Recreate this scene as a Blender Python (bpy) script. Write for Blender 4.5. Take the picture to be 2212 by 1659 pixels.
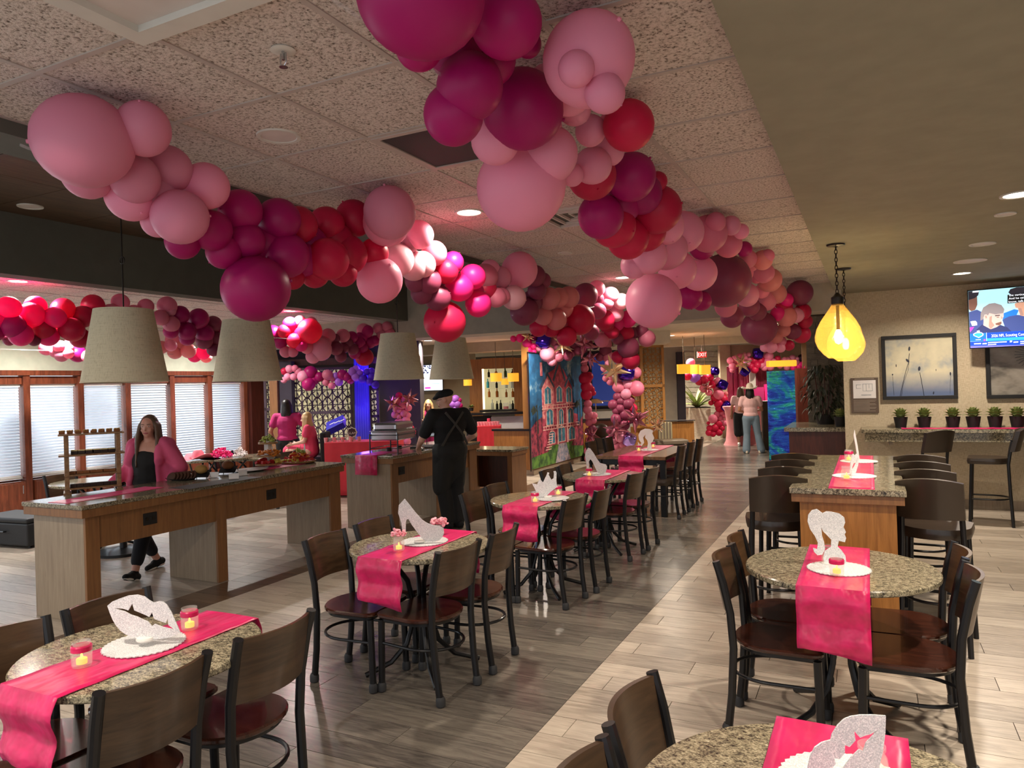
import bpy, bmesh, math, random
import numpy as np
from mathutils import Vector, Matrix, Quaternion
random.seed(7)
PI = math.pi
for o in list(bpy.data.objects): bpy.data.objects.remove(o)
SC = bpy.context.scene
C = SC.collection

# ------------------------------------------------------------------ camera
F_PX, YAW, PITCH, ROLL, CAM_H = 1565.0, math.radians(26.261), math.radians(0.148), math.radians(-1.743), 1.75
W_PX, H_PX = 2212, 1659
fwd = Vector((-math.sin(YAW)*math.cos(PITCH), math.cos(YAW)*math.cos(PITCH), math.sin(PITCH)))
_r = Vector((math.cos(YAW), math.sin(YAW), 0)); _u = _r.cross(fwd)
rgt = math.cos(ROLL)*_r + math.sin(ROLL)*_u
upv = -math.sin(ROLL)*_r + math.cos(ROLL)*_u
cd = bpy.data.cameras.new('camera'); cam = bpy.data.objects.new('camera', cd); C.objects.link(cam)
cd.sensor_width = 36; cd.lens = F_PX/W_PX*36; cd.clip_start = .05; cd.clip_end = 200
M = Matrix((rgt, upv, -fwd)).transposed().to_4x4(); M.translation = (0, 0, CAM_H); cam.matrix_world = M
SC.camera = cam
CO = Vector((0, 0, CAM_H))
def ray(x, y): return fwd + rgt*((x-W_PX/2)/F_PX) - upv*((y-H_PX/2)/F_PX)
def PD(x, y, d): return CO + ray(x, y)*d                      # pixel -> point at a depth
def PZ(x, y, z): r = ray(x, y); return CO + r*((z-CAM_H)/r.z)  # ... on a level plane
def PY(x, y, Y): r = ray(x, y); return CO + r*(Y/r.y)
def PX(x, y, X): r = ray(x, y); return CO + r*(X/r.x)
def depth(p): return (Vector(p)-CO).dot(fwd)

# ------------------------------------------------------------------ world, exposure
wd = bpy.data.worlds.new('world'); SC.world = wd; wd.use_nodes = True
bg = wd.node_tree.nodes['Background']; bg.inputs[0].default_value = (.92, .95, 1.0, 1); bg.inputs[1].default_value = .72
vs = SC.view_settings; vs.view_transform = 'Standard'; vs.look = 'None'; vs.gamma = 1; vs.exposure = 0.64; vs.use_curve_mapping = False

# ------------------------------------------------------------------ materials
def lin(h):
    if isinstance(h, str):
        h = h.lstrip('#'); c = [int(h[i:i+2], 16)/255 for i in (0, 2, 4)]
        return tuple((v/12.92 if v <= .04045 else ((v+.055)/1.055)**2.4) for v in c)
    return tuple(h[:3])
MT = {}
def new_mat(name):
    m = bpy.data.materials.new(name); m.use_nodes = True
    n = m.node_tree.nodes; b = n['Principled BSDF']; MT[name] = m
    return m, n, m.node_tree.links, b
def setb(b, col, rough, metal=0, spec=.5):
    b.inputs['Base Color'].default_value = (*lin(col), 1); b.inputs['Roughness'].default_value = rough
    b.inputs['Metallic'].default_value = metal; b.inputs['Specular IOR Level'].default_value = spec
def tc(n, l, kind='Object', scale=(1, 1, 1), rand=False, rot=(0, 0, 0)):
    t = n.new('ShaderNodeTexCoord'); mp = n.new('ShaderNodeMapping')
    mp.inputs['Scale'].default_value = scale; mp.inputs['Rotation'].default_value = rot
    l.new(t.outputs[kind], mp.inputs['Vector'])
    if rand:
        oi = n.new('ShaderNodeObjectInfo'); cx = n.new('ShaderNodeMath'); cx.operation = 'MULTIPLY'; cx.inputs[1].default_value = 37
        l.new(oi.outputs['Random'], cx.inputs[0]); cb = n.new('ShaderNodeCombineXYZ')
        for i in range(3): l.new(cx.outputs[0], cb.inputs[i])
        l.new(cb.outputs[0], mp.inputs['Location'])
    return mp.outputs[0]
def ramp(n, l, fac, stops):
    r = n.new('ShaderNodeValToRGB'); e = r.color_ramp.elements
    while len(e) < len(stops): e.new(.5)
    for q, (p, c) in zip(e, stops): q.position = p; q.color = (*lin(c), 1)
    l.new(fac, r.inputs[0]); return r.outputs[0]
def noise(n, l, vec, scale, detail=4, rough=.6, dist=0):
    t = n.new('ShaderNodeTexNoise'); t.inputs['Scale'].default_value = scale; t.inputs['Detail'].default_value = detail
    t.inputs['Roughness'].default_value = rough; t.inputs['Distortion'].default_value = dist
    l.new(vec, t.inputs['Vector']); return t.outputs['Fac']
def bump(n, l, b, h, strength=.2, dist=.01):
    k = n.new('ShaderNodeBump'); k.inputs['Strength'].default_value = strength; k.inputs['Distance'].default_value = dist
    l.new(h, k.inputs['Height']); l.new(k.outputs[0], b.inputs['Normal'])
def plain(name, col, rough=.5, metal=0, spec=.5, coat=0, sheen=0):
    m, n, l, b = new_mat(name); setb(b, col, rough, metal, spec)
    f = noise(n, l, tc(n, l), 6, 2)
    c = lin(col); lo = tuple(v*.93 for v in c); hi = tuple(min(1, v*1.06) for v in c)
    l.new(ramp(n, l, f, [(.3, lo), (.7, hi)]), b.inputs['Base Color'])
    b.inputs['Coat Weight'].default_value = coat; b.inputs['Sheen Weight'].default_value = sheen
    return m
def emit(name, col, s):
    m, n, l, b = new_mat(name); setb(b, col, .6); b.inputs['Emission Color'].default_value = (*lin(col), 1); b.inputs['Emission Strength'].default_value = s
    return m
def wood(name, dark, light, rough=.4, scale=(1, 14, 14), coat=0, rand=True, k=3.0, spec=.5):
    m, n, l, b = new_mat(name); setb(b, light, rough, spec=spec); b.inputs['Coat Weight'].default_value = coat
    v = tc(n, l, 'Object', scale, rand)
    f = noise(n, l, v, k, 6, .65, .6)
    l.new(ramp(n, l, f, [(.32, dark), (.68, light)]), b.inputs['Base Color'])
    bump(n, l, b, f, .06, .004)
    return m
def plank_mat(name, dark, mid, light, rough):
    m, n, l, b = new_mat(name); setb(b, mid, rough)
    v = tc(n, l, 'Object', (1.2, 11, 11), True)
    f = noise(n, l, v, 2.6, 7, .66, 1.2)
    oi = n.new('ShaderNodeObjectInfo'); gi = n.new('ShaderNodeNewGeometry')
    ad = n.new('ShaderNodeMath'); ad.operation = 'ADD'; l.new(oi.outputs['Random'], ad.inputs[0]); l.new(gi.outputs['Random Per Island'], ad.inputs[1])
    fr = n.new('ShaderNodeMath'); fr.operation = 'FRACT'; l.new(ad.outputs[0], fr.inputs[0])
    mr = n.new('ShaderNodeMapRange'); l.new(fr.outputs[0], mr.inputs['Value']); mr.inputs['To Min'].default_value = -.13; mr.inputs['To Max'].default_value = .13
    a2 = n.new('ShaderNodeMath'); a2.operation = 'ADD'; l.new(f, a2.inputs[0]); l.new(mr.outputs[0], a2.inputs[1])
    l.new(ramp(n, l, a2.outputs[0], [(.28, dark), (.5, mid), (.74, light)]), b.inputs['Base Color'])
    bump(n, l, b, f, .08, .003)
    return m
plank_mat('plank_dark', '#4b4642', '#67615a', '#7f786e', .24)
plank_mat('plank_light', '#8b8073', '#aca092', '#c4b9aa', .3)
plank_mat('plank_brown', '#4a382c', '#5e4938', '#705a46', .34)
plain('grout_dark', '#4f463d', .9); plain('grout_pale', '#9a948a', .9)

def granite():
    m, n, l, b = new_mat('granite'); setb(b, '#9a8c6e', .14); v = tc(n, l, 'Object', (1, 1.7, 1), True)
    f = noise(n, l, v, 42, 8, .78, .5); g = noise(n, l, v, 150, 3, .6)
    mx = n.new('ShaderNodeMath'); mx.operation = 'MULTIPLY_ADD'; l.new(g, mx.inputs[0]); mx.inputs[1].default_value = .55; l.new(f, mx.inputs[2])
    l.new(ramp(n, l, mx.outputs[0], [(.63, '#24221f'), (.71, '#585246'), (.79, '#8a816a'), (.89, '#aea48a'), (.99, '#cbc4ae')]), b.inputs['Base Color'])
granite()
def ceil_tile():
    m, n, l, b = new_mat('ceiling_tile'); setb(b, '#b9aca0', .95, spec=.1); v = tc(n, l, 'Object', (1, 1, 1), True)
    f = noise(n, l, v, 80, 3, .6, .3); g = noise(n, l, v, 3, 3)
    c = ramp(n, l, f, [(.33, '#6b6058'), (.42, '#b8ada3'), (.56, '#d8cec6')])
    l.new(c, b.inputs['Base Color']); bump(n, l, b, f, .8, .01)
ceil_tile()
plain('tee_bar', '#b6aca4', .5)
plain('paint_olive', '#8f8b78', .82); plain('paint_dark', '#5b5c54', .85); plain('paint_cream', '#d9cfb8', .85); plain('paint_mint', '#ccd3bd', .85)
plain('paint_grey', '#a9a294', .85); plain('paint_tan', '#a5967b', .85)
def wallpaper():
    m, n, l, b = new_mat('wallpaper'); setb(b, '#b8a88c', .85, spec=.2); v = tc(n, l, 'Object', (6, 6, 90)); w = tc(n, l, 'Object', (90, 6, 6))
    f = noise(n, l, v, 3, 4); g = noise(n, l, w, 3, 4)
    a = n.new('ShaderNodeMath'); a.operation = 'ADD'; l.new(f, a.inputs[0]); l.new(g, a.inputs[1])
    l.new(ramp(n, l, a.outputs[0], [(.6, '#a3937a'), (1.0, '#bdae93'), (1.0, '#cdbfa5')]), b.inputs['Base Color']); bump(n, l, b, a.outputs[0], .2, .003)
wallpaper()
wood('cherry', '#5a2c1c', '#8a4a30', .35, (1, 9, 1), k=2.5)
wood('cherry_dark', '#3a1710', '#54241a', .4, (9, 9, 1))
wood('oak', '#8a5a2a', '#b27a3e', .38, (16, 16, 1), k=2.5)
wood('oak_front', '#7a5434', '#96693f', .4, (14, 14, 1), k=2.5)
wood('laminate', '#8d7c68', '#a4937c', .42, (20, 20, 1.2), k=2.2)
wood('ceiling_wood', '#3c2d20', '#5c4733', .5, (9, 1, 9), rand=False)
wood('seat_wood', '#28130d', '#472317', .2, (9, 1.2, 9), coat=.25)
wood('back_wood', '#2e2014', '#4f3a28', .3, (1, 1.2, 9), coat=.15)
wood('table_wood', '#5a3a22', '#7c5634', .25, (9, 1.2, 9), coat=.2)
wood('rack_wood', '#6b4a2e', '#93704a', .5, (9, 1, 9)); wood('board_wood', '#8a6238', '#b58a55', .5, (9, 1, 9))
plain('black_metal', '#17171a', .34, .3, coat=.1); plain('black_matte', '#141416', .6); plain('foot_grey', '#28292c', .6)
plain('leather', '#33281f', .36, coat=.2); plain('leather_tan', '#6d6152', .5)
plain('linen_stripe', '#a39878', .8)
plain('white_plastic', '#e4e2dc', .4); plain('white_ceramic', '#e8e8ea', .15); plain('white_trim', '#cfcdc4', .5); plain('steel', '#b9bcc0', .22, 1); plain('chrome', '#d0d0d0', .12, 1)
plain('rope', '#1d1a18', .6); plain('cable', '#5b4a38', .5); plain('bronze', '#2e2823', .4, .6)
def satin():
    m, n, l, b = new_mat('satin'); setb(b, '#d3175e', .33, spec=.6); b.inputs['Sheen Weight'].default_value = .35; b.inputs['Sheen Tint'].default_value = (*lin('#ff6aa8'), 1)
    v = tc(n, l, 'Object', (5, 2, 5), True); f = noise(n, l, v, 3, 2); l.new(ramp(n, l, f, [(.3, '#b80f4c'), (.7, '#dc1c66')]), b.inputs['Base Color']); bump(n, l, b, f, .35, .02)
satin()
def glitter(name, c0, c1, metal=.35):
    m, n, l, b = new_mat(name); setb(b, c1, .4, metal); v = tc(n, l, 'Object')
    vo = n.new('ShaderNodeTexVoronoi'); vo.inputs['Scale'].default_value = 420; l.new(v, vo.inputs['Vector'])
    sp = n.new('ShaderNodeSeparateColor'); l.new(vo.outputs['Color'], sp.inputs[0])
    l.new(ramp(n, l, sp.outputs[0], [(.0, c0), (.78, c1), (.9, '#ffffff')]), b.inputs['Base Color'])
    mr = n.new('ShaderNodeMapRange'); l.new(sp.outputs[1], mr.inputs['Value']); mr.inputs['To Min'].default_value = .12; mr.inputs['To Max'].default_value = .7; l.new(mr.outputs[0], b.inputs['Roughness'])
    nm = n.new('ShaderNodeMixRGB') if False else None
    bump(n, l, b, sp.outputs[2], .9, .004)
glitter('glitter', '#c4c8cc', '#eceef0', .0); plain('card_white', '#e6e3e2', .7)
def shade_fabric():
    m, n, l, b = new_mat('shade_fabric'); setb(b, '#a39a82', .85, spec=.1); v = tc(n, l, 'Object', (40, 40, 1.5)); w = tc(n, l, 'Object', (2, 2, 60))
    f = noise(n, l, v, 4, 3); g = noise(n, l, w, 4, 3); a = n.new('ShaderNodeMath'); a.operation = 'ADD'; l.new(f, a.inputs[0]); l.new(g, a.inputs[1])
    l.new(ramp(n, l, a.outputs[0], [(.7, '#b3a98e'), (1.0, '#d2c9ae')]), b.inputs['Base Color'])
shade_fabric()
def balloon_mat(name, col, tr=.28, rough=.42):
    m, n, l, b = new_mat(name); setb(b, col, rough, spec=.35)
    oi = n.new('ShaderNodeObjectInfo'); c = lin(col)
    cc = ramp(n, l, oi.outputs['Random'], [(0, tuple(v*.86 for v in c)), (1, tuple(min(1, v*1.1) for v in c))]); l.new(cc, b.inputs['Base Color'])
    t = n.new('ShaderNodeBsdfTranslucent'); l.new(cc, t.inputs['Color']); mx = n.new('ShaderNodeMixShader'); mx.inputs[0].default_value = tr
    out = n['Material Output']; l.new(b.outputs[0], mx.inputs[1]); l.new(t.outputs[0], mx.inputs[2]); l.new(mx.outputs[0], out.inputs['Surface'])
BAL = dict(L='#f59fbd', W='#f8bcca', P='#e5809d', M='#b8176f', R='#d2204f', H='#ff2a8c', D='#96415f', S='#e58a8e', V='#5b2bd0', A='#b06cd8', K='#3a2036')
for k, c in BAL.items(): balloon_mat('balloon_'+k, c)
plain('foil_violet', '#3a1fa0', .12, .9); plain('foil_mauve', '#b06a80', .14, .9); plain('foil_gold', '#e6c3a0', .14, .9); plain('foil_lilac', '#a68be0', .14, .9); plain('foil_rose', '#c07a7e', .15, .9)
def holo():
    m, n, l, b = new_mat('holographic'); setb(b, '#2a6ad0', .2, .55); v = tc(n, l, 'Object', (1.3, 1.3, 2.2)); f = noise(n, l, v, .9, 4, .6, 1.6)
    l.new(ramp(n, l, f, [(.28, '#18206e'), (.40, '#2438c0'), (.48, '#2a66d8'), (.54, '#2a98c4'), (.585, '#3fc49a'), (.61, '#2f86d0'), (.68, '#5a48b8'), (.8, '#2a4ad0')]), b.inputs['Base Color']); w = tc(n, l, 'Object', (1.5, 1.5, 6)); bump(n, l, b, noise(n, l, w, 3, 5, .7, 1.5), 1.0, .06)
holo()
def glass(name, col, rough=.02, alpha=.25, ior=1.3):
    m, n, l, b = new_mat(name); setb(b, col, rough); b.inputs['Transmission Weight'].default_value = 0; b.inputs['Alpha'].default_value = alpha; b.inputs['IOR'].default_value = ior
glass('clear_glass', '#dfe6e6', .03, .16); glass('amber_glass', '#cfae5a', .12, .3)
def fibre():
    m, n, l, b = new_mat('foil_fringe'); setb(b, '#c03a68', .22, .6); v = tc(n, l, 'Object', (60, 60, .5)); f = noise(n, l, v, 3, 4, .7); l.new(ramp(n, l, f, [(.35, '#7a1636'), (.55, '#c8466e'), (.7, '#f3c3cf')]), b.inputs['Base Color'])
fibre()
def stone(name, a, bcol, sc):
    m, n, l, b = new_mat(name); setb(b, bcol, .85); v = tc(n, l, 'Object', (1, 1, 3), True); f = noise(n, l, v, sc, 6, .7); l.new(ramp(n, l, f, [(.3, a), (.7, bcol)]), b.inputs['Base Color']); bump(n, l, b, f, .6, .02)
stone('split_stone', '#5c564c', '#857d6f', 5); stone('white_stone', '#b8b09c', '#d9d3c0', 6); stone('marble', '#c9ccd2', '#e4e6ea', 1.5)
plain('leaf_dark', '#2c3526', .45); plain('leaf_green', '#4f7a35', .45); plain('succulent', '#7d8a4d', .6); plain('soil', '#2b221b', .95)
plain('skin_light', '#c99482', .5); plain('skin_tan', '#a8765c', .5); plain('skin_pale', '#d6a48e', .5)
plain('hair_brown', '#5f4a3a', .45); plain('hair_black', '#17110f', .4); plain('hair_blonde', '#c0a06c', .45)
plain('cloth_pink', '#d4577f', .85); plain('cloth_navy', '#14161f', .85); plain('cloth_black', '#121214', .85); plain('apron_black', '#1d1d1c', .8); plain('cloth_magenta', '#a3195f', .8); plain('cloth_rose', '#e0446a', .8); plain('cloth_blush', '#dcb3b3', .85); plain('denim', '#6f8291', .85); plain('strap_grey', '#3a3835', .6); plain('hat_white', '#e6dccb', .8)
plain('cotton_pink', '#e89aa0', .8); plain('cloth_red', '#d6303f', .7); plain('brownie', '#2a1710', .7); plain('cookie', '#7a4a24', .8); plain('crumble', '#a07a40', .85); plain('cream_top', '#d9c58c', .7); plain('choc', '#4a2a1a', .6)
plain('grape', '#a8b352', .35); plain('grape_red', '#6b2a2a', .35); plain('melon_orange', '#d9822e', .5); plain('melon_red', '#c02a2a', .4); plain('pineapple', '#e0d060', .5)
plain('hat_pink', '#f07f92', .7); plain('petal_pink', '#e8207a', .6); plain('petal_white', '#ece2e0', .6); plain('petal_soft', '#f0a6b4', .6)
plain('cardboard', '#8a6a4a', .85); plain('blue_box', '#1f1fb8', .5); plain('navy_cloth', '#141a2c', .9)
emit('lamp_on', '#fff0d8', 9); emit('lamp_soft', '#fff4e4', 6); plain('lamp_off', '#cfc7c2', .5); emit('candle_flame', '#ffc23a', 4); emit('candle_wax', '#ffb84a', .9)
emit('shade_glow', '#f0a02c', .75); emit('bulb_glow', '#ffdf9a', 14); emit('exit_red', '#d81e18', .9); emit('exit_white', '#ffd8d0', 1.2); emit('cove_green', '#d9f0c0', 1.6); emit('bar_glow', '#ffe9b8', 2.2); emit('bar_back', '#d8cfa0', .3)

# ------------------------------------------------------------------ mesh helpers
class MB:
    def __init__(s): s.v = []; s.f = []
    def add(s, vs, fs):
        o = len(s.v); s.v += [tuple(v) for v in vs]; s.f += [tuple(i+o for i in f) for f in fs]; return s
    def box(s, lo, hi, mat=None):
        x0, y0, z0 = lo; x1, y1, z1 = hi
        v = [Vector(p) for p in ((x0, y0, z0), (x1, y0, z0), (x1, y1, z0), (x0, y1, z0), (x0, y0, z1), (x1, y0, z1), (x1, y1, z1), (x0, y1, z1))]
        if mat: v = [mat @ p for p in v]
        return s.add(v, [(0, 3, 2, 1), (4, 5, 6, 7), (0, 1, 5, 4), (1, 2, 6, 5), (2, 3, 7, 6), (3, 0, 4, 7)])
    def cbox(s, c, size, rz=0, rot=None):
        m = Matrix.Translation(c) @ (rot.to_4x4() if rot else Matrix.Rotation(rz, 4, 'Z')); h = [v/2 for v in size]
        return s.box((-h[0], -h[1], -h[2]), tuple(h), m)
    def tube(s, pts, r, n=8, cap=True, closed=False, sx=1.0):
        pts = [Vector(p) for p in pts]; m = len(pts); rs = r if isinstance(r, (list, tuple)) else [r]*m
        base = len(s.v); prev = None
        for i, p in enumerate(pts):
            a = pts[i-1] if (i or closed) else p; b = pts[(i+1) % m] if (i < m-1 or closed) else p
            t = (b-a).normalized()
            if prev is None:
                ref = Vector((0, 0, 1)) if abs(t.z) < .9 else Vector((1, 0, 0)); u = t.cross(ref).normalized()
            else: u = (prev - t*prev.dot(t)).normalized()
            w = t.cross(u); prev = u
            for k in range(n):
                a2 = 2*PI*k/n; s.v.append(tuple(p + (u*math.cos(a2)*sx + w*math.sin(a2))*rs[i]))
        for i in range(m if closed else m-1):
            j = (i+1) % m
            for k in range(n): k2 = (k+1) % n; s.f.append((base+i*n+k, base+i*n+k2, base+j*n+k2, base+j*n+k))
        if cap and not closed:
            s.f.append(tuple(base+k for k in range(n))[::-1]); s.f.append(tuple(base+(m-1)*n+k for k in range(n)))
        return s
    def lathe(s, prof, n=24, c=(0, 0, 0), cap=True, sx=1, sy=1):
        base = len(s.v); c = Vector(c)
        for r, z in prof:
            for k in range(n): a = 2*PI*k/n; s.v.append((c.x+r*math.cos(a)*sx, c.y+r*math.sin(a)*sy, c.z+z))
        for i in range(len(prof)-1):
            for k in range(n): k2 = (k+1) % n; s.f.append((base+i*n+k, base+i*n+k2, base+(i+1)*n+k2, base+(i+1)*n+k))
        if cap:
            s.f.append(tuple(base+k for k in range(n))[::-1]); q = base+(len(prof)-1)*n; s.f.append(tuple(q+k for k in range(n)))
        return s
    def ell(s, c, r, rot=None, n=14, m=9):
        c = Vector(c); R = rot if rot else Matrix.Identity(3); r = (r, r, r) if not isinstance(r, (tuple, list)) else r
        vs = [c+R@Vector((0, 0, -r[2]))]
        for i in range(1, m):
            ph = -PI/2+PI*i/m
            for k in range(n): a = 2*PI*k/n; vs.append(c+R@Vector((math.cos(ph)*math.cos(a)*r[0], math.cos(ph)*math.sin(a)*r[1], math.sin(ph)*r[2])))
        vs.append(c+R@Vector((0, 0, r[2]))); fs = []
        for k in range(n): fs.append((0, 1+(k+1) % n, 1+k)); fs.append((len(vs)-1, 1+(m-2)*n+k, 1+(m-2)*n+(k+1) % n))
        for i in range(m-2):
            for k in range(n): k2 = (k+1) % n; fs.append((1+i*n+k, 1+i*n+k2, 1+(i+1)*n+k2, 1+(i+1)*n+k))
        return s.add(vs, fs)
    def cap(s, p0, r0, p1, r1, n=12):      # tapered capsule
        p0 = Vector(p0); p1 = Vector(p1); d = p1-p0; L = d.length
        if L < 1e-5: return s.ell(p0, r0)
        t = d/L; pts = []; rs = []
        for a in (-85, -60, -30, 0): pts.append(p0+t*math.sin(math.radians(a))*r0); rs.append(max(.0008, math.cos(math.radians(a))*r0))
        for a in (0, 30, 60, 85): pts.append(p1+t*math.sin(math.radians(a))*r1); rs.append(max(.0008, math.cos(math.radians(a))*r1))
        return s.tube(pts, rs, n)
    def poly(s, pts, fr, t=.003, off=0):    # 2d outline on a frame (origin, ux, uy), thickness t towards ux x uy
        o, ux, uy = fr; nn = ux.cross(uy).normalized()
        a = [o+ux*p[0]+uy*p[1]+nn*off for p in pts]; k = len(a)
        bm = bmesh.new(); v0 = [bm.verts.new(p) for p in a]; v1 = [bm.verts.new(p+nn*t) for p in a]
        bm.faces.new(v0[::-1]); bm.faces.new(v1)
        for i in range(k): bm.faces.new((v0[i], v0[(i+1) % k], v1[(i+1) % k], v1[i]))
        bm.normal_update(); bmesh.ops.triangulate(bm, faces=[f for f in bm.faces if len(f.verts) > 4], ngon_method='EAR_CLIP')
        bm.verts.index_update(); s.add([v.co for v in bm.verts], [[v.index for v in f.verts] for f in bm.faces]); bm.free(); return s
    def mesh(s, name, smooth=35):
        me = bpy.data.meshes.new(name); me.from_pydata(s.v, [], s.f); me.update()
        if smooth:
            me.polygons.foreach_set('use_smooth', [True]*len(me.polygons)); me.set_sharp_from_angle(angle=math.radians(smooth))
        return me
    def build(s, name, mat, parent=None, smooth=35, bevel=0, loc=None):
        return mk(name, s.mesh(name, smooth), mat, parent, bevel, loc)
def mk(name, me, mat, parent=None, bevel=0, loc=None, slot='DATA'):
    o = bpy.data.objects.new(name, me); C.objects.link(o)
    m = MT[mat] if isinstance(mat, str) else mat
    if slot == 'OBJECT':
        if not me.materials: me.materials.append(None)
        o.material_slots[0].link = 'OBJECT'; o.material_slots[0].material = m
    elif not me.materials: me.materials.append(m)
    if parent: o.parent = parent
    if loc is not None: o.location = loc
    if bevel:
        b = o.modifiers.new('bevel', 'BEVEL'); b.width = bevel; b.segments = 2; b.limit_method = 'ANGLE'; b.angle_limit = math.radians(40); b.harden_normals = False
    return o
def tag(o, label=None, cat=None, group=None, kind=None):
    if label: o['label'] = label
    if cat: o['category'] = cat
    if group: o['group'] = group
    if kind: o['kind'] = kind
    return o
def thing(name, label, cat, loc=(0, 0, 0), rz=0, group=None):
    o = bpy.data.objects.new(name, None); C.objects.link(o); o.empty_display_size = .1; o.location = loc; o.rotation_euler = (0, 0, rz)
    return tag(o, label, cat, group)
def copy_thing(root, loc, rz, label=None, group=None):
    def cp(o, par):
        c = o.copy(); C.objects.link(c); c.parent = par
        for ch in list(o.children): cp(ch, c)
        return c
    kids = list(root.children); r = root.copy(); C.objects.link(r); r.location = loc; r.rotation_euler = (0, 0, rz)
    for ch in kids: cp(ch, r)
    if label: r['label'] = label
    if group: r['group'] = group
    return r
def struct(o): o['kind'] = 'structure'; return o
def text_mesh(txt, size, mat, name='lettering', fr=None, parent=None, align='LEFT', th=.001, sx=1.0):
    cu = bpy.data.curves.new('t', 'FONT'); cu.body = txt; cu.size = size; cu.align_x = align; cu.extrude = th/2; cu.resolution_u = 2
    to = bpy.data.objects.new('t', cu); C.objects.link(to); dg = bpy.context.evaluated_depsgraph_get()
    me = bpy.data.meshes.new_from_object(to.evaluated_get(dg)); bpy.data.objects.remove(to); bpy.data.curves.remove(cu)
    o, ux, uy = fr; nn = ux.cross(uy).normalized()
    for v in me.vertices: v.co = o+ux*(v.co.x*sx)+uy*v.co.y+nn*v.co.z
    me.materials.clear(); return mk(name, me, mat, parent)

# ------------------------------------------------------------------ lamps: those of the place and a few added
def area(name, loc, power, size=.16, col=(1, .86, .7), rot=(0, 0, 0), spread=150, parent=None):
    ld = bpy.data.lights.new(name, 'AREA'); ld.shape = 'DISK'; ld.size = size; ld.energy = power; ld.color = col; ld.spread = math.radians(spread)
    o = bpy.data.objects.new(name, ld); C.objects.link(o); o.location = loc; o.rotation_euler = rot
    if parent: o.parent = parent
    return o
def point(name, loc, power, col, r=.04, parent=None):
    ld = bpy.data.lights.new(name, 'POINT'); ld.energy = power; ld.color = col; ld.shadow_soft_size = r
    o = bpy.data.objects.new(name, ld); C.objects.link(o); o.location = loc
    if parent: o.parent = parent
    return o

# ================================================================== FLOOR
floor = struct(MB().box((-16, -2.5, -.08), (6, 32, -.006)).build('floor', 'grout_dark', smooth=0))
pale = MB().box((-3.94, -2.5, -.0055), (-1.55, 32, -.0035)).build('grout_bed', 'grout_pale', floor, smooth=0)
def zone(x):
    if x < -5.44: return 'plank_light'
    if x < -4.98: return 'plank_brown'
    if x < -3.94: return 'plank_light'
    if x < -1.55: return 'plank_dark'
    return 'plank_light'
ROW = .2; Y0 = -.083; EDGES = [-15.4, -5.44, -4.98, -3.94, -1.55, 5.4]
cells = []
for r in range(-8, 125):
    y0 = Y0+r*ROW; jo = {0: -1.42, 1: -.608, 2: -1.017}[(r-20) % 3]
    if y0 > 24: break
    for zi in range(len(EDGES)-1):
        a, b = EDGES[zi], EDGES[zi+1]; st = jo if zi == 4 else jo - .37
        if zi == 1: xs = [a, b]
        else:
            k = math.ceil((a-st)/1.2+1e-6); xs = [a]
            while st+k*1.2 < b-.02: xs.append(st+k*1.2); k += 1
            xs.append(b)
            if len(xs) > 2 and xs[1]-xs[0] < .03: xs.pop(1)
        for x0, x1 in zip(xs, xs[1:]): cells.append((x0, x1, y0, zone((x0+x1)/2)))
def inview(p):
    v = Vector(p)-CO; d = v.dot(fwd)
    if d < .4: return None
    x = W_PX/2+F_PX*v.dot(rgt)/d; y = H_PX/2-F_PX*v.dot(upv)/d
    return (x, y, d) if -80 < x < W_PX+80 and -80 < y < H_PX+120 else None
big = []; rest = {}
for c in cells:
    q = inview(((c[0]+c[1])/2, c[2]+.1, 0)) or inview((c[0], c[2]+.1, 0)) or inview((c[1], c[2]+.1, 0))
    (big.append((q[2]**2/(c[1]-c[0]+.01), c)) if q else rest.setdefault(c[3], []).append(c))
big.sort(key=lambda t: t[0])
for _, c in big[300:]: rest.setdefault(c[3], []).append(c)
PLM = {}
def plank_mesh(w):
    k = round(w, 3)
    if k not in PLM: PLM[k] = MB().box((-w/2+.002, -ROW/2+.002, -.006), (w/2-.002, ROW/2-.002, 0)).mesh('plank', 0)
    return PLM[k]
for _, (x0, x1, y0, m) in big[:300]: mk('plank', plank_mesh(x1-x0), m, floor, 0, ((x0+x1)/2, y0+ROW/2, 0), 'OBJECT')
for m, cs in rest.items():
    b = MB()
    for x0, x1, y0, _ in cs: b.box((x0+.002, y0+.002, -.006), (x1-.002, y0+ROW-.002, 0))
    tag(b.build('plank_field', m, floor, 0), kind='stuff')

# ================================================================== CEILINGS
ZC, ZG, ZB, ZW = 2.99, 2.88, 2.926, 3.5
def tiled(name, xs, ys, skip=()):
    root = struct(MB().box((xs[0], ys[0], ZC+.02), (xs[-1], ys[-1], ZC+.06)).build(name, 'paint_dark', smooth=0))
    bars = MB()
    for x in xs: bars.box((x-.012, ys[0], ZC-.001), (x+.012, ys[-1], ZC+.03))
    for y in ys: bars.box((xs[0], y-.012, ZC-.0015), (xs[-1], y+.012, ZC+.03))
    bars.build('tee_grid', 'tee_bar', root, 0)
    meshes = {}
    for i in range(len(xs)-1):
        for j in range(len(ys)-1):
            if (i, j) in skip: continue
            w, h = xs[i+1]-xs[i]-.022, ys[j+1]-ys[j]-.022; k = (round(w, 3), round(h, 3))
            if k not in meshes: meshes[k] = MB().box((-w/2, -h/2, .0), (w/2, h/2, .02)).mesh('ceiling_tile', 0)
            mk('ceiling_tile', meshes[k], 'ceiling_tile', root, 0, ((xs[i]+xs[i+1])/2, (ys[j]+ys[j+1])/2, ZC+.004))
    return root
T = .61
XS = [-3.37]+[-.965-T*k for k in range(3, -1, -1)]+[-.39]
YS = [-1.98+.61*k for k in range(0, 21)]+[10.42]      # tile rows
XS = [x for x in XS]
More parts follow.
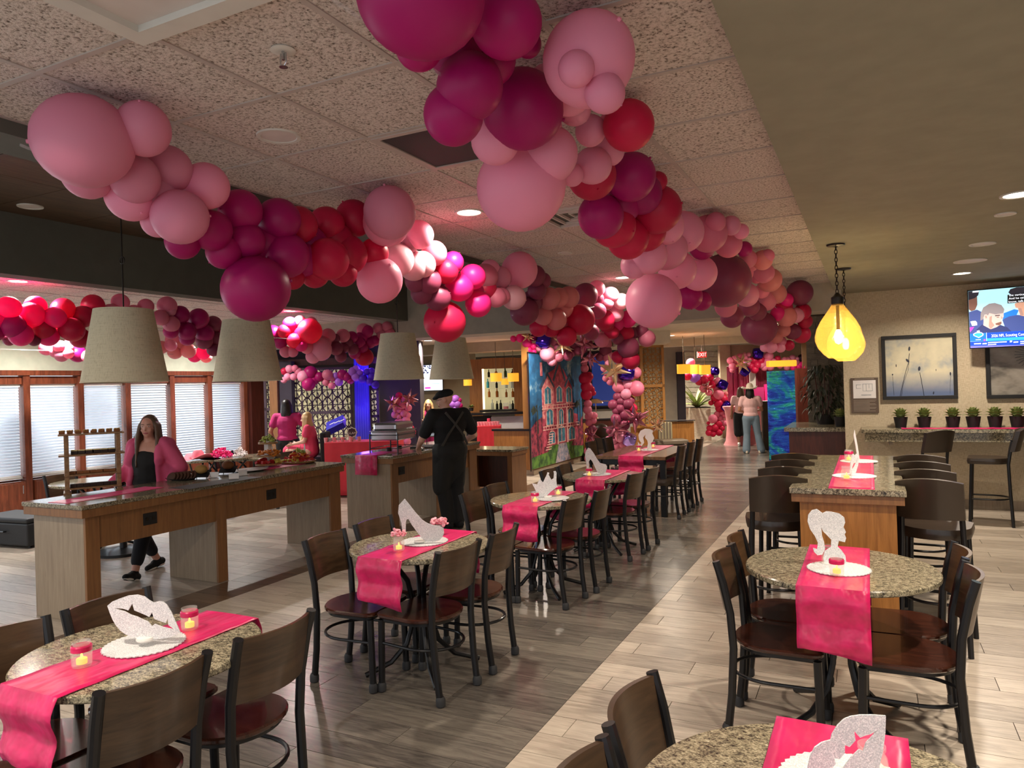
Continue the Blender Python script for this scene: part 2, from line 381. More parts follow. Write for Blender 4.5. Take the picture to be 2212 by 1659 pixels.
def cell(x, y):
    i = max(k for k in range(len(XS)-1) if XS[k] <= x); j = max(k for k in range(len(YS)-1) if YS[k] <= y); return i, j
vent_c, diff_c = cell(-2.0, 3.2), cell(-1.98, 5.05)
tiled('ceiling', XS, YS, {vent_c, diff_c})
XL = [-11.55]+[-7.35-T*k for k in range(6, -1, -1)]; YL = [-1.98+.61*k for k in range(3, 21)]+[11.2]
tiled('ceiling', XL, YL)
struct(MB().box((-.39, -2.5, ZG), (6, 11.1, ZG+.14)).build('ceiling', 'paint_olive', smooth=0))
# coffer over the buffet: frame strips, side faces, timber lining
struct(MB().box((-3.66, -2.5, ZB), (-3.37, 10.6, 3.6)).build('trim_1', 'paint_dark', smooth=0))
struct(MB().box((-7.35, -2.5, ZB), (-7.11, 10.6, 3.6)).build('trim_2', 'paint_dark', smooth=0))
cw = struct(MB().box((-7.11, -2.5, ZW+.02), (-3.66, 10.6, ZW+.1)).build('ceiling', 'black_matte', smooth=0))
for i in range(17):
    y = -2.3+i*.76
    for k in range(3):
        x0 = -7.11+k*1.15; MB().box((x0+.003, y+.003, ZW), (x0+1.147, y+.757, ZW+.02)).build('ceiling_board', 'ceiling_wood', cw, 0)
# cross beam at the end of the dining area
struct(MB().box((-11.55, 10.43, 2.62), (-.3, 11.0, 3.6)).build('trim_3', 'paint_grey', smooth=0))
struct(MB().box((-11.55, 11.0, 2.78), (-.32, 18.0, 2.9)).build('ceiling', 'paint_cream', smooth=0))
struct(MB().box((-11.55, 14.6, 2.55), (-5.0, 15.2, 2.78)).build('trim_4', 'paint_tan', smooth=0))
struct(MB().box((-.12, 11.2, 2.78), (4, 18.0, 2.9)).build('ceiling', 'paint_cream', smooth=0))
struct(MB().box((-16, 18.0, 2.62), (4, 18.5, 2.9)).build('trim_5', 'paint_cream', smooth=0))
struct(MB().box((-16, 18.5, 2.85), (4, 32, 2.95)).build('ceiling', 'paint_grey', smooth=0))
cv = thing('cove_light', 'pale green lit cove strip on the cross beam above the bar', 'light', (-3.6, 10.41, 2.79))
MB().box((-.55, -.02, -.05), (.25, .012, .05)).build('diffuser', 'cove_green', cv, 0); MB().box((-.58, .0, -.07), (.28, .018, .07)).build('housing', 'paint_grey', cv, 0)

# vent grille and diffuser sitting in two grid cells
def cellbox(c): return XS[c[0]], XS[c[0]+1], YS[c[1]], YS[c[1]+1]
x0, x1, y0, y1 = cellbox(vent_c)
v = thing('return_air_grille', 'dark perforated square return air grille in the tiled ceiling', 'vent', ((x0+x1)/2, (y0+y1)/2, ZC))
h = T/2-.012
b = MB()
for a, q in (((-h, -h), (h, -h+.03)), ((-h, h-.03), (h, h)), ((-h, -h+.03), (-h+.03, h-.03)), ((h-.03, -h+.03), (h, h-.03))): b.box((*a, -.006), (*q, .012))
b.build('frame', 'tee_bar', v, 0)
m_, n_, l_, b_ = new_mat('perforated'); setb(b_, '#4a4345', .7, 0); vv = tc(n_, l_, 'Object'); vo = n_.new('ShaderNodeTexVoronoi'); vo.inputs['Scale'].default_value = 95; vo.inputs['Randomness'].default_value = 0; l_.new(vv, vo.inputs['Vector']); l_.new(ramp(n_, l_, vo.outputs['Distance'], [(.35, '#171517'), (.45, '#4c4648')]), b_.inputs['Base Color'])
MB().box((-h+.03, -h+.03, .0), (h-.03, h-.03, .008)).build('perforated_plate', 'perforated', v, 0)
x0, x1, y0, y1 = cellbox(diff_c)
v = thing('supply_diffuser', 'white square louvred air diffuser in the tiled ceiling beside the big pale balloon', 'vent', ((x0+x1)/2, (y0+y1)/2, ZC))
for k in range(4):
    s = h-.02-k*.068; b = MB(); t = .012
    for a, q in (((-s, -s), (s, -s+t)), ((-s, s-t), (s, s)), ((-s, -s+t), (-s+t, s-t)), ((s-t, -s+t), (s, s-t))): b.box((*a, -.01+k*.006), (*q, .01+k*.006))
    b.build('louvre', 'white_trim', v, 0)
MB().box((-h, -h, .03), (h, h, .036)).build('backing', 'white_trim', v, 0)

# big square troffer light, unlit
v = thing('ceiling_troffer', 'large square unlit ceiling light panel with a white frame at top left', 'ceiling light', (-1.885, 1.06, ZC))
b = MB(); t = .07; s0 = .30
for a, q in (((-s0, -.61), (s0, -.61+t)), ((-s0, .61-t), (s0, .61)), ((-s0, -.61+t), (-s0+t, .61-t)), ((s0-t, -.61+t), (s0, .61-t))): b.box((*a, -.045), (*q, .0))
b.build('frame', 'white_trim', v, 0)
for k in range(2): MB().box((-s0+t, -.54+k*.55, -.012-.01*k), (s0-t, -.0+k*.54, -.004)).build('diffuser', 'lamp_off', v, 0)
v = thing('sprinkler_head', 'small pendent fire sprinkler in a round white escutcheon', 'sprinkler', (-1.87, 2.0, ZC))
MB().lathe([(.042, .004), (.046, -.002), (.03, -.008), (.012, -.004)], 20).build('escutcheon', 'white_trim', v)
MB().tube([(0, 0, 0), (0, 0, -.035)], .006, 8).tube([(.012, 0, -.01), (.014, 0, -.045), (0, 0, -.06), (-.014, 0, -.045), (-.012, 0, -.01)], .003, 6).lathe([(.016, -.062), (.016, -.06)], 12).build('deflector', 'steel', v)

# recessed downlights
def downlight(x, y, z, lit, label, power=30, r=.085, mat='lamp_on', col=(1, .86, .7)):
    v = thing('downlight', label, 'ceiling light', (x, y, z), 0, 'recessed ceiling downlights')
    MB().lathe([(r+.02, .002), (r+.018, -.006), (r, -.004), (r-.004, .004)], 28).build('trim_ring', 'white_trim', v)
    MB().lathe([(r-.002, .0), (.001, -.002)], 24).build('lens', mat if lit else 'lamp_off', v)
    if lit: area('downlight_lamp', (0, 0, -.012), power, .15, col, parent=v)
    return v
WARM = (1, .85, .68); COOL = (1, .95, .88)
downlight(-2.52, 4.5, ZC+.002, 1, 'lit round downlight in the tiled ceiling above the middle balloon swag', 26)
downlight(-2.58, 8.29, ZC+.002, 1, 'lit round downlight behind the far end of the balloon garlands', 24)
downlight(-2.53, 2.66, ZC+.002, 0, 'unlit round white disc in the tiled ceiling beside the dark vent grille')
downlight(-2.55, 6.39, ZC+.002, 0, 'small unlit round disc in the tiled ceiling between the two garlands', r=.05)
downlight(-7.9, 4.49, ZC+.002, 1, 'lit round downlight near the left edge above the hot pink garland', 34, col=COOL)
downlight(-7.88, 8.4, ZC+.002, 1, 'lit round downlight above the left bay beside the large magenta balloon', 30, col=COOL)
downlight(-10.2, 6.3, ZC+.002, 1, 'lit round downlight close to the blinds, hidden behind the lampshade', 55, col=COOL)
downlight(-10.2, 9.4, ZC+.002, 1, 'lit round downlight close to the far blinds', 55, col=COOL)
downlight(.89, 5.62, ZG-.003, 1, 'bright lit downlight in the olive ceiling at the right edge', 40)
downlight(.98, 9.70, ZG-.003, 1, 'lit downlight in the olive ceiling just above the television', 34)
downlight(.93, 7.6, ZG-.003, 0, 'small unlit white disc in the olive ceiling left of the bright lamp')
downlight(.95, 8.67, ZG-.003, 0, 'wide unlit white disc in the olive ceiling nearer the television', r=.13)
downlight(.91, 6.26, ZG-.003, 0, 'small unlit white disc just below the brightest downlight', r=.05)
downlight(-6.73, 3.95, ZW-.003, 0, 'unlit white disc in the dark timber ceiling over the buffet')
downlight(-6.8, 5.35, ZW-.003, 0, 'unlit white disc in the timber ceiling, half hidden by pale balloons')
for i, (x, y) in enumerate(((-2.5, .8), (-2.5, -1.2), (.9, 1.6), (.9, 3.6), (-5.4, 1.2))):     # unseen lamps added for the front tables, most along the same rows
    z = ZW if x < -4 else (ZC+.002 if x < -1 else ZG-.003)
    downlight(x, y, z, 1, 'added lit downlight overhead, out of view', 30)
for i, (px, py) in enumerate(((1440, 757), (1472, 761))):
    p = PD(px, py, 20.5); downlight(p.x, p.y, 2.85, 1, ['left', 'right'][i]+' of two small lit downlights over the far lobby', 60)
for i, (x, y) in enumerate(((-5.5, 12.2), (-3.2, 12.6), (-1.6, 14.5), (-4, 16.3), (-8.5, 13.2), (-2.2, 20.5), (-5, 22))):
    downlight(x, y, 2.85 if y > 18 else 2.78, 1, 'lit downlight in the rear ceiling, ' + ['before the bar', 'above the booths', 'above the wrapped column', 'over the far bench', 'near the purple screens', 'by the fringe doorway', 'over the planter'][i], 46)

# ================================================================== WALLS
# back wall with pictures
struct(MB().box((-.32, 11.0, 0), (6, 11.2, ZG)).build('wall_back', 'wallpaper', smooth=0))
struct(MB().box((-.32, 10.985, 0), (6, 11.0, .1)).build('baseboard_back', 'laminate', smooth=0))
struct(MB().box((-.32, 11.2, 0), (-.12, 12.6, 2.78)).build('wall_niche_side', 'wallpaper', smooth=0))
wn = struct(MB().box((-.9, 12.6, 0), (-.12, 12.75, 2.78)).build('wall_niche', 'grout_dark', smooth=0))
rs = random.Random(3)
for r in range(17):
    x = -.9-rs.random()*.1
    while x < -.14:
        w = rs.choice((.1, .16, .22)); a, bq = max(x, -.9), min(x+w, -.12)
        if bq-a > .03: MB().box((a+.002, 12.58-rs.random()*.018, 1.02+r*.1+.002), (bq-.002, 12.6, 1.02+r*.1+.098)).build('stone', 'split_stone', wn, 0)
        x += w
# niche cabinet with granite ledge
v = thing('niche_cabinet', 'dark brown cabinet with a granite top under the leafy plant', 'cabinet', (-.72, 11.6, 0))
MB().box((-.36, -.3, .0), (.4, .98, .96)).build('body', 'cherry_dark', v, 0); MB().box((-.42, -.36, .96), (.4, .98, 1.02)).build('granite_top', 'granite', v, 0, .004)
# left window wall
XWL = -11.5
struct(MB().box((XWL-.25, 1.5, 2.2), (XWL, 11.4, ZC)).build('wall_left', 'paint_mint', smooth=0))
struct(MB().box((XWL-.25, 1.5, 0), (XWL-.1, 11.4, .56)).build('wall_left_base', 'cherry', smooth=0))
struct(MB().box((XWL-.1, 1.5, 2.13), (XWL+.06, 11.4, 2.21)).build('trim_6', 'cherry', smooth=0, bevel=.006))
struct(MB().box((XWL-.1, 1.5, 2.0), (XWL+.0, 11.4, 2.12)).build('trim_7', 'cherry', smooth=0))
pil = [PX(x, 950, XWL).y for x in (-60, 58, 175, 277, 373, 454, 531)]
for i in range(len(pil)):
    struct(MB().box((XWL-.1, pil[i]-.05, 0), (XWL+.04, pil[i]+.05, 2.13)).build('trim_%d' % (8+i), 'cherry', smooth=0, bevel=.006))
slat = MB().box((-.022, -.5, -.001), (.022, .5, .001)).mesh('slat', 0)
m_, n_, l_, b_ = new_mat('slat_white'); setb(b_, '#e6ecf2', .5); t_ = n_.new('ShaderNodeBsdfTranslucent'); t_.inputs[0].default_value = (.86, .93, 1, 1); mx_ = n_.new('ShaderNodeMixShader'); mx_.inputs[0].default_value = .3
l_.new(b_.outputs[0], mx_.inputs[1]); l_.new(t_.outputs[0], mx_.inputs[2]); l_.new(mx_.outputs[0], n_['Material Output'].inputs['Surface'])
glass('pane_glass', '#cfe4f4', .02, .12)
for i in range(len(pil)-1):
    a, bq = pil[i]+.06, pil[i+1]-.06; yc = (a+bq)/2; w = bq-a
    wv = tag(bpy.data.objects.new('window_%d' % (i+1), None), kind='structure'); C.objects.link(wv); wv.location = (XWL-.06, yc, .6)
    MB().box((-.1, -w/2, 0), (-.095, w/2, 1.42)).build('pane', 'pane_glass', wv, 0)
    MB().box((-.05, -w/2, -.03), (.03, w/2, .0)).build('window_sill', 'white_trim', wv, 0)
    MB().box((-.03, -w/2, 1.36), (.03, w/2, 1.41)).build('head_rail', 'white_plastic', wv, 0)
    for k in range(30):
        s = mk('slat', slat, 'slat_white', wv, 0, (0, 0, .035+k*.0448)); s.scale = (1, w*.97, 1); s.rotation_euler = (0, math.radians(52), 0)
    MB().box((-.02, -w/2*.97, .005), (.02, w/2*.97, .025)).build('bottom_rail', 'white_plastic', wv, 0)
    # cupboards below
    n = 2 if w > 1.2 else 1
    for q in range(n):
        cb = thing('window_cupboard', 'cherry cupboard door below the %s blind, %s' % (['first', 'second', 'third', 'fourth', 'fifth', 'sixth'][i], ['left', 'right'][q] if n > 1 else 'single'), 'cupboard', (XWL-.1, a+w*(q+.5)/n, .06))
        ww = w/n-.01
        MB().box((.0, -ww/2, 0), (.16, ww/2, .48)).build('carcass', 'cherry', cb, 0)
        dr = MB().box((.16, -ww/2+.012, .02), (.18, ww/2-.012, .46)).build('door', 'cherry', cb, 0, .004)
        MB().tube([(.18, ww/2-.06, .3), (.2, ww/2-.06, .3), (.2, ww/2-.06, .42), (.18, ww/2-.06, .42)], .006, 6).build('handle', 'chrome', dr)
wl = bpy.data.lights.new('daylight', 'AREA'); wl.shape = 'RECTANGLE'; wl.size = 1.6; wl.size_y = 9; wl.energy = 75; wl.color = (.8, .92, 1); wo = bpy.data.objects.new('daylight', wl); C.objects.link(wo); wo.location = (XWL-.9, 6.6, 1.35); wo.rotation_euler = (0, -PI/2, 0)
# cherry panel ending the window wall and purple-lit screen wall
p = PX(531, 900, XWL)
struct(MB().box((XWL-.1, p.y+.05, 0), (XWL+.12, 11.75, 2.62)).build('wall_left_panel', 'cherry_dark', smooth=0))
# far walls
struct(MB().box((-16, 27.5, 0), (4, 27.7, 2.95)).build('wall_far', 'paint_cream', smooth=0))
struct(MB().box((-16.2, 11.4, 0), (-16, 27.5, 2.95)).build('wall_far_left', 'paint_tan', smooth=0))
struct(MB().box((3.8, 11.2, 0), (4, 27.5, 2.95)).build('wall_far_right', 'paint_cream', smooth=0))
struct(MB().box((6, -2.5, 0), (6.2, 11.2, ZC)).build('wall_right', 'wallpaper', smooth=0))

# ================================================================== CHAIRS, STOOLS, TABLES
def arc_panel(w, z0, z1, sag, th, y0, lean, n=12, m=3, crown=0, inset=0):
    """curved back panel; chord along x, bulging to -y"""
    b = MB(); vs = []; rows = []
    for side in (0, 1):
        for j in range(m+1):
            t = j/m; row = []
            for i in range(n+1):
                u = -1+2*i/n; x = u*w/2; z = z0+(z1-z0)*t+(crown*(1-u*u) if j == m else 0)
                y = y0-lean*t-sag*(1-u*u)-(th if side else 0)
                row.append(len(vs)); vs.append((x, y, z))
            rows.append(row)
    fs = []; A, B = rows[:m+1], rows[m+1:]
    for j in range(m):
        for i in range(n):
            fs.append((A[j][i+1], A[j][i], A[j+1][i], A[j+1][i+1])); fs.append((B[j][i], B[j][i+1], B[j+1][i+1], B[j+1][i]))
    for i in range(n):
        fs.append((A[0][i], A[0][i+1], B[0][i+1], B[0][i])); fs.append((A[m][i+1], A[m][i], B[m][i], B[m][i+1]))
    for j in range(m):
        fs.append((A[j][0], B[j][0], B[j+1][0], A[j+1][0])); fs.append((A[j][n], A[j+1][n], B[j+1][n], B[j][n]))
    return b.add(vs, fs)
def disc_prism(outline, z0, z1, round_=.008):
    b = MB(); k = len(outline); cx = sum(p[0] for p in outline)/k; cy = sum(p[1] for p in outline)/k
    def ring(s, z): return [(cx+(x-cx)*s, cy+(y-cy)*s, z) for x, y in outline]
    rg = [ring(.97, z0), ring(1, z0+round_), ring(1, z1-round_), ring(.97, z1)]
    vs = [p for r in rg for p in r]; fs = []
    for j in range(3):
        for i in range(k): i2 = (i+1) % k; fs.append((j*k+i, j*k+i2, (j+1)*k+i2, (j+1)*k+i))
    fs.append(tuple(range(k))[::-1]); fs.append(tuple(3*k+i for i in range(k)))
    return b.add(vs, fs)
def seat_outline(w, d, y0):
    pts = []
    for i in range(19):                       # rounded rear half
        a = PI+PI*i/18; pts.append((math.cos(a)*w/2, y0-d*.06+math.sin(a)*d*.44))
    for i in range(7): a = PI/2*i/6; pts.append((w/2-.05+math.cos(a)*.05, y0+d*.5-.05+math.sin(a)*.05-.0))
    for i in range(7): a = PI/2+PI/2*i/6; pts.append((-w/2+.05+math.cos(a)*.05, y0+d*.5-.05+math.sin(a)*.05))
    return pts
def make_chair(kind='wood'):
    t = thing('dining_chair', 'chair', 'chair'); fm = 'black_metal'
    if kind == 'wood': disc_prism(seat_outline(.43, .43, .0), .437, .462, .007).build('seat', 'seat_wood', t)
    else: disc_prism(seat_outline(.43, .43, .0), .42, .49, .03).build('seat', 'leather', t)
    fr = disc_prism(seat_outline(.39, .39, .0), .415, .437, .002).build('seat_frame', fm, t)
    top = .855 if kind == 'wood' else .93
    arc_panel(.345, .6, top-.005, .045, .016, -.205, .05, crown=.0).build('backrest', 'back_wood', t, 50)
    for s in (-1, 1):
        lg = MB().tube([(s*.17, -.235, .0), (s*.173, -.21, .2), (s*.178, -.195, .43), (s*.182, -.205, .6), (s*.186, -.235, .75), (s*.19, -.265, top)], .0195, 10)
        o = lg.build('leg', fm, t); MB().lathe([(.018, 0), (.027, .006), (.027, .04), (.02, .055)], 14, (s*.17, -.235, 0)).build('foot_glide', 'foot_grey', o)
        o = MB().tube([(s*.18, .195, 0), (s*.178, .185, .42)], .0195, 10).build('leg', fm, t); MB().lathe([(.018, 0), (.026, .006), (.026, .04), (.02, .055)], 14, (s*.18, .195, 0)).build('foot_glide', 'foot_grey', o)
    pts = [(-.18, .19, .285)]+[(math.cos(a)*.185, -.03+math.sin(a)*.2, .285) for a in [PI+PI*i/16 for i in range(17)]]+[(.18, .19, .285)]
    MB().tube(pts, .009, 8).build('hoop_stretcher', fm, t)
    return t
CH = {'wood': make_chair('wood'), 'leather': make_chair('leather')}; used = set()
def chair(x, y, face, label, kind='wood', group='dining chairs'):
    """face: heading the sitter looks, degrees from +Y counter-clockwise"""
    rz = math.radians(face)
    if kind not in used:
        used.add(kind); o = CH[kind]; o.location = (x, y, 0); o.rotation_euler = (0, 0, rz); o['label'] = label; o['group'] = group; return o
    return copy_thing(CH[kind], (x, y, 0), rz, label, group)
def make_stool():
    t = thing('bar_stool', 'stool', 'stool'); fm = 'black_metal'
    disc_prism(seat_outline(.41, .41, 0), .70, .765, .028).build('seat', 'leather', t, 60)
    arc_panel(.37, .845, 1.075, .055, .045, -.205, .06, crown=.028).build('backrest', 'leather', t, 50)
    for s in (-1, 1):
        MB().tube([(s*.19, -.22, 0), (s*.18, -.2, .4), (s*.17, -.19, .7), (s*.165, -.215, .86), (s*.16, -.235, .95)], .017, 10).build('leg', fm, t)
        MB().tube([(s*.19, .19, 0), (s*.165, .16, .71)], .017, 10).build('leg', fm, t)
    MB().tube([(-.178, .175, .28), (.178, .175, .28)], .011, 8).build('footrest', fm, t)
    pts = [(-.178, .17, .3)]+[(math.cos(a)*.18, -.03+math.sin(a)*.17, .3) for a in [PI+PI*i/14 for i in range(15)]]+[(.178, .17, .3)]
    MB().tube(pts, .01, 8).build('hoop_stretcher', fm, t)
    return t
ST = make_stool(); _st = []
def stool(x, y, face, label, group):
    if not _st: _st.append(1); ST.location = (x, y, 0); ST.rotation_euler = (0, 0, math.radians(face)); ST['label'] = label; ST['group'] = group; return ST
    return copy_thing(ST, (x, y, 0), math.radians(face), label, group)
TZ = .78
def round_table(x, y, R, label):
    t = thing('round_table', label, 'table', (x, y, 0), 0, 'round granite tables')
    MB().lathe([(.001, -.03), (R-.006, -.03), (R, -.024), (R, -.006), (R-.006, 0), (.001, 0)], 72, (0, 0, TZ), cap=False).build('tabletop', 'granite', t, 40)
    for k in range(4):
        a = PI/4+k*PI/2; c, s = math.cos(a), math.sin(a)
        pr = [(.27, .745), (.17, .68), (.085, .56), (.055, .42), (.06, .3), (.1, .17), (.2, .07), (.31, .03), (.36, .014)]
        MB().tube([(c*r, s*r, z) for r, z in pr], .016, 8).build('leg', 'black_metal', t)
    MB().lathe([(.16, .742), (.16, .75)], 20).build('mount_plate', 'black_metal', t)
    return t
def runner(x, y, z, w, half, drop, label, wob=.012, name='table_runner', seed=1, th=.0016):
    rr = random.Random(seed); prof = []
    n = 14
    for i in range(n+1): prof.append((-half+.02-.012, z+.002-drop+drop*i/n*.96))
    prof = [(-half-.01-.012*math.sin(i*.7), z-drop+ (drop-.01)*i/n) for i in range(n+1)]+[(-half+.0, z+.004)]
    top = [(-half+.02+(2*half-.04)*i/26, z+.003) for i in range(27)]
    other = [(-p[0], p[1]) for p in prof[::-1]]
    path = prof+top+other; m = 10; vs = []; fs = []
    for i, (yy, zz) in enumerate(path):
        hang = max(0, min(1, (z-zz)/max(drop, .01)))
        for k in range(m+1):
            u = -1+2*k/m
            wv = wob*hang*math.sin(u*4+i*.25+seed)+(.0016*math.sin(i*1.3+u*2+seed) if hang == 0 else 0)
            vs.append((u*w/2*(1+.006*hang*math.sin(i*.5)), yy+(wv if yy > 0 else -wv)*1, zz+(wv*.6 if hang == 0 else 0)+(.02*hang*math.sin(u*2+seed) if i in (0, len(path)-1) else 0)))
    for i in range(len(path)-1):
        for k in range(m): a = i*(m+1)+k; fs.append((a, a+1, a+m+2, a+m+1))
    o = MB().add(vs, fs).build(name, 'satin', None, 60, 0, (x, y, 0)); sm = o.modifiers.new('solid', 'SOLIDIFY'); sm.thickness = th; sm.offset = 1
    return tag(o, label, 'table runner', 'pink satin runners')
def doily(x, y, z, r, label, mat='glitter'):
    k = 40; pts = [(math.cos(2*PI*i/(2*k))*r*(1 if i % 2 else .955), math.sin(2*PI*i/(2*k))*r*(1 if i % 2 else .955)) for i in range(2*k)]
    o = MB().poly(pts, (Vector((0, 0, 0)), Vector((1, 0, 0)), Vector((0, 1, 0))), .004).build('scalloped_placemat', mat, None, 0, 0, (x, y, z))
    return tag(o, label, 'placemat', 'scalloped round placemats')
JM = {}
def jar(p, label, band='satin', flower=None, lit=True):
    t = thing('candle_jar', label, 'candle jar', p, random.random()*3, 'tealight jars')
    if not JM:
        JM['g'] = MB().lathe([(.001, .003), (.03, .003), (.034, .01), (.035, .05), (.033, .066), (.028, .074), (.028, .08), (.031, .083), (.031, .092), (.028, .092), (.026, .08), (.026, .074), (.031, .064), (.033, .05), (.032, .012), (.001, .007)], 22, cap=False).mesh('glass')
        JM['b'] = MB().lathe([(.0345, .058), (.035, .075), (.0315, .08), (.031, .06)], 22, cap=False).mesh('ribbon')
        JM['c'] = MB().lathe([(.001, .012), (.018, .012), (.0185, .03), (.016, .032), (.001, .029)], 18, cap=False).mesh('candle')
        JM['f'] = MB().lathe([(.001, .03), (.0045, .036), (.0035, .044), (.0004, .052)], 10, cap=False).mesh('flame')
        fl = MB(); rq = random.Random(5)
        for i in range(34):
            a = rq.random()*6.28; r = rq.random()*.042; fl.ell((math.cos(a)*r, math.sin(a)*r, .095+rq.random()*.03), (.012, .012, .006), Matrix.Rotation(rq.random()*3, 3, 'X'), 7, 5)
        JM['fl'] = fl.mesh('petal_ring')
    mk('glass', JM['g'], 'clear_glass', t)
    if band: mk('ribbon', JM['b'], band, t)
    c = mk('candle', JM['c'], 'candle_wax', t); mk('flame', JM['f'], 'candle_flame', c)
    if flower: mk('petal_ring', JM['fl'], 'petal_soft', t)
    return t
def cutout(name, label, polys, d, mat='glitter', cat='cutout', puck=None, th=.004, turn=0.0, wide=1.0):
    """flat card shapes standing upright on a table; polys in picture pixels at depth d; turn = swing about its own upright axis"""
    xs = [x for p in polys for x, _ in p]; ys = [y for p in polys for _, y in p]; xb = sum(xs)/len(xs); yb = max(ys)
    base = PD(xb, yb, d); s = d/F_PX; ux = Vector((rgt.x, rgt.y, 0)).normalized(); ux = Matrix.Rotation(turn, 3, 'Z') @ ux; uz = Vector((0, 0, 1))
    t = thing(name, label, cat, base); kx = wide
    for p in polys: MB().poly([((x-xb)*s*kx, (yb-y)*s-(x-xb)*s*ROLL*1.0) for x, y in p][::-1] if False else [((x-xb)*s*kx, (yb-y)*s+(x-xb)*s*math.tan(-ROLL)*-1) for x, y in p], (Vector((0, 0, 0)), ux, uz), th).build('card', mat, t, 0)
    if puck: MB().lathe([(.028, -.002), (.03, .004), (.028, .011), (.02, .013)], 20, sx=1.2).build('puck_base', 'white_plastic', t)
    return t

XT = -2.5; YT = [1.87, 3.80, 5.66, 7.28]
TN = ['front left table with the lips cutout', 'second table with the high-heel cutout', 'third table with the crown cutout', 'fourth table with the smaller heel cutout']
SHORT = ['the front left lips table', 'the near heel table', 'the crown table', 'the far heel table']
for i, y in enumerate(YT):
    R = .435
    round_table(XT-.05, y, R, 'round speckled granite '+TN[i])
    runner(XT-.04, y, TZ, .31, R-.005, .26, 'pink satin runner over '+SHORT[i], seed=i+2)
    for s, nm in ((1, 'right'), (-1, 'left')):
        for q, (dy, fn) in enumerate(((-.24, 'nearer'), (.24, 'farther'))):
            jx = random.uniform(-.015, .015); chair(XT+((.13, .16)[q] if s > 0 else -.33)+jx, y+dy+random.uniform(-.02, .02), 90*s+random.uniform(-3, 3)-(5 if s > 0 and q == 0 else 0), 'wood-backed metal chair, %s one on the %s side of %s' % (fn, nm, SHORT[i]))

# right-hand tables
round_table(-.165, 4.04, .455, 'round granite table with the ponytail cutout, in front of the tall bar table')
runner(-.18, 4.04, TZ, .31, .45, .3, 'pink satin runner hanging towards the viewer on the ponytail table', seed=9)
for x, y, f, l in ((-.44, 3.83, -90, 'nearer left chair'), (-.44, 4.27, -88, 'farther left chair'), (.12, 3.83, 90, 'nearer right chair'), (.12, 4.27, 92, 'farther right chair')):
    chair(x, y, f, 'wood-backed metal chair, '+l+' of the ponytail table')
round_table(-.1, 1.74, .44, 'round granite table at the bottom edge with a large glitter lips cutout')
runner(-.1, 1.74, TZ, .33, .435, .26, 'pink satin runner on the table at the bottom edge', seed=4)
chair(-.37, 1.99, -92, 'wood-backed chair at the bottom edge, farther of the two by the large lips cutout')
chair(-.37, 1.55, -90, 'wood-backed chair at the bottom edge, nearer one mostly cut off')
# long timber table
t = thing('timber_table', 'long dark timber dining table with black legs near the booths', 'table', (-2.85, 10.0, 0))
MB().box((-.48, -.82, .735), (.48, .82, .78)).build('tabletop', 'table_wood', t, 0, .005)
for sx in (-1, 1):
    for sy in (-1, 1): MB().box((sx*.43-.035, sy*.76-.035, 0), (sx*.43+.035, sy*.76+.035, .735)).build('leg', 'black_metal', t, 0, .003)
for sy in (-1, 1): MB().box((-.43, sy*.75-.02, .66), (.43, sy*.75+.02, .735)).build('apron', 'black_metal', t, 0)
runner(-2.83, 10.0, TZ, .34, .815, .26, 'pink satin runner on the long timber table', seed=6)
for k, y in enumerate((9.3, 9.85, 10.4)):
    chair(-2.45, y, 92, 'leather-seated chair with a curved back at the timber table, %s from the viewer' % ['nearest', 'middle', 'farthest'][k], 'leather', 'leather seated chairs')
for k, y in enumerate((9.7, 10.4)):
    chair(-3.3, y, -90, 'dark chair on the booth side of the timber table, %s' % ['nearer', 'farther'][k], 'leather', 'leather seated chairs')
# tall bar table
t = thing('bar_table', 'tall bar-height table with thick granite top and oak end panels', 'table', (-.15, 5.97, 0))
MB().box((-.33, -1.05, 1.01), (.33, 1.05, 1.05)).build('granite_top', 'granite', t, 0, .005)
MB().box((-.32, -1.03, .955), (.32, 1.03, 1.01)).build('rim', 'oak_front', t, 0, .003)
for sy in (-1, 1): MB().box((-.275, sy*.93-.06, 0), (.275, sy*.93+.06, .955)).build('end_panel', 'oak', t, 0, .003)
MB().box((-.03, -.87, .3), (.03, .87, .9)).build('spine_panel', 'oak', t, 0)
r = runner(-.12, 5.95, 1.052, .26, 1.0, .0, 'creased pink runner lying on the tall bar table', seed=3)
for k, y in enumerate((5.28, 5.8, 6.3, 6.8)):
    nm = ['nearest', 'second', 'third', 'farthest'][k]
    stool(-.62, y+.14, 10-k*2, 'brown leather bar stool left of the bar table, %s' % nm, 'bar stools at the tall table')
    stool(.36, y+.16, -10+k*2, 'brown leather bar stool right of the bar table, %s' % nm, 'bar stools at the tall table')
stool(.52, 9.75, 38, 'leather bar stool at the wall ledge, partly hidden behind the bar table stools', 'bar stools at the wall ledge')
stool(1.2, 9.9, 82, 'leather bar stool turned sideways at the wall ledge near the right edge', 'bar stools at the wall ledge')
# tables of the left bay, seen under the counter
for k, (x, y) in enumerate(((-8.2, 5.5), (-8.6, 8.3))):
    round_table(x, y, .5, 'round granite table behind the buffet, %s' % ['behind the walking woman', 'behind the fruit platter'][k])
    for s in (-1, 1): chair(x+s*.3, y+.1*s, 90*s, 'dark chair %s of the table %s' % (['left', '', 'right'][s+1], ['behind the walking woman', 'behind the fruit platter'][k]))

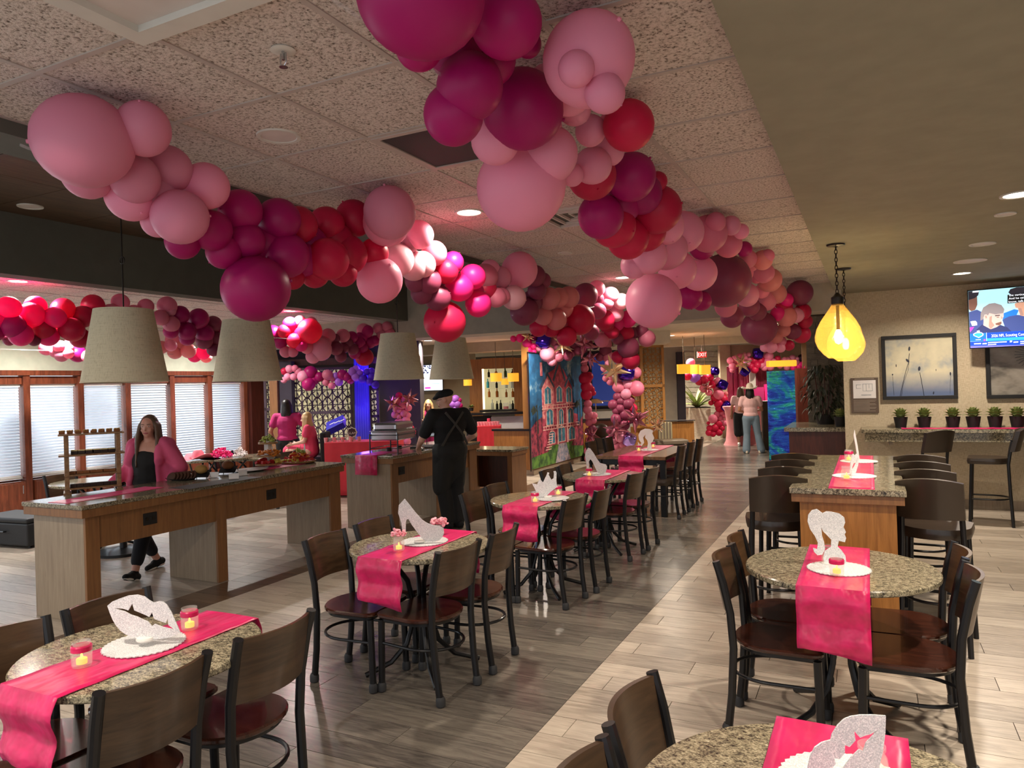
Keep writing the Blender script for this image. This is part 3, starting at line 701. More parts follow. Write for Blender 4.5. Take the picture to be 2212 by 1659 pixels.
# centrepieces ------------------------------------------------------
def lips(L, U, R, Lo, o0, ou, o1, ol): return [[L]+U+[R, o1]+ou[::-1]+[o0], [L, o0]+ol+[o1, R]+Lo]
d1 = depth((XT+.02, 1.9, 1.0))
cutout('lips_cutout', 'silver glitter lips cutout standing on the front left table', lips((235, 1308), [(246, 1299), (261, 1293), (281, 1286), (301, 1284), (316, 1288), (326, 1296), (335, 1301), (347, 1298), (355, 1299), (363, 1305), (373, 1322), (380, 1339)], (391, 1366), [(369, 1376), (345, 1380), (323, 1382), (305, 1380), (289, 1376), (273, 1370), (261, 1361), (252, 1350), (246, 1339), (240, 1324)], (248, 1313), [(268, 1314), (280, 1318), (289, 1303), (293, 1318), (310, 1325), (325, 1332), (331, 1322), (335, 1336), (345, 1340), (360, 1345), (364, 1336), (366, 1350)], (378, 1359), [(272, 1320), (285, 1327), (300, 1332), (312, 1338), (322, 1342), (330, 1352), (336, 1347), (355, 1354)]), d1, puck=1)
p = PZ(312, 1392, TZ+.006); doily(p.x, p.y, TZ+.007, .15, 'silver glitter scalloped placemat under the front left lips cutout')
jar(PZ(177, 1440, TZ+.005), 'tealight jar with pink ribbon on the front left runner, left of the lips')
jar(PZ(410, 1360, TZ+.005), 'tealight jar with pink ribbon on the front left runner, right of the lips')
d2 = depth((XT, 3.8, 1.0))
cutout('heel_cutout', 'large silver glitter high-heel cutout on the near heel table', [[(877, 1077), (864, 1091), (862, 1108), (868, 1128), (871, 1158), (877, 1158), (878, 1128), (880, 1122), (884, 1121), (891, 1134), (901, 1148), (911, 1161), (917, 1169), (935, 1170), (949, 1167), (956, 1160), (960, 1151), (959, 1141), (950, 1136), (938, 1134), (925, 1130), (913, 1122), (900, 1107), (888, 1091)]], d2, puck=1)
p = PZ(917, 1172, TZ); doily(p.x, p.y, TZ+.007, .15, 'silver scalloped placemat under the large heel cutout')
jar(PZ(862, 1190, TZ+.005), 'tealight jar with pale pink petals on the near heel table', None, 1)
t = thing('petal_bunch', 'bunch of pale pink petals behind the toe of the large heel cutout', 'flowers', PZ(950, 1152, TZ+.01)); b = MB(); rq = random.Random(2)
for i in range(40): b.ell((rq.uniform(-.045, .045), rq.uniform(-.03, .03), .06+rq.uniform(0, .04)), (.014, .014, .006), Matrix.Rotation(rq.random()*3, 3, 'X'), 7, 5)
b.build('petals', 'petal_soft', t); MB().lathe([(.026, 0), (.03, .06), (.027, .06), (.023, .003)], 16).build('cup', 'clear_glass', t)
d3 = depth((XT, 5.66, 1.0))
cutout('crown_cutout', 'silver glitter crown cutout tilted on the third table', [[(1162, 1074), (1156, 1056), (1150, 1044), (1161, 1046), (1167, 1034), (1174, 1042), (1183, 1024), (1184, 1020), (1188, 1021), (1187, 1026), (1192, 1036), (1197, 1033), (1198, 1022), (1197, 1018), (1202, 1017), (1204, 1021), (1203, 1036), (1204, 1052), (1190, 1062), (1179, 1073)]], d3, puck=1)
p = PZ(1192, 1078, TZ); doily(p.x, p.y, TZ+.007, .15, 'silver scalloped placemat under the crown cutout')
jar(PZ(1156, 1086, TZ+.005), 'tealight jar with pink ribbon left of the crown cutout'); jar(PZ(1206, 1070, TZ+.005), 'tealight jar with pink ribbon right of the crown cutout')
d4 = depth((XT-.02, 7.28, 1.0))
cutout('heel_cutout', 'smaller pale high-heel cutout on the fourth table', [[(1272, 967), (1266, 977), (1265, 985), (1267, 1000), (1268, 1013), (1272, 1013), (1273, 997), (1276, 992), (1280, 996), (1285, 1008), (1291, 1021), (1301, 1025), (1309, 1019), (1312, 1008), (1309, 1003), (1297, 1000), (1290, 990), (1284, 979), (1277, 969)]], d4, puck=1)
p = PZ(1290, 1026, TZ); doily(p.x, p.y, TZ+.007, .15, 'silver scalloped placemat under the smaller heel cutout')
jar(PZ(1273, 1029, TZ+.005), 'tealight jar with pink ribbon by the smaller heel cutout')
d5 = depth((-2.85, 10.0, 1.0))
cutout('profile_cutout', 'pale cutout of a head with a curled ponytail on the timber table', [[(1395, 926), (1385, 930), (1380, 940), (1381, 950), (1386, 957), (1383, 960), (1378, 954), (1379, 962), (1386, 964), (1392, 956), (1390, 945), (1396, 938)], [(1395, 926), (1396, 938), (1394, 945), (1399, 952), (1400, 958), (1398, 968), (1408, 971), (1406, 958), (1410, 954), (1414, 946), (1410, 936), (1412, 930), (1406, 927)]], d5, 'card_white', puck=1)
p = PZ(1403, 973, TZ); doily(p.x, p.y, TZ+.007, .13, 'pale scalloped placemat under the cutout on the timber table', 'card_white')
jar(PZ(1380, 975, TZ+.005), 'tealight jar with pink ribbon left of the cutout on the timber table'); jar(PZ(1411, 967, TZ+.005), 'tealight jar with pink ribbon right of the cutout on the timber table')
d6 = depth((-.16, 4.06, 1.0))
cutout('profile_cutout', 'silver glitter cutout of a head in profile with a tall ponytail', [[(1768, 1099), (1757, 1102), (1749, 1112), (1747, 1126), (1752, 1143), (1762, 1158), (1768, 1172), (1766, 1186), (1757, 1183), (1759, 1192), (1766, 1199), (1776, 1198), (1783, 1186), (1781, 1170), (1777, 1156), (1776, 1138), (1781, 1122), (1780, 1108)], [(1780, 1108), (1781, 1122), (1776, 1138), (1780, 1148), (1790, 1158), (1797, 1166), (1796, 1181), (1782, 1190), (1778, 1206), (1782, 1220), (1828, 1220), (1826, 1200), (1818, 1188), (1810, 1180), (1813, 1168), (1826, 1171), (1829, 1162), (1826, 1154), (1829, 1149), (1824, 1138), (1828, 1128), (1826, 1117), (1816, 1109), (1800, 1105), (1789, 1104)]], d6, puck=1)
p = PZ(1812, 1232, TZ); doily(p.x, p.y, TZ+.007, .15, 'silver scalloped placemat under the glitter ponytail cutout')
jar(PZ(1808, 1243, TZ+.012), 'tealight jar standing in front of the glitter ponytail cutout'); jar(PZ(1790, 1216, TZ+.005), 'tealight jar behind the glitter ponytail cutout')
d7 = depth((-.1, 1.78, 1.0))
cutout('lips_cutout', 'large silver glitter lips cutout cut off by the bottom edge', lips((1742, 1690), [(1746, 1655), (1752, 1632), (1762, 1613), (1778, 1602), (1797, 1597), (1800, 1585), (1813, 1565), (1827, 1552), (1842, 1546), (1862, 1543), (1890, 1543)], (1917, 1545), [(1915, 1580), (1909, 1620), (1898, 1660), (1880, 1690), (1850, 1706), (1810, 1712), (1770, 1706)], (1760, 1692), [(1790, 1668), (1806, 1648), (1803, 1636), (1815, 1638), (1826, 1625), (1827, 1608), (1837, 1612), (1850, 1598), (1848, 1578), (1860, 1592), (1870, 1588), (1884, 1584)], (1902, 1573), [(1795, 1682), (1820, 1660), (1840, 1634), (1858, 1617), (1866, 1622), (1873, 1603)]), d7, puck=1)
p = PZ(1825, 1700, TZ); doily(p.x, p.y, TZ+.007, .15, 'silver scalloped placemat under the large lips cutout at the bottom edge')
jar(Vector((-.02, 1.9, TZ+.005)), 'tealight jar glowing behind the large lips cutout at the bottom edge', None)
db = depth((-.12, 5.5, 1.2))
p = PZ(1845, 1029, 1.056); doily(p.x, p.y, 1.058, .14, 'pale scalloped placemat on the bar table, nearer one', 'card_white')
cutout('lips_cutout', 'silver lips cutout seen nearly edge-on on the bar table', lips((1830, 1020), [(1833, 1000), (1838, 985), (1843, 980), (1848, 984), (1854, 980)], (1862, 985), [(1858, 1005), (1850, 1020), (1842, 1028), (1835, 1027)], (1835, 1014), [(1842, 1002), (1848, 997)], (1857, 990), [(1845, 1008), (1851, 1000)]), db, puck=1, turn=.5)
jar(PZ(1829, 1037, 1.056), 'empty clear jar upside down on the bar table runner', None)
p = PZ(1855, 997, 1.056); doily(p.x, p.y, 1.058, .14, 'pale scalloped placemat on the bar table, farther one', 'card_white')
cutout('tall_card_cutout', 'thin white card cutout seen edge-on at the far end of the bar table', [[(1846, 928), (1843, 940), (1848, 965), (1852, 990), (1856, 1002), (1860, 1002), (1857, 985), (1853, 960)]], depth((-.1, 6.4, 1.2)), 'card_white', puck=1, turn=.4)
jar(PZ(1834, 996, 1.056), 'small jar with pink ribbon at the far end of the bar table')

# ================================================================== BUFFET COUNTERS
def counter(x0, x1, y0, y1, legs, outlets, label, top=.93):
    t = thing('buffet_counter', label, 'counter', ((x0+x1)/2, y0, 0)); w = (x1-x0)/2; L = y1-y0
    MB().box((-w, 0, top-.035), (w, L, top)).build('granite_top', 'granite', t, 0, .006)
    MB().box((-w+.01, .01, top-.1), (w-.01, L-.01, top-.035)).build('edge_band', 'oak_front', t, 0, .003)
    MB().box((w-.1, .1, top-.36), (w-.07, L-.1, top-.1)).build('front_apron', 'oak_front', t, 0)
    MB().box((-w+.07, .1, top-.36), (-w+.1, L-.1, top-.1)).build('rear_apron', 'oak_front', t, 0)
    for a, b in legs:
        lg = MB().box((-w+.06, a-y0, 0), (w-.075, b-y0, top-.1)).build('end_panel', 'laminate', t, 0, .003)
        MB().box((w-.075, a-y0, 0), (w-.05, b-y0, top-.1)).build('oak_facing', 'oak_front', lg, 0, .002)
    for yy in outlets:
        o = MB().box((w-.07, yy-y0-.065, top-.26), (w-.062, yy-y0+.065, top-.16)).build('power_outlet', 'black_matte', t, 0, .003)
        for q in (-.03, .03): MB().box((w-.062, yy-y0+q-.014, top-.225), (w-.06, yy-y0+q+.014, top-.195)).build('socket', 'bronze', o, 0)
    return t
def yx(px, py, X): return PX(px, py, X).y
cx0, cx1 = -6.2, -5.43
L1 = [(3.56, yx(217, 1200, cx1-.05)), (yx(471, 1200, cx1-.05), yx(492, 1200, cx1-.05)), (yx(716, 1150, cx1-.05), yx(738, 1150, cx1-.05))]
counter(cx0, cx1, 3.5, L1[2][1]+.04, L1, [yx(325, 1108, cx1-.06), yx(587, 1060, cx1-.06)], 'long granite-topped oak buffet counter carrying desserts and fruit')
e2 = yx(1030, 990, -5.33)
L2 = [(7.37, yx(862, 1080, -5.33)), (yx(945, 1060, -5.33), yx(966, 1060, -5.33)), (e2-.22, e2)]
counter(-6.1, -5.28, 7.33, e2+.04, L2, [yx(870, 1010, -5.33)], 'second granite buffet counter where the man in black works')
p = PZ(1116, 970, .76)
t = thing('low_counter', 'lower oak counter with granite top holding white dishes', 'counter', (p.x-.45, p.y+.1, 0))
MB().box((-.5, -.25, .725), (.45, .35, .76)).build('granite_top', 'granite', t, 0, .004); MB().box((-.48, -.23, .66), (.43, .33, .725)).build('edge_band', 'oak_front', t, 0); MB().box((-.48, -.2, 0), (-.4, .32, .66)).box((.33, -.2, 0), (.41, .32, .66)).build('end_panel', 'oak_front', t, 0); MB().box((-.4, .2, .1), (.33, .23, .66)).build('rear_panel', 'cherry_dark', t, 0)
CT = .93
# dessert rack ------------------------------------------------------
pa, pb = PZ(146, 1068, CT), PZ(258, 1058, CT); ax = (pb-pa); ax.z = 0; LR = ax.length; rzk = math.atan2(ax.y, ax.x)
t = thing('dessert_rack', 'wooden four-shelf rack of sweets on the near end of the buffet', 'rack', (pa.x, pa.y, CT), rzk); dr = depth(pa)
hz = [.035, (1068-1030)/F_PX*dr, (1068-987)/F_PX*dr, (1068-942)/F_PX*dr]
for xx in (.0, LR):
    for yy in (0, .17): MB().box((xx-.018, yy-.012, 0), (xx+.018, yy+.012, hz[3])).build('post', 'rack_wood', t, 0, .002)
    MB().box((xx-.03, -.05, 0), (xx+.03, .22, .014)).build('foot', 'rack_wood', t, 0, .002)
for k, zz in enumerate(hz): MB().box((-.06 if k > 1 else -.02, -.02, zz-.0), (LR+.05 if k > 1 else LR+.02, .19, zz+.014)).build('shelf', 'rack_wood', t, 0, .002)
Rk = Matrix.Translation((pa.x, pa.y, CT)) @ Matrix.Rotation(rzk, 4, 'Z'); rq = random.Random(11)
def sweet(kind, lab, base, pos, size, top=None, rz=0):
    o = thing(kind, lab, 'dessert', Rk @ Vector(pos), rzk+rz, lab.split(' on ')[-1]+' sweets')
    MB().box((-size[0]/2, -size[1]/2, 0), (size[0]/2, size[1]/2, size[2])).build('body', base, o, 0, .003)
    if top == 'crumb':
        b = MB()
        for i in range(9): b.ell((rq.uniform(-.5, .5)*size[0]*.8, rq.uniform(-.5, .5)*size[1]*.8, size[2]+.003), (.009, .009, .008), None, 6, 4)
        b.build('crumble_topping', 'crumble', o, 0)
    elif top: MB().box((-size[0]/2, -size[1]/2, size[2]), (size[0]/2, size[1]/2, size[2]+.008)).build('icing', top, o, 0, .002)
for i in range(8): sweet('crumble_square', 'crumble-topped square on the top shelf of the dessert rack', 'cookie', (-.03+i*(LR+.05)/7.4, .06, hz[3]+.015), (.045, .05, .022), 'crumb', rq.uniform(-.2, .2))
for i in range(6): sweet('iced_brownie', 'iced dark brownie on the second shelf of the dessert rack', 'brownie', (.06+i*(LR-.1)/5.2, .06, hz[2]+.015), (.052, .05, .028), 'cream_top', rq.uniform(-.15, .15))
for i in range(7): sweet('cookie_bar', 'brown cookie bar on the third shelf of the dessert rack', 'cookie', (.045+i*(LR-.08)/6.2, .06, hz[1]+.015), (.05, .05, .024), None, rq.uniform(-.2, .2))
for i in range(7): sweet('dark_brownie', 'dark brownie square on the bottom shelf of the dessert rack', 'brownie', (.045+i*(LR-.08)/6.2, .05, hz[0]+.015), (.05, .05, .03), None, rq.uniform(-.2, .2))
o = MB().box((-.12, -.45, 0), (.12, .45, .003)).build('table_runner', 'satin', None, 0, 0, (-5.82, 4.0, CT)); o.rotation_euler = (0, 0, .05); tag(o, 'dark pink satin runner lying under the dessert rack', 'table runner', 'pink satin runners')
YE1 = L1[2][1]+.04
def on(px, py, z=CT): p = PZ(px, py, z); return Vector((min(-5.5, max(-6.08, p.x)), min(YE1-.1, max(3.6, p.y)), z))
# cookie tray
p = on(368, 1035); t = thing('cookie_tray', 'black tray on the buffet in front of the pink hoodie', 'tray', p); MB().lathe([(.001, .004), (.12, .004), (.14, .018), (.144, .018), (.125, 0), (.001, 0)], 28, cap=False, sx=1.2, sy=.8).build('tray', 'black_matte', t)
for i in range(7):
    o = MB().lathe([(.001, -.008), (.045, -.008), (.05, 0), (.045, .006), (.001, .01)], 16, cap=False).build('brown_cookie', 'choc', None, 40, 0, p+Vector((-.03+.012*i, -.085+i*.03, .035))); o.rotation_euler = (1.0, .25, 0); tag(o, 'overlapping brown cookie on the black tray', 'cookie', 'cookies on the black tray')
# tilted easel trays with loaves
for k, (px, py) in enumerate(((435, 1032), (493, 1022))):
    p = on(px, py); t = thing('easel_tray', 'tilted black wire tray on the buffet, %s one' % ['nearer', 'farther'][k], 'tray', p, .5)
    MB().cbox((0, 0, .04), (.17, .12, .006), rot=Matrix.Rotation(.5, 3, 'X')).build('tray', 'black_matte', t, 0); MB().tube([(-.07, .05, .06), (-.08, .09, 0)], .004, 6).tube([(.07, .05, .06), (.08, .09, 0)], .004, 6).tube([(-.07, -.05, .015), (-.08, -.07, 0)], .004, 6).tube([(.07, -.05, .015), (.08, -.07, 0)], .004, 6).build('wire_stand', 'black_metal', t)
    b = MB().ell((0, 0, 0), (.075, .05, .045), Matrix.Rotation(.4, 3, 'X'), 18, 11); o = b.build('bread_round', 'crumble' if k == 0 else 'cookie', None, 60, 0, p+Vector((0, 0, .085))); tag(o, 'round brown cookie stack leaning on the %s tilted black tray' % ['nearer', 'farther'][k], 'cookie')
MB_mat = MB().box((-.14, -.42, 0), (.14, .42, .002)).build('serving_mat', 'black_matte', None, 0, 0, on(470, 1042)); tag(MB_mat, 'flat dark mat under the tilted trays on the buffet', 'mat')
for k, (px, py) in enumerate(((402, 1035), (460, 1032), (505, 1035), (527, 1027))):
    o = MB().box((-.045, -.03, 0), (.045, .03, .001)).cbox((0, .03, .025), (.09, .002, .05)).build('menu_card', 'card_white', None, 0, 0, on(px, py)+Vector((0, 0, .003))); o.rotation_euler = (0, 0, .4*k); tag(o, 'small folded white card on the buffet, '+['by the cookie tray', 'between the two tilted trays', 'before the farther tilted tray', 'beside the white platter'][k], 'card', 'white cards on the buffet')
# plates and fruit
p = on(540, 1017); tag(MB().lathe([(.001, .004), (.1, .004), (.16, .018), (.164, .016), (.11, 0), (.001, 0)], 32, cap=False, sy=1.3).build('white_platter', 'white_ceramic', None, 40, 0, p), 'empty white oval platter beside the watermelon board', 'platter')
p = on(530, 1006); t = thing('straw_cup', 'white cup of straws behind the white platter', 'cup', p+Vector((0, .05, 0))); MB().lathe([(.028, 0), (.034, .1), (.031, .1), (.026, .004)], 18).build('cup', 'white_plastic', t)
for i in range(4): MB().tube([(0, 0, .05), (-.03+.02*i, .01*i, .22)], .004, 6).build('straw', 'white_plastic', t)
pb_ = on(572, 1007); t = thing('tiered_fruit_stand', 'three-tier wooden fruit stand with grapes on top', 'fruit stand', pb_); ds = depth(pb_); zt = [.03, (1007-983)/F_PX*ds, (1007-956)/F_PX*ds]
for k, (zz, r) in enumerate(zip(zt, (.14, .135, .105))): MB().lathe([(.001, -.012), (r, -.012), (r, .006), (.001, .006)], 32, (0, 0, zz), cap=False).build('tier', 'board_wood', t)
MB().box((-.03, -.03, 0), (.03, .03, zt[2]-.012)).build('column', 'white_plastic', t, 0)
def heap(center, n, r, h, maker, lab, cat, grp, seed):
    q = random.Random(seed)
    for i in range(n):
        a = q.random()*2*PI; rr = r*math.sqrt(q.random()); zz = h*(1-rr/r)*q.random()
        maker(Vector(center)+Vector((math.cos(a)*rr, math.sin(a)*rr, zz)), q, lab, cat, grp)
CH_M = {'cube': MB().box((-.017, -.017, -.012), (.017, .017, .012)).mesh('chunk', 0), 'slice': MB().poly([(math.cos(PI*i/10)*.036, math.sin(PI*i/10)*.036) for i in range(11)]+[(math.cos(PI-PI*i/10)*.018, math.sin(PI-PI*i/10)*.018) for i in range(11)], (Vector((0, 0, -.005)), Vector((1, 0, 0)), Vector((0, 1, 0))), .012).mesh('slice', 40)}
def chunk(kind, mat, name):
    def f(p, q, lab, cat, grp):
        o = mk(name, CH_M[kind], mat, None, 0, p+Vector((0, 0, .014)), 'OBJECT'); o.rotation_euler = (q.uniform(-.6, .6), q.uniform(-.6, .6), q.random()*6); s = q.uniform(.85, 1.3); o.scale = (s, s, s); tag(o, lab, cat, grp)
    return f
gm = MB().ell((0, 0, 0), (.011, .011, .0135), None, 10, 7).mesh('grape')
def bunch(c, n, r, h, lab, seed, mat='grape'):
    t = thing('grape_bunch', lab, 'grapes', c); q = random.Random(seed)
    for i in range(n):
        a = q.random()*6.28; rr = r*math.sqrt(q.random()); g = mk('grape', gm, mat if q.random() < .93 else 'grape_red', t, 0, (math.cos(a)*rr, math.sin(a)*rr, .012+h*(1-(rr/r)**2)*q.random()), 'OBJECT'); g.rotation_euler = (q.random()*3, q.random()*3, 0); s = q.uniform(.9, 1.25); g.scale = (s, s, s)
    MB().tube([(0, 0, .01), (.02, .01, h+.03)], .002, 5).build('stem', 'leaf_green', t)
bunch(pb_+Vector((0, 0, zt[2]+.006)), 60, .088, .075, 'green grapes heaped on the top tier of the fruit stand', 1)
heap(pb_+Vector((0, 0, zt[1]+.005)), 34, .115, .06, chunk('slice', 'melon_orange', 'cantaloupe_slice'), 'orange cantaloupe slice on the middle tier of the fruit stand', 'fruit', 'cantaloupe slices', 2)
heap(pb_+Vector((-.03, -.03, zt[0]+.005)), 30, .1, .06, chunk('cube', 'melon_red', 'watermelon_chunk'), 'red watermelon chunk on the bottom tier of the fruit stand', 'fruit', 'watermelon chunks on the stand', 3)
heap(pb_+Vector((.08, .06, zt[0]+.005)), 8, .04, .04, chunk('cube', 'pineapple', 'pineapple_chunk'), 'yellow pineapple chunk on the bottom tier of the fruit stand', 'fruit', 'pineapple chunks on the stand', 4)
pf = on(644, 1000); tag(MB().lathe([(.001, 0), (.17, 0), (.2, .012), (.205, .03), (.195, .032), (.17, .014), (.001, .01)], 40, cap=False).build('fruit_platter', 'board_wood', None, 40, 0, pf), 'round wooden platter piled with mixed fruit beside the grape stand', 'platter')
heap(pf+Vector((0, 0, .012)), 70, .175, .13, chunk('cube', 'melon_red', 'watermelon_chunk'), 'red watermelon chunk on the round wooden platter', 'fruit', 'watermelon chunks on the platter', 5)
heap(pf+Vector((.02, 0, .05)), 16, .11, .09, chunk('slice', 'melon_orange', 'cantaloupe_slice'), 'orange cantaloupe slice on the round wooden platter', 'fruit', 'cantaloupe slices on the platter', 6)
for i in range(7): o = mk('pineapple_chunk', CH_M['cube'], 'pineapple', None, 0, pf+Vector((-.06+.022*i, -.165+.012*i, .04)), 'OBJECT'); o.scale = (1, 1, 1.5); tag(o, 'yellow pineapple chunk in a row at the front of the round platter', 'fruit', 'pineapple row on the platter')
bunch(pf+Vector((0, .02, .11)), 34, .065, .06, 'green grapes crowning the round fruit platter', 8)
o = MB().box((-.1, -.14, 0), (.1, .14, .012)).build('napkin_stack', 'petal_pink', None, 0, .003, on(702, 990)); o.rotation_euler = (0, 0, .3); tag(o, 'stack of bright pink napkins beside the fruit platter', 'napkins')
o = MB().box((-.12, -.3, 0), (.12, .3, .002)).build('table_runner', 'satin', None, 0, 0, on(610, 1008)+Vector((-.05, 0, 0))); tag(o, 'pink satin runner under the fruit platter and stand', 'table runner', 'pink satin runners')
jar(on(695, 985)+Vector((-.02, 0, 0)), 'tealight jar at the far end of the long buffet'); 
tag(MB().poly([(0, 0), (.02, .0), (.035, .12), (.03, .2), (.02, .22), (.008, .14)], (Vector((0, 0, 0)), Vector((1, 0, 0)), Vector((0, 0, 1))), .004).build('card_cutout', 'card_white', None, 0, 0, Vector((-5.98, YE1-.08, CT))), 'thin white cutout edge-on behind the fruit platter', 'cutout')
# second counter: runner, chafing dish, boards ----------------------------------------------
o = MB().add(*(lambda: ([(x, y, z) for (y, z) in ((.55, CT+.003), (.0, CT+.003), (-.006, CT-.0), (-.01, CT-.08), (-.012, CT-.16), (-.016, CT-.24)) for x in (-.17, -.06, .06, .17)], [(i*4+k, i*4+k+1, i*4+k+5, i*4+k+4) for i in range(5) for k in range(3)]))()).build('table_runner', 'satin', None, 60, 0, (-5.68, 7.325, 0)); sm = o.modifiers.new('solid', 'SOLIDIFY'); sm.thickness = .002; sm.offset = 1; tag(o, 'pink satin runner folded over the near end of the second buffet counter', 'table runner', 'pink satin runners')
pc = on(832, 970); pc = Vector((-5.7, 7.95, CT))
t = thing('chafing_dish', 'stainless chafing dish with open lid on a black stand', 'chafing dish', pc, .15); w, l, h = .2, .29, .23
for sx in (-1, 1):
    for sy in (-1, 1): MB().tube([(sx*w, sy*l, h+.02), (sx*w, sy*l, .0)], .009, 8).build('leg', 'black_metal', t)
MB().tube([(-w, -l, h), (w, -l, h), (w, l, h), (-w, l, h)], .007, 6, closed=True).tube([(-w, -l, .06), (w, -l, .06), (w, l, .06), (-w, l, .06)], .006, 6, closed=True).build('stand_frame', 'black_metal', t)
MB().box((-w+.01, -l+.01, h-.07), (w-.01, l-.01, h+.05)).build('water_pan', 'steel', t, 0, .015); MB().box((-w, -l, h+.05), (w, l, h+.058)).build('rim', 'steel', t, 0, .002)
MB().box((-w+.03, -l+.03, h+.05), (w-.03, l-.03, h+.16)).build('lid', 'steel', t, 0, .03)
for k in (-1, 1): MB().lathe([(.035, .012), (.035, .06), (.03, .062)], 18, (0, k*.15, 0)).build('fuel_can', 'bronze', t)
o = MB().box((-.15, -.2, 0), (.15, .2, .02)).build('carving_board', 'black_matte', None, 0, .004, (-5.6, 8.55, CT)); o.rotation_euler = (0, 0, .2); tag(o, 'black serving board in front of the man in black', 'board')
o = MB().lathe([(.04, 0), (.05, .01), (.04, .03), (.015, .035)], 18).tube([(.04, 0, .015), (.2, .05, .02)], .006, 6).build('serving_spoon', 'steel', None, 40, 0, (-5.42, 8.15, CT+.002)); tag(o, 'steel serving spoon beside the chafing dish', 'spoon')
p = PZ(1010, 956, CT); t = thing('chafing_dish', 'second steel chafing dish partly behind the man in black', 'chafing dish', (-5.75, 9.35, CT))
MB().box((-.17, -.25, .1), (.17, .25, .2)).build('water_pan', 'steel', t, 0, .015); MB().tube([(-.18, -.26, 0), (-.18, -.26, .16), (.18, -.26, .16), (.18, -.26, 0)], .007, 6).tube([(-.18, .26, 0), (-.18, .26, .16), (.18, .26, .16), (.18, .26, 0)], .007, 6).build('stand_frame', 'black_metal', t); MB().tube([(.0, -.24, .2), (0, -.1, .36), (0, .12, .38), (0, .25, .22)], .007, 6).build('handle', 'black_metal', t); MB().box((-.17, -.25, .2), (.17, .25, .206)).build('rim', 'steel', t, 0)
# low counter contents
LCX, LCY = p.x-.45, p.y+.1
p = Vector((LCX+.22, LCY+.0, .76))
for k in range(3): tag(MB().lathe([(.001, 0), (.12, 0), (.135, .02), (.138, .045), (.132, .045), (.12, .01), (.001, .008)], 28, cap=False, sx=1.2).build('white_dish', 'white_ceramic', None, 40, .0, p+Vector((0, 0, .001+k*.03))), 'white oval dish stacked on the low counter', 'dish', 'white dishes on the low counter')
p = Vector((LCX-.2, LCY-.05, .76)); t = thing('wire_basket', 'black wire basket with gold trim and pink sweets on the low counter', 'basket', p)
for k in range(10): a = 2*PI*k/10; MB().tube([(math.cos(a)*.07, math.sin(a)*.07, 0), (math.cos(a)*.09, math.sin(a)*.09, .12)], .003, 5).build('wire', 'black_metal', t)
for zz, r in ((.0, .07), (.06, .08), (.12, .09)): MB().tube([(math.cos(2*PI*k/20)*r, math.sin(2*PI*k/20)*r, zz) for k in range(20)], .003, 5, closed=True).build('ring', 'black_metal', t)
MB().tube([(-.09, 0, .12), (-.07, 0, .25), (0, 0, .3), (.07, 0, .25), (.09, 0, .12)], .004, 6).build('handle', 'black_metal', t)
b = MB(); q = random.Random(4)
for i in range(30): a = q.random()*6.28; b.ell((math.cos(a)*.05*q.random(), math.sin(a)*.05, .02+q.random()*.04), .016, None, 7, 5)
tag(b.build('sweets', 'petal_pink', t), kind='stuff')
b = MB()
for i in range(14): a = q.random()*6.28; b.ell((.06+math.cos(a)*.07, .08+math.sin(a)*.07, .1+q.random()*.1), (.03, .02, .012), Matrix.Rotation(q.random()*3, 3, 'X'), 7, 5)
b.build('gold_tissue', 'foil_gold', t)

# ================================================================== PENDANTS
cup = None
for k, (yy, lab) in enumerate(((4.165, 'large olive fabric cone lampshade, nearest of four, before the blinds'), (5.55, 'large olive fabric cone lampshade, second, below the big magenta balloon'), (8.25, 'olive fabric cone lampshade, third, above the chafing dish'), (9.65, 'olive fabric cone lampshade, farthest, above the man in black'))):
    xp = -5.8
    if cup: cup = copy_thing(cup, (xp, yy, 1.885), 0, lab); continue
    cup = thing('pendant_lamp', lab, 'pendant lamp', (xp, yy, 1.885), 0, 'cone shade pendants over the buffet')
    s = MB().lathe([(.345, 0), (.343, .006), (.235, .625), (.2345, .63), (.229, .63), (.339, .004)], 56, cap=False).build('shade', 'shade_fabric', cup, 40)
    MB().lathe([(.346, -.002), (.346, .008), (.341, .008), (.341, -.002)], 56, cap=False).build('rim_band', 'shade_fabric', s)
    MB().lathe([(.001, .06), (.325, .06), (.325, .064), (.001, .064)], 40, cap=False).build('diffuser', 'lamp_off', cup)
    MB().tube([(0, 0, .6), (.0, 0, 1.05)], .006, 8).tube([(0, 0, 1.05), (0, 0, 1.62)], .006, 8).build('stem', 'bronze', cup)
    MB().tube([(math.cos(2*PI*i/14)*.03, 0, 1.06+math.sin(2*PI*i/14)*.03) for i in range(14)], .005, 6, closed=True).build('ring_link', 'bronze', cup)
    for a in range(3): an = a*2*PI/3; MB().tube([(0, 0, .64), (math.cos(an)*.23, math.sin(an)*.23, .62)], .004, 5).build('spider_arm', 'bronze', cup)
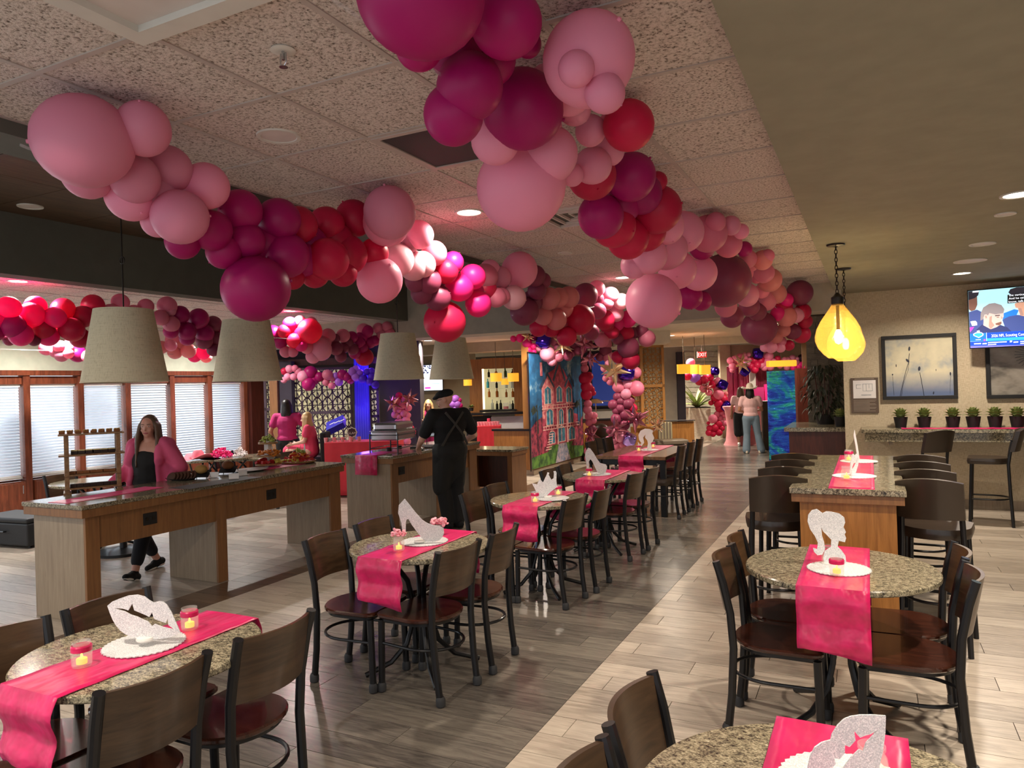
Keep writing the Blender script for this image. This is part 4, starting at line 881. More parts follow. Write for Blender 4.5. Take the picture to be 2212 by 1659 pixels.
def teardrop(x, y, zb, lab, first):
    t = thing('glass_pendant', lab, 'pendant lamp', (x, y, zb), 0, 'amber glass pendants')
    prof = [(.085, 0), (.12, .03), (.165, .085), (.188, .145), (.19, .185), (.175, .25), (.14, .32), (.1, .38), (.065, .43), (.045, .465)]
    MB().lathe(prof+[(r-.004, z) for r, z in prof[::-1]], 48, cap=False).build('glass', 'amber_glass', t, 60)
    MB().lathe([(.043, .45), (.05, .47), (.05, .52), (.03, .535), (.012, .56)], 24).build('cap', 'bronze', t)
    MB().lathe([(.014, .24), (.014, .46)], 14).build('socket', 'bronze', t)
    bl = MB().lathe([(.01, .25), (.03, .21), (.034, .17), (.025, .13), (.004, .118)], 18).build('bulb', 'bulb_glow', t)
    n = int((ZG-zb-.56)/.034)
    lm = MB().tube([(math.cos(2*PI*i/12)*.011, 0, math.sin(2*PI*i/12)*.022) for i in range(12)], .0035, 6, closed=True).mesh('chain_link')
    for i in range(n+1):
        c = mk('chain_link', lm, 'bronze', t, 0, (0, 0, .57+i*.034)); c.rotation_euler = (0, 0, PI/2*(i % 2)+.3)
    MB().lathe([(.001, ZG-zb-.002), (.075, ZG-zb-.002), (.07, ZG-zb-.014), (.02, ZG-zb-.022)], 32, cap=False).build('canopy', 'bronze', t)
    point('pendant_bulb', (0, 0, .18), 26, (1, .74, .38), .05, t)
teardrop(-.228, 6.82, 1.905, 'lit amber glass teardrop pendant on a chain, nearer one', 1)
teardrop(-.213, 8.40, 1.905, 'lit amber glass teardrop pendant, hidden right behind the nearer one', 0)

# ================================================================== RIGHT-HAND WALL
t = thing('wall_ledge', 'granite bar ledge along the picture wall holding potted succulents', 'ledge', (0, 11.0, 0))
MB().box((-.115, -.56, 1.0), (6, 0, 1.045)).build('granite_top', 'granite', t, 0, .004); MB().box((-.075, -.52, .885), (6, -.48, 1.0)).build('granite_skirt', 'granite', t, 0, .003); MB().box((.2, -.45, .84), (.25, 0, 1.0)).build('bracket', 'laminate', t, 0)
o = MB().add(*(lambda n=60: ([(.35+i*.06, -.54+.26*k+.006*math.sin(i*1.9+k), 1.049+.006*abs(math.sin(i*1.1+k*2))) for i in range(n) for k in range(2)], [(2*i, 2*i+1, 2*i+3, 2*i+2) for i in range(n-1)]))()).build('table_runner', 'satin', None, 60, 0, (0, 11.0, 0)); sm = o.modifiers.new('solid', 'SOLIDIFY'); sm.thickness = .003; sm.offset = 1; tag(o, 'crumpled pink runner along the ledge under the picture wall', 'table runner', 'pink satin runners')
def leafmesh(L, w, cup=.3):
    b = MB(); vs = []; fs = []; n = 5
    for i in range(n+1):
        u = i/n; ww = w*math.sin(PI*min(.98, u*.85+.12)); z = L*u; y = cup*L*u*u
        vs += [(-ww, y-ww*.3, z), (0, y, z), (ww, y-ww*.3, z)]
    for i in range(n):
        for k in range(2): a = i*3+k; fs.append((a, a+1, a+4, a+3))
    return b.add(vs, fs).mesh('leaf', 60)
suc = leafmesh(.055, .018, .5); pot0 = None
wp = ['leftmost', 'second from left', 'third from left', 'fourth from left', 'fifth from left', 'rightmost']
for k, px in enumerate((1946, 1997, 2059, 2103, 2150, 2198)):
    p = PY(px, 921, 10.78); p.z = 1.046; lab = 'spiky green succulent in a black pot on the ledge, '+wp[k]
    if pot0: copy_thing(pot0, p, k*1.3, lab); continue
    pot0 = t = thing('potted_succulent', lab, 'potted plant', p, 0, 'potted succulents on the ledge')
    MB().lathe([(.001, 0), (.062, 0), (.084, .14), (.078, .14), (.072, .122), (.001, .122)], 28, cap=False).build('pot', 'black_matte', t)
    MB().lathe([(.001, .124), (.073, .122)], 20, cap=False).build('soil', 'soil', t)
    MB().ell((0, 0, .175), (.055, .055, .055)).build('heart', 'succulent', t)
    for ring, (n, lat, tl, s) in enumerate(((10, -.25, -.95, 1.15), (10, .1, -.55, 1.15), (9, .45, -.1, 1.1), (7, .8, .35, 1.0), (4, 1.2, .7, .8))):
        for i in range(n):
            a = 2*PI*i/n+ring*.35; rr = .052*math.cos(lat); o = mk('leaf', suc, 'succulent', t, 0, (-math.sin(a)*rr, math.cos(a)*rr, .165+.052*math.sin(lat))); o.rotation_euler = (tl, 0, a); o.scale = (s*1.3, s*1.0, s*.95)
t = copy_thing(pot0, Vector((-.4, 11.5, 1.022)), .5, 'succulent in a black pot on the niche ledge beside the leafy plant')
# pictures
def picture(px0, py0, px1, py1, lab, Y=10.96):
    a, c = PY(px0, py0, Y), PY(px1, py1, Y); w, h = c.x-a.x, a.z-c.z
    t = thing('framed_picture', lab, 'picture', ((a.x+c.x)/2, 10.995, c.z)); f = .045; D = -.05
    for q0, q1 in (((-w/2, 0), (w/2, f)), ((-w/2, h-f), (w/2, h)), ((-w/2, f), (-w/2+f, h-f)), ((w/2-f, f), (w/2, h-f))): MB().box((q0[0], D, q0[1]), (q1[0], 0, q1[1])).build('frame_bar', 'black_matte', t, 0, .004)
    return t, w, h, f
m_, n_, l_, b_ = new_mat('print_meadow'); setb(b_, '#c9c0a0', .35); vv = tc(n_, l_, 'Object', (2.2, 1, 2.2)); f0 = noise(n_, l_, vv, 1.6, 4, .55); sp = n_.new('ShaderNodeSeparateXYZ'); tt = n_.new('ShaderNodeTexCoord'); l_.new(tt.outputs['Generated'], sp.inputs[0])
c1 = ramp(n_, l_, f0, [(.3, '#8f9aa3'), (.5, '#cfc8ac'), (.7, '#ddd5b6')]); mxr = n_.new('ShaderNodeMix'); mxr.data_type = 'RGBA'; l_.new(ramp(n_, l_, sp.outputs['Z'], [(.05, '#ffffff'), (.42, '#000000')]), mxr.inputs[0]); l_.new(c1, mxr.inputs[6]); mxr.inputs[7].default_value = (*lin('#5f6f92'), 1); l_.new(mxr.outputs[2], b_.inputs['Base Color'])
m_, n_, l_, b_ = new_mat('print_hill'); setb(b_, '#8a8478', .35); vv = tc(n_, l_, 'Object', (1, 1, 2), rot=(0, .5, 0)); l_.new(ramp(n_, l_, noise(n_, l_, vv, 2, 4), [(.35, '#4b463f'), (.5, '#8b857a'), (.7, '#a9a398')]), b_.inputs['Base Color'])
t, w, h, f = picture(1903, 727, 2070, 861, 'square framed print of dark seed heads on stems, left of the television')
pr = MB().box((-w/2+f, -.02, f), (w/2-f, -.01, h-f)).build('print', 'print_meadow', t, 0); plain('ink', '#2b3042', .5)
FR = (Vector((-w/2, -.021, 0)), Vector((w/167., 0, 0)), Vector((0, 0, h/134.)))
def pt(x, y): return Vector((-w/2+w*(x-1903)/168, -.023, h*(863-y)/137.))
for pts, r in ((((1943, 856), (1948, 835), (1957, 805), (1964, 785), (1967, 765)), .0032), (((1946, 856), (1951, 830), (1963, 800), (1966, 780)), .002), (((1997, 856), (1993, 830), (1989, 806)), .0032), (((1929, 853), (1928, 830), (1927, 812)), .0014), (((2054, 852), (2055, 830), (2057, 815)), .0014)): MB().tube([pt(*q) for q in pts], r, 6).build('stem', 'ink', pr)
for x, y, rx, rz, rot in ((1967, 755, .011, .03, .1), (1962, 780, .013, .028, -.6), (1988, 798, .014, .03, .1), (1927, 809, .008, .01, 0), (2056, 811, .008, .024, 0), (1936, 790, .005, .02, 0), (2018, 850, .007, .018, .1), (2025, 802, .003, .015, 0)): MB().ell(pt(x, y), (rx, .002, rz), Matrix.Rotation(rot, 3, 'Y'), 12, 8).build('seed_head', 'ink', pr)
t, w, h, f = picture(2127, 712, 2320, 858, 'dark framed print behind the television at the right edge')
pr = MB().box((-w/2+f, -.02, f), (w/2-f, -.01, h-f)).build('print', 'print_hill', t, 0)
for i in range(14): a = -1.2+i*.2; MB().tube([(.1, -.023, h*.62), (.1-math.cos(a)*.12, -.023, h*.62+math.sin(a)*.08), (.1-math.cos(a)*.24, -.023, h*.62+math.sin(a)*.2)], .002, 5).build('frond', 'ink', pr)
# evacuation sign
a, c = PY(1837, 817, 10.98), PY(1899, 892, 10.98); w, h = c.x-a.x, a.z-c.z
t = thing('evacuation_sign', 'brown wall sign with a white floor plan beside the meadow print', 'sign', ((a.x+c.x)/2, 10.99, c.z)); plain('sign_brown', '#5c4c40', .6); plain('sign_text', '#9a8d80', .6); plain('plan_ink', '#a9adb2', .6)
MB().box((-w/2, -.012, 0), (w/2, 0, h)).build('panel', 'sign_brown', t, 0, .002); MB().box((-w/2+.03, -.016, h*.42), (w/2-.03, -.012, h*.93)).build('plan_sheet', 'card_white', t, 0)
b = MB()
for q0, q1 in (((-.02, .62), (.1, .63)), ((-.02, .82), (.1, .83)), ((-.02, .62), (-.015, .83)), ((.095, .62), (.1, .83)), ((.02, .62), (.025, .83)), ((.055, .7), (.06, .83)), ((-.1, .7), (-.04, .71)), ((-.1, .8), (-.04, .81)), ((-.1, .7), (-.095, .81)), ((-.04, .5), (.08, .525))): b.box((q0[0], -.018, q0[1]*h), (q1[0], -.016, q1[1]*h))
b.build('plan_lines', 'plan_ink', t, 0); b = MB()
for i in range(10): b.box((-w/2+.03, -.014, h*(.36-i*.034)), (w/2-.03-(.08 if i % 3 == 2 else .01*(i % 2)), -.012, h*(.372-i*.034)))
b.box((-.12, -.014, h*.955), (.12, -.012, h*.975)); b.build('text_lines', 'sign_text', t, 0)

# ================================================================== TELEVISION
for nm, c, s in (('cyan', '#a9dce6', .75), ('navy', '#3a4a86', .7), ('navy2', '#2c3568', .6), ('blue', '#1064e0', .9), ('blue2', '#0a3fb8', .8), ('sky', '#2a96f0', .9), ('face', '#d8b4ae', .62), ('face2', '#c99880', .62), ('dark', '#2e2a33', .5), ('hair', '#8c8488', .6), ('black', '#0c0e12', .3), ('white', '#f2f6ff', 1.0), ('magenta', '#e03ab8', .8), ('violet', '#6a6ad8', .8), ('chair', '#1c6fe0', .8), ('brown', '#7a5448', .6), ('hairshade', '#b08a80', .55)): emit('tv_'+nm, c, s)
bl = PY(2094, 754, 10.72); al = math.radians(10); ti = math.radians(8)
tux = Vector((math.cos(al), -math.sin(al), 0)); tuy = (Vector((0, 0, 1))*math.cos(ti)+Vector((-math.sin(al), -math.cos(al), 0))*math.sin(ti)); tn = tux.cross(tuy)
t = thing('television', 'wall television showing a sports broadcast at the upper right', 'television', bl); TW, TH, sq = 1.3, .735, .000575
o3 = Vector((0, 0, 0)); FRT = (o3, tux, tuy)
MB().poly([(0, 0), (TW, 0), (TW, TH), (0, TH)], FRT, .05, -.055).build('bezel', 'black_matte', t, 0)
scr = MB().poly([(.012, .012), (TW-.012, .012), (TW-.012, TH-.012), (.012, TH-.012)], FRT, .002, -.004).build('screen', 'tv_cyan', t, 0)
MB().poly([(.4, .3), (.6, .3), (.6, .5), (.4, .5)], FRT, .16, -.22).build('wall_bracket', 'black_metal', t, 0)
def q2(x, y): xl = 400+145*(y-290)/1310; yb = 1600-100*(x-545)/1240; return (max(.013, (x-xl)*sq), max(.013, min(TH-.013, (yb-y)*sq)))
_lay = [0]
def tvp(mat, pts, name='picture'):
    _lay[0] += 1; return MB().poly([q2(*p) for p in pts], FRT, .0004, .0002*_lay[0]).build(name, mat, scr, 0)
tvp('tv_navy', [(470, 800), (620, 745), (700, 790), (760, 960), (780, 1270), (520, 1270)])
tvp('tv_brown', [(445, 500), (600, 460), (620, 640), (590, 750), (520, 780), (470, 740)]); tvp('tv_dark', [(400, 290), (560, 290), (630, 360), (620, 440), (560, 500), (440, 540)])
tvp('tv_chair', [(1090, 830), (1280, 740), (1360, 760), (1330, 870), (1100, 950)])
tvp('tv_navy', [(1090, 960), (1200, 890), (1340, 860), (1650, 880), (1790, 800), (1790, 1240), (1200, 1260)])
tvp('tv_face2', [(1280, 620), (1340, 600), (1640, 570), (1655, 740), (1600, 860), (1500, 900), (1390, 870), (1340, 720)]); tvp('tv_dark', [(1150, 390), (1180, 320), (1280, 250), (1400, 240), (1500, 280), (1590, 380), (1500, 420), (1200, 440)])
tvp('tv_navy2', [(1440, 190), (1783, 140), (1783, 300), (1600, 350), (1500, 260)])
tvp('tv_navy2', [(640, 1180), (740, 1060), (900, 1150), (1040, 1060), (1190, 1120), (1290, 1230), (700, 1250)])
tvp('tv_face', [(760, 1000), (745, 880), (800, 840), (850, 810), (960, 830), (1100, 800), (1110, 900), (1080, 950), (1085, 1050), (1000, 1120), (900, 1165), (760, 1080)]); tvp('tv_hair', [(700, 980), (695, 820), (730, 700), (830, 620), (930, 605), (1050, 650), (1110, 740), (1100, 820), (960, 850), (850, 820), (830, 870), (770, 850), (740, 960)])
tvp('tv_brown', [(975, 1040), (1080, 1000), (1085, 1050), (1040, 1080), (985, 1070)]); tvp('tv_dark', [(950, 870), (1040, 855), (1040, 875), (960, 888)]); tvp('tv_dark', [(1470, 690), (1560, 670), (1560, 690), (1480, 708)])
tvp('tv_hairshade', [(860, 900), (900, 880), (905, 1000), (960, 1080), (900, 1165), (860, 1100)]); tvp('tv_face', [(760, 860), (800, 845), (835, 890), (830, 960), (790, 960)]); tvp('tv_hairshade', [(775, 880), (800, 870), (815, 920), (795, 940)]); tvp('tv_hairshade', [(1060, 880), (1100, 930), (1075, 950)]); tvp('tv_brown', [(985, 905), (1030, 895), (1030, 910), (990, 918)]); tvp('tv_hairshade', [(1350, 720), (1400, 720), (1450, 860), (1400, 870)]); tvp('tv_brown', [(1510, 810), (1590, 800), (1580, 830), (1520, 835)]); tvp('tv_face2', [(1275, 630), (1320, 640), (1335, 720), (1300, 710)])
tvp('tv_white', [(520, 1000), (610, 985), (640, 1020), (650, 1080), (560, 1095)]); tvp('tv_white', [(1480, 1020), (1570, 1015), (1625, 1055), (1630, 1100), (1510, 1120)]); tvp('tv_navy2', [(1515, 1045), (1560, 1040), (1590, 1062), (1530, 1085)])
tvp('tv_magenta', [(510, 1130), (600, 1115), (560, 1190), (530, 1230)]); tvp('tv_magenta', [(1590, 1150), (1725, 1130), (1725, 1165), (1600, 1180)])
tvp('tv_blue', [(515, 1270), (1783, 1165), (1783, 1400), (530, 1430)]); tvp('tv_blue2', [(830, 1250), (1783, 1165), (1783, 1290), (840, 1360)]); tvp('tv_sky', [(840, 1362), (1783, 1296), (1783, 1360), (845, 1420)]); tvp('tv_violet', [(540, 1440), (1783, 1370), (1783, 1500), (560, 1590)]); tvp('tv_blue2', [(545, 1440), (1783, 1368), (1783, 1470), (555, 1530)])
tvp('tv_black', [(1140, 440), (1783, 350), (1783, 560), (1155, 620)])
tvp('tv_white', [(590, 1270), (640, 1235), (740, 1232), (780, 1265), (775, 1300), (700, 1355), (600, 1305)]); tvp('tv_sky', [(610, 1272), (660, 1245), (735, 1245), (765, 1270), (758, 1296), (700, 1338), (615, 1300)]); tvp('tv_white', [(655, 1200), (700, 1190), (710, 1235), (660, 1240)]); tvp('tv_white', [(826, 1235), (832, 1235), (850, 1418), (844, 1418)])
tvp('tv_magenta', [(790, 1380), (820, 1376), (825, 1415), (795, 1418)])
def tvt(txt, x, y, size, mat='tv_white', sx=1.0):
    u, w_ = q2(x, y); _lay[0] += 1; up = tuy; rx = tux
    text_mesh(txt, size, mat, 'lettering', (tux*u+tuy*w_+tn*(.0002*_lay[0]+.001), tux, tuy), scr, sx=sx)
for i, s_ in enumerate(('the vertical reco', 'And he said, some', 'know, talk a big')): tvt(s_, 1170, 470+i*68, .036, 'tv_white', .98)
tvt('2026 NFL Scouting Combine', 925, 1335, .05, 'tv_white', .68)
for x, y, w_, h_ in ((625, 1470, 130, 26), (778, 1462, 80, 28), (875, 1440, 335, 22), (880, 1482, 150, 20), (1260, 1400, 44, 34), (1325, 1418, 85, 26), (1440, 1405, 310, 20), (1445, 1445, 230, 20), (650, 1385, 95, 14), (1565, 1345, 215, 20), (515, 345, 115, 34)):
    n_ = max(2, int(w_/17))
    for i in range(n_):
        x_ = x+i*w_/n_; tvp('tv_white', [(x_, y+h_-(x_-x)*.08), (x_+w_/n_*.72, y+h_-(x_-x)*.08), (x_+w_/n_*.72, y-(x_-x)*.08), (x_, y-(x_-x)*.08)], 'ticker_mark')
# leafy plant in the niche -------------------------------------------
t = thing('niche_plant', 'dense dark leafy plant on the granite niche ledge', 'plant', (-.62, 12.1, 1.02)); lf = leafmesh(.09, .017, .4); q = random.Random(8)
for i in range(210):
    a = q.random()*6.28; zz = .12+.8*q.random()**.8; rr = .30*math.sin(min(1, zz/.95)*2.2+.45)*math.sqrt(q.random())+.03
    o = mk('leaf', lf, 'leaf_dark', t, 0, (math.cos(a)*rr, math.sin(a)*rr*.8, zz)); o.rotation_euler = (-1.9-q.random()*.7, q.uniform(-.4, .4), a-PI/2); s = q.uniform(.8, 1.5); o.scale = (s, s, s)
for i in range(5): MB().tube([(0.02*i-.04, 0, 0), (.05*i-.1, .02, .4), (.07*i-.14, 0, .8)], .008, 6).build('stem', 'cherry_dark', t)
MB().lathe([(.12, 0), (.15, .14), (.14, .14), (.11, .01)], 20).build('pot', 'black_matte', t)
t = thing('dry_stem_plant', 'thin segmented dark stem beside the leafy niche plant', 'plant', (-.42, 11.95, 1.02))
for i in range(24): MB().ell((0, 0, .03+i*.026), (.045*(1-.015*i), .03, .008), None, 10, 6).build('segment', 'leaf_dark', t)
MB().tube([(0, 0, 0), (0, 0, .68)], .012, 6).build('stem', 'leaf_dark', t)

# ================================================================== BALLOON GARLANDS
bm_ = MB()
prof = [(.0008, -1.10)]+[(.045, -1.09), (.05, -1.03)]
for i in range(1, 15):
    a = -PI/2+PI*i/15; prof.append((math.cos(a), math.sin(a)*(1.03 if a < 0 else 1.0)))
prof.append((.0008, 1.0))
BALL = bm_.lathe(prof, 26, cap=False).mesh('balloon', 60)
fb = bmesh.new(); bmesh.ops.create_cube(fb, size=1.5); bmesh.ops.subdivide_edges(fb, edges=fb.edges[:], cuts=5, use_grid_fill=True)
for v_ in fb.verts: v_.co = v_.co.lerp(v_.co.normalized(), .55)
FOIL = bpy.data.meshes.new('foil_balloon'); fb.to_mesh(FOIL); fb.free(); FOIL.polygons.foreach_set('use_smooth', [True]*len(FOIL.polygons)); FOIL.materials.append(None)
sb = MB(); q = random.Random(12)
dirs = [(0, 0, 1), (1, 0, .1), (-1, 0, .1), (.6, .5, .7), (-.6, .4, .7), (.7, -.4, -.6), (-.7, -.5, -.5), (0, -1, .1), (0, .9, -.3), (.1, .2, -1), (.5, -.8, .4), (-.5, -.8, .4)]
for d_ in dirs:
    d_ = Vector(d_).normalized(); sb.tube([d_*.05, d_*.4, d_*1.0], [.2, .16, .004], 7)
STAR = sb.mesh('starburst_balloon', 30); STAR.materials.append(None)
def px_of(p): v = Vector(p)-CO; d = v.dot(fwd); return W_PX/2+F_PX*v.dot(rgt)/d, H_PX/2-F_PX*v.dot(upv)/d, d
def garland(label, path, balls, seed=0, stars=(), foils=(), dconst=None, line=True):
    q = random.Random(seed); smp = []
    if path:
        for a, b in zip(path, path[1:]):
            for i in range(12): smp.append(px_of(Vector(a).lerp(Vector(b), i/12)))
    def dep(x, y):
        if dconst: return dconst
        return min(smp, key=lambda s: (s[0]-x)**2+(s[1]-y)**2)[2]
    ents = []
    for e in balls:
        x, y, r, c = e[:4]; k = e[4] if len(e) > 4 else 0
        d = dep(x, y); d = d-k*r*d/F_PX
        while not dconst and PD(x, y, d).z+r*d/F_PX > (ZC-.012 if y > -10 else 9): d *= .985
        ents.append([x, y, r, c, k, d])
    for i, e in enumerate(ents):                 # keep the front ones in front of their big neighbours
        for g in ents:
            o2 = (e[0]-g[0])**2+(e[1]-g[1])**2
            if g[2] > 1.5*e[2] and e[4]-g[4] > .5 and o2 < g[2]**2:
                Rg = g[2]*g[5]/F_PX; fr = g[5]-math.sqrt(max(0, g[2]**2-o2))*g[5]/F_PX; e[5] = min(e[5], fr+.35*e[2]*g[5]/F_PX)
    ents = [(PD(x, y, d), r*d/F_PX, c) for x, y, r, c, k, d in ents]
    cen = sum((e[0] for e in ents), Vector())/len(ents); root = thing('balloon_garland', label, 'balloons', cen, 0, 'balloon decorations')
    for p, r, c in ents:
        o = mk('balloon', BALL, 'balloon_'+c, root, 0, p-cen, 'OBJECT'); o.scale = (r*.985, r*.985, r*1.0)
        o.rotation_euler = (q.uniform(0, 6.28), q.uniform(-1.2, 1.2), q.uniform(0, 6.28))
    for e in foils:
        x, y, r, m = e[:4]; d = dep(x, y)-.6*r*dep(x, y)/F_PX; rr = r*d/F_PX; o = mk('foil_balloon', FOIL, m, root, 0, PD(x, y, d)-cen, 'OBJECT'); o.scale = (rr*1.1, rr*1.1, rr*1.1); o.rotation_euler = (q.uniform(-.4, .4), q.uniform(-.4, .4)+.4, YAW+q.uniform(-.5, .5))
    for x, y, r, m in stars:
        d = dep(x, y)-.8*r*dep(x, y)/F_PX; rr = r*d/F_PX; o = mk('starburst_balloon', STAR, m, root, 0, PD(x, y, d)-cen, 'OBJECT'); o.scale = (rr, rr, rr); o.rotation_euler = (q.uniform(-1, 1), q.uniform(-1, 1), q.uniform(0, 3))
    if path and line: MB().tube([Vector(p)-cen for p in path], .006, 6).build('garland_strip', 'clear_glass', root)
    return root
# swag over the round tables (runs down the room at x = -2.9)
G1 = [(182, 305, 100, 'L', .6), (309, 279, 58, 'L', -.2), (195, 245, 40, 'L', -.5), (190, 378, 52, 'L', -.5), (291, 385, 53, 'L', .4), (363, 364, 50, 'L', 0), (446, 402, 49, 'L', .1), (282, 424, 53, 'L', -.5), (388, 469, 59, 'L', .7), (340, 478, 35, 'L', -.6), (335, 420, 45, 'L', -.5), (240, 350, 50, 'L', -.8), (415, 440, 40, 'L', -.8),
 (520, 455, 46, 'M', -.2), (456, 498, 44, 'M', .3), (395, 522, 38, 'M', -.6), (532, 520, 40, 'M', .2), (484, 543, 38, 'M', -.4), (603, 474, 46, 'M', .2), (645, 485, 40, 'R', -.4), (706, 484, 38, 'R', 0), (765, 472, 40, 'R', .1), (618, 551, 50, 'M', .7), (655, 560, 38, 'M', -.1), (552, 624, 72, 'M', .7), (575, 530, 44, 'M', -.6), (708, 560, 46, 'R', .6), (752, 550, 42, 'R', .2), (808, 546, 32, 'R', .5), (680, 590, 32, 'R', -.5), (740, 588, 32, 'R', -.5), (632, 600, 26, 'R', -.5), (725, 520, 40, 'R', -.6), (665, 530, 44, 'M', -.7),
 (842, 460, 57, 'L', .2), (835, 480, 52, 'L', .0), (905, 507, 32, 'L', 0), (880, 520, 28, 'L', -.2), (859, 562, 36, 'W', .6), (893, 574, 33, 'W', .3), (913, 571, 29, 'W', 0), (820, 606, 50, 'L', -.3), (938, 547, 28, 'P', .1), (963, 585, 28, 'R', .1), (978, 567, 24, 'H', -.2), (925, 607, 29, 'D', .1), (945, 643, 29, 'D', .3), (898, 607, 24, 'D', -.4), (911, 634, 24, 'D', -.4), (940, 600, 26, 'D', -.7),
 (992, 621, 31, 'H', .5), (1022, 598, 28, 'H', .2), (1048, 597, 28, 'P', -.1), (1033, 657, 29, 'H', .4), (961, 695, 46, 'R', .3), (1078, 600, 26, 'L', 0), (1058, 582, 22, 'L', -.4), (1072, 643, 22, 'P', 0), (1020, 630, 26, 'H', -.6), (1050, 625, 24, 'R', -.5),
 (1122, 584, 40, 'L', .4), (1109, 643, 27, 'W', .5), (1082, 640, 20, 'P', .0), (1133, 672, 32, 'D', .2), (1155, 596, 24, 'D', -.3), (1173, 607, 18, 'D', -.3), (1160, 628, 21, 'D', 0), (1186, 645, 25, 'S', .4), (1207, 643, 22, 'S', 0), (1228, 642, 24, 'S', -.1), (1173, 683, 21, 'S', .1), (1201, 690, 24, 'S', .5), (1265, 638, 27, 'D', .1), (1251, 691, 34, 'R', .5), (1163, 708, 20, 'R', -.4), (1190, 710, 19, 'R', -.3), (1224, 727, 22, 'R', .2), (1292, 672, 18, 'D', .2), (1306, 691, 22, 'R', .0), (1215, 665, 24, 'S', -.7), (1150, 650, 24, 'D', -.6),
 (1289, 623, 18, 'L', -.2), (1319, 637, 18, 'L', 0), (1342, 651, 18, 'W', 0), (1330, 678, 18, 'L', .3), (1312, 655, 14, 'P', .1), (1290, 645, 15, 'D', -.4), (1332, 699, 17, 'H', .0), (1357, 689, 19, 'H', 0), (1277, 718, 18, 'D', .2), (1321, 716, 17, 'R', .1), (1352, 721, 18, 'R', .3), (1386, 716, 15, 'D', .1), (1397, 731, 19, 'P', .0), (1357, 750, 24, 'D', .6), (1334, 731, 14, 'D', -.2), (1370, 719, 13, 'D', -.2), (1362, 778, 21, 'R', .3), (1336, 771, 15, 'R', .0), (1300, 735, 16, 'P', 0), (1310, 700, 18, 'R', -.6)]
garland('long pink and magenta balloon garland swagging over the row of round tables', [(-2.95, 1.7, 2.75), (-2.9, 2.6, 2.6), (-2.9, 3.4, 2.55), (-2.9, 4.1, 2.8), (-2.9, 5.2, 2.5), (-2.9, 6.3, 2.8), (-2.9, 7.4, 2.55), (-2.85, 8.4, 2.7), (-2.8, 9.5, 2.4)], G1, 3)
G2 = [(911, -15, 138, 'M', .5), (1095, 50, 76, 'M', .1), (905, 98, 53, 'M', -.3), (985, 118, 56, 'M', -.6), (1015, 187, 73, 'M', .6), (980, 247, 66, 'M', .2), (1128, 236, 87, 'M', .3), (1140, 95, 30, 'M', -.5), (1060, 130, 55, 'M', -.6), (1271, 130, 100, 'L', -.1), (1245, 149, 40, 'L', 1.6), (1306, 201, 44, 'L', 1.2), (1181, 182, 43, 'L', .2), (1240, 234, 37, 'L', .9), (1323, 268, 30, 'L', .2), (1358, 271, 56, 'R', -.3), (1276, 282, 34, 'L', .8), (1316, 325, 34, 'L', .8), (1188, 334, 61, 'L', .6), (1281, 358, 41, 'L', 1.0), (1070, 305, 52, 'L', -.4), (1125, 404, 96, 'L', -.1), (1278, 378, 54, 'R', -.1), (1363, 383, 53, 'M', .5), (1236, 378, 25, 'L', 0), (1385, 418, 46, 'M', .0), (1420, 392, 22, 'R', -.6), (1418, 453, 53, 'R', .5), (1298, 467, 50, 'M', .4), (1325, 488, 48, 'R', 0), (1356, 515, 46, 'R', .3), (1438, 488, 40, 'L', -.2), (1476, 501, 45, 'L', .2), (1530, 505, 41, 'P', .1), (1579, 487, 21, 'L', .3), (1601, 500, 17, 'L', 0), (1546, 480, 22, 'P', -.4), (1573, 527, 30, 'P', .3), (1516, 533, 28, 'M', -.2), (1608, 538, 17, 'M', -.1), (1401, 552, 41, 'L', .2), (1370, 573, 30, 'L', -.2), (1463, 583, 42, 'L', .7), (1510, 590, 39, 'L', .3), (1563, 606, 59, 'D', .7), (1411, 650, 60, 'L', .9), (1490, 640, 28, 'M', -.2), (1515, 650, 22, 'M', -.3), (1568, 662, 24, 'P', -.2), (1395, 500, 44, 'R', -.5), (1440, 540, 44, 'L', -.6), (1340, 440, 46, 'M', -.7), (1230, 200, 50, 'L', -.6), (1160, 280, 55, 'L', -.7),
 (1613, 637, 26, 'L', .1), (1619, 662, 22, 'D', .4), (1636, 673, 20, 'D', .2), (1581, 684, 25, 'D', .1), (1639, 709, 38, 'D', .6), (1663, 605, 26, 'S', .3), (1623, 572, 15, 'P', 0), (1647, 562, 22, 'S', -.3), (1658, 553, 15, 'P', 0), (1634, 600, 13, 'P', .3), (1646, 629, 16, 'P', .5), (1677, 634, 22, 'S', .1), (1687, 634, 13, 'P', .2), (1699, 648, 15, 'H', .3), (1680, 678, 16, 'H', .3), (1699, 684, 22, 'S', .4), (1719, 681, 17, 'L', .1), (1727, 633, 28, 'D', -.4), (1734, 673, 18, 'R', -.3), (1739, 694, 16, 'R', -.4), (1731, 722, 20, 'R', -.4), (1712, 716, 18, 'D', .2), (1693, 713, 15, 'S', .5), (1676, 727, 15, 'S', .5), (1688, 738, 11, 'P', .2), (1666, 750, 13, 'L', .3), (1686, 751, 11, 'L', .1), (1704, 746, 12, 'R', .1), (1652, 751, 10, 'L', 0), (1655, 650, 22, 'P', -.5), (1600, 590, 26, 'P', -.5), (1690, 665, 22, 'R', -.6), (1650, 590, 22, 'P', -.2), (1615, 560, 20, 'P', -.4)]
garland('huge balloon garland running from top centre towards the amber pendants', [(-1.2, 1.3, 2.75), (-1.2, 2.4, 2.75), (-1.2, 3.5, 2.75), (-1.2, 4.6, 2.65), (-1.2, 5.8, 2.7), (-1.18, 7.2, 2.75), (-1.1, 8.6, 2.75), (-1.0, 9.6, 2.6), (-.95, 10.0, 2.2)], G2, 4)
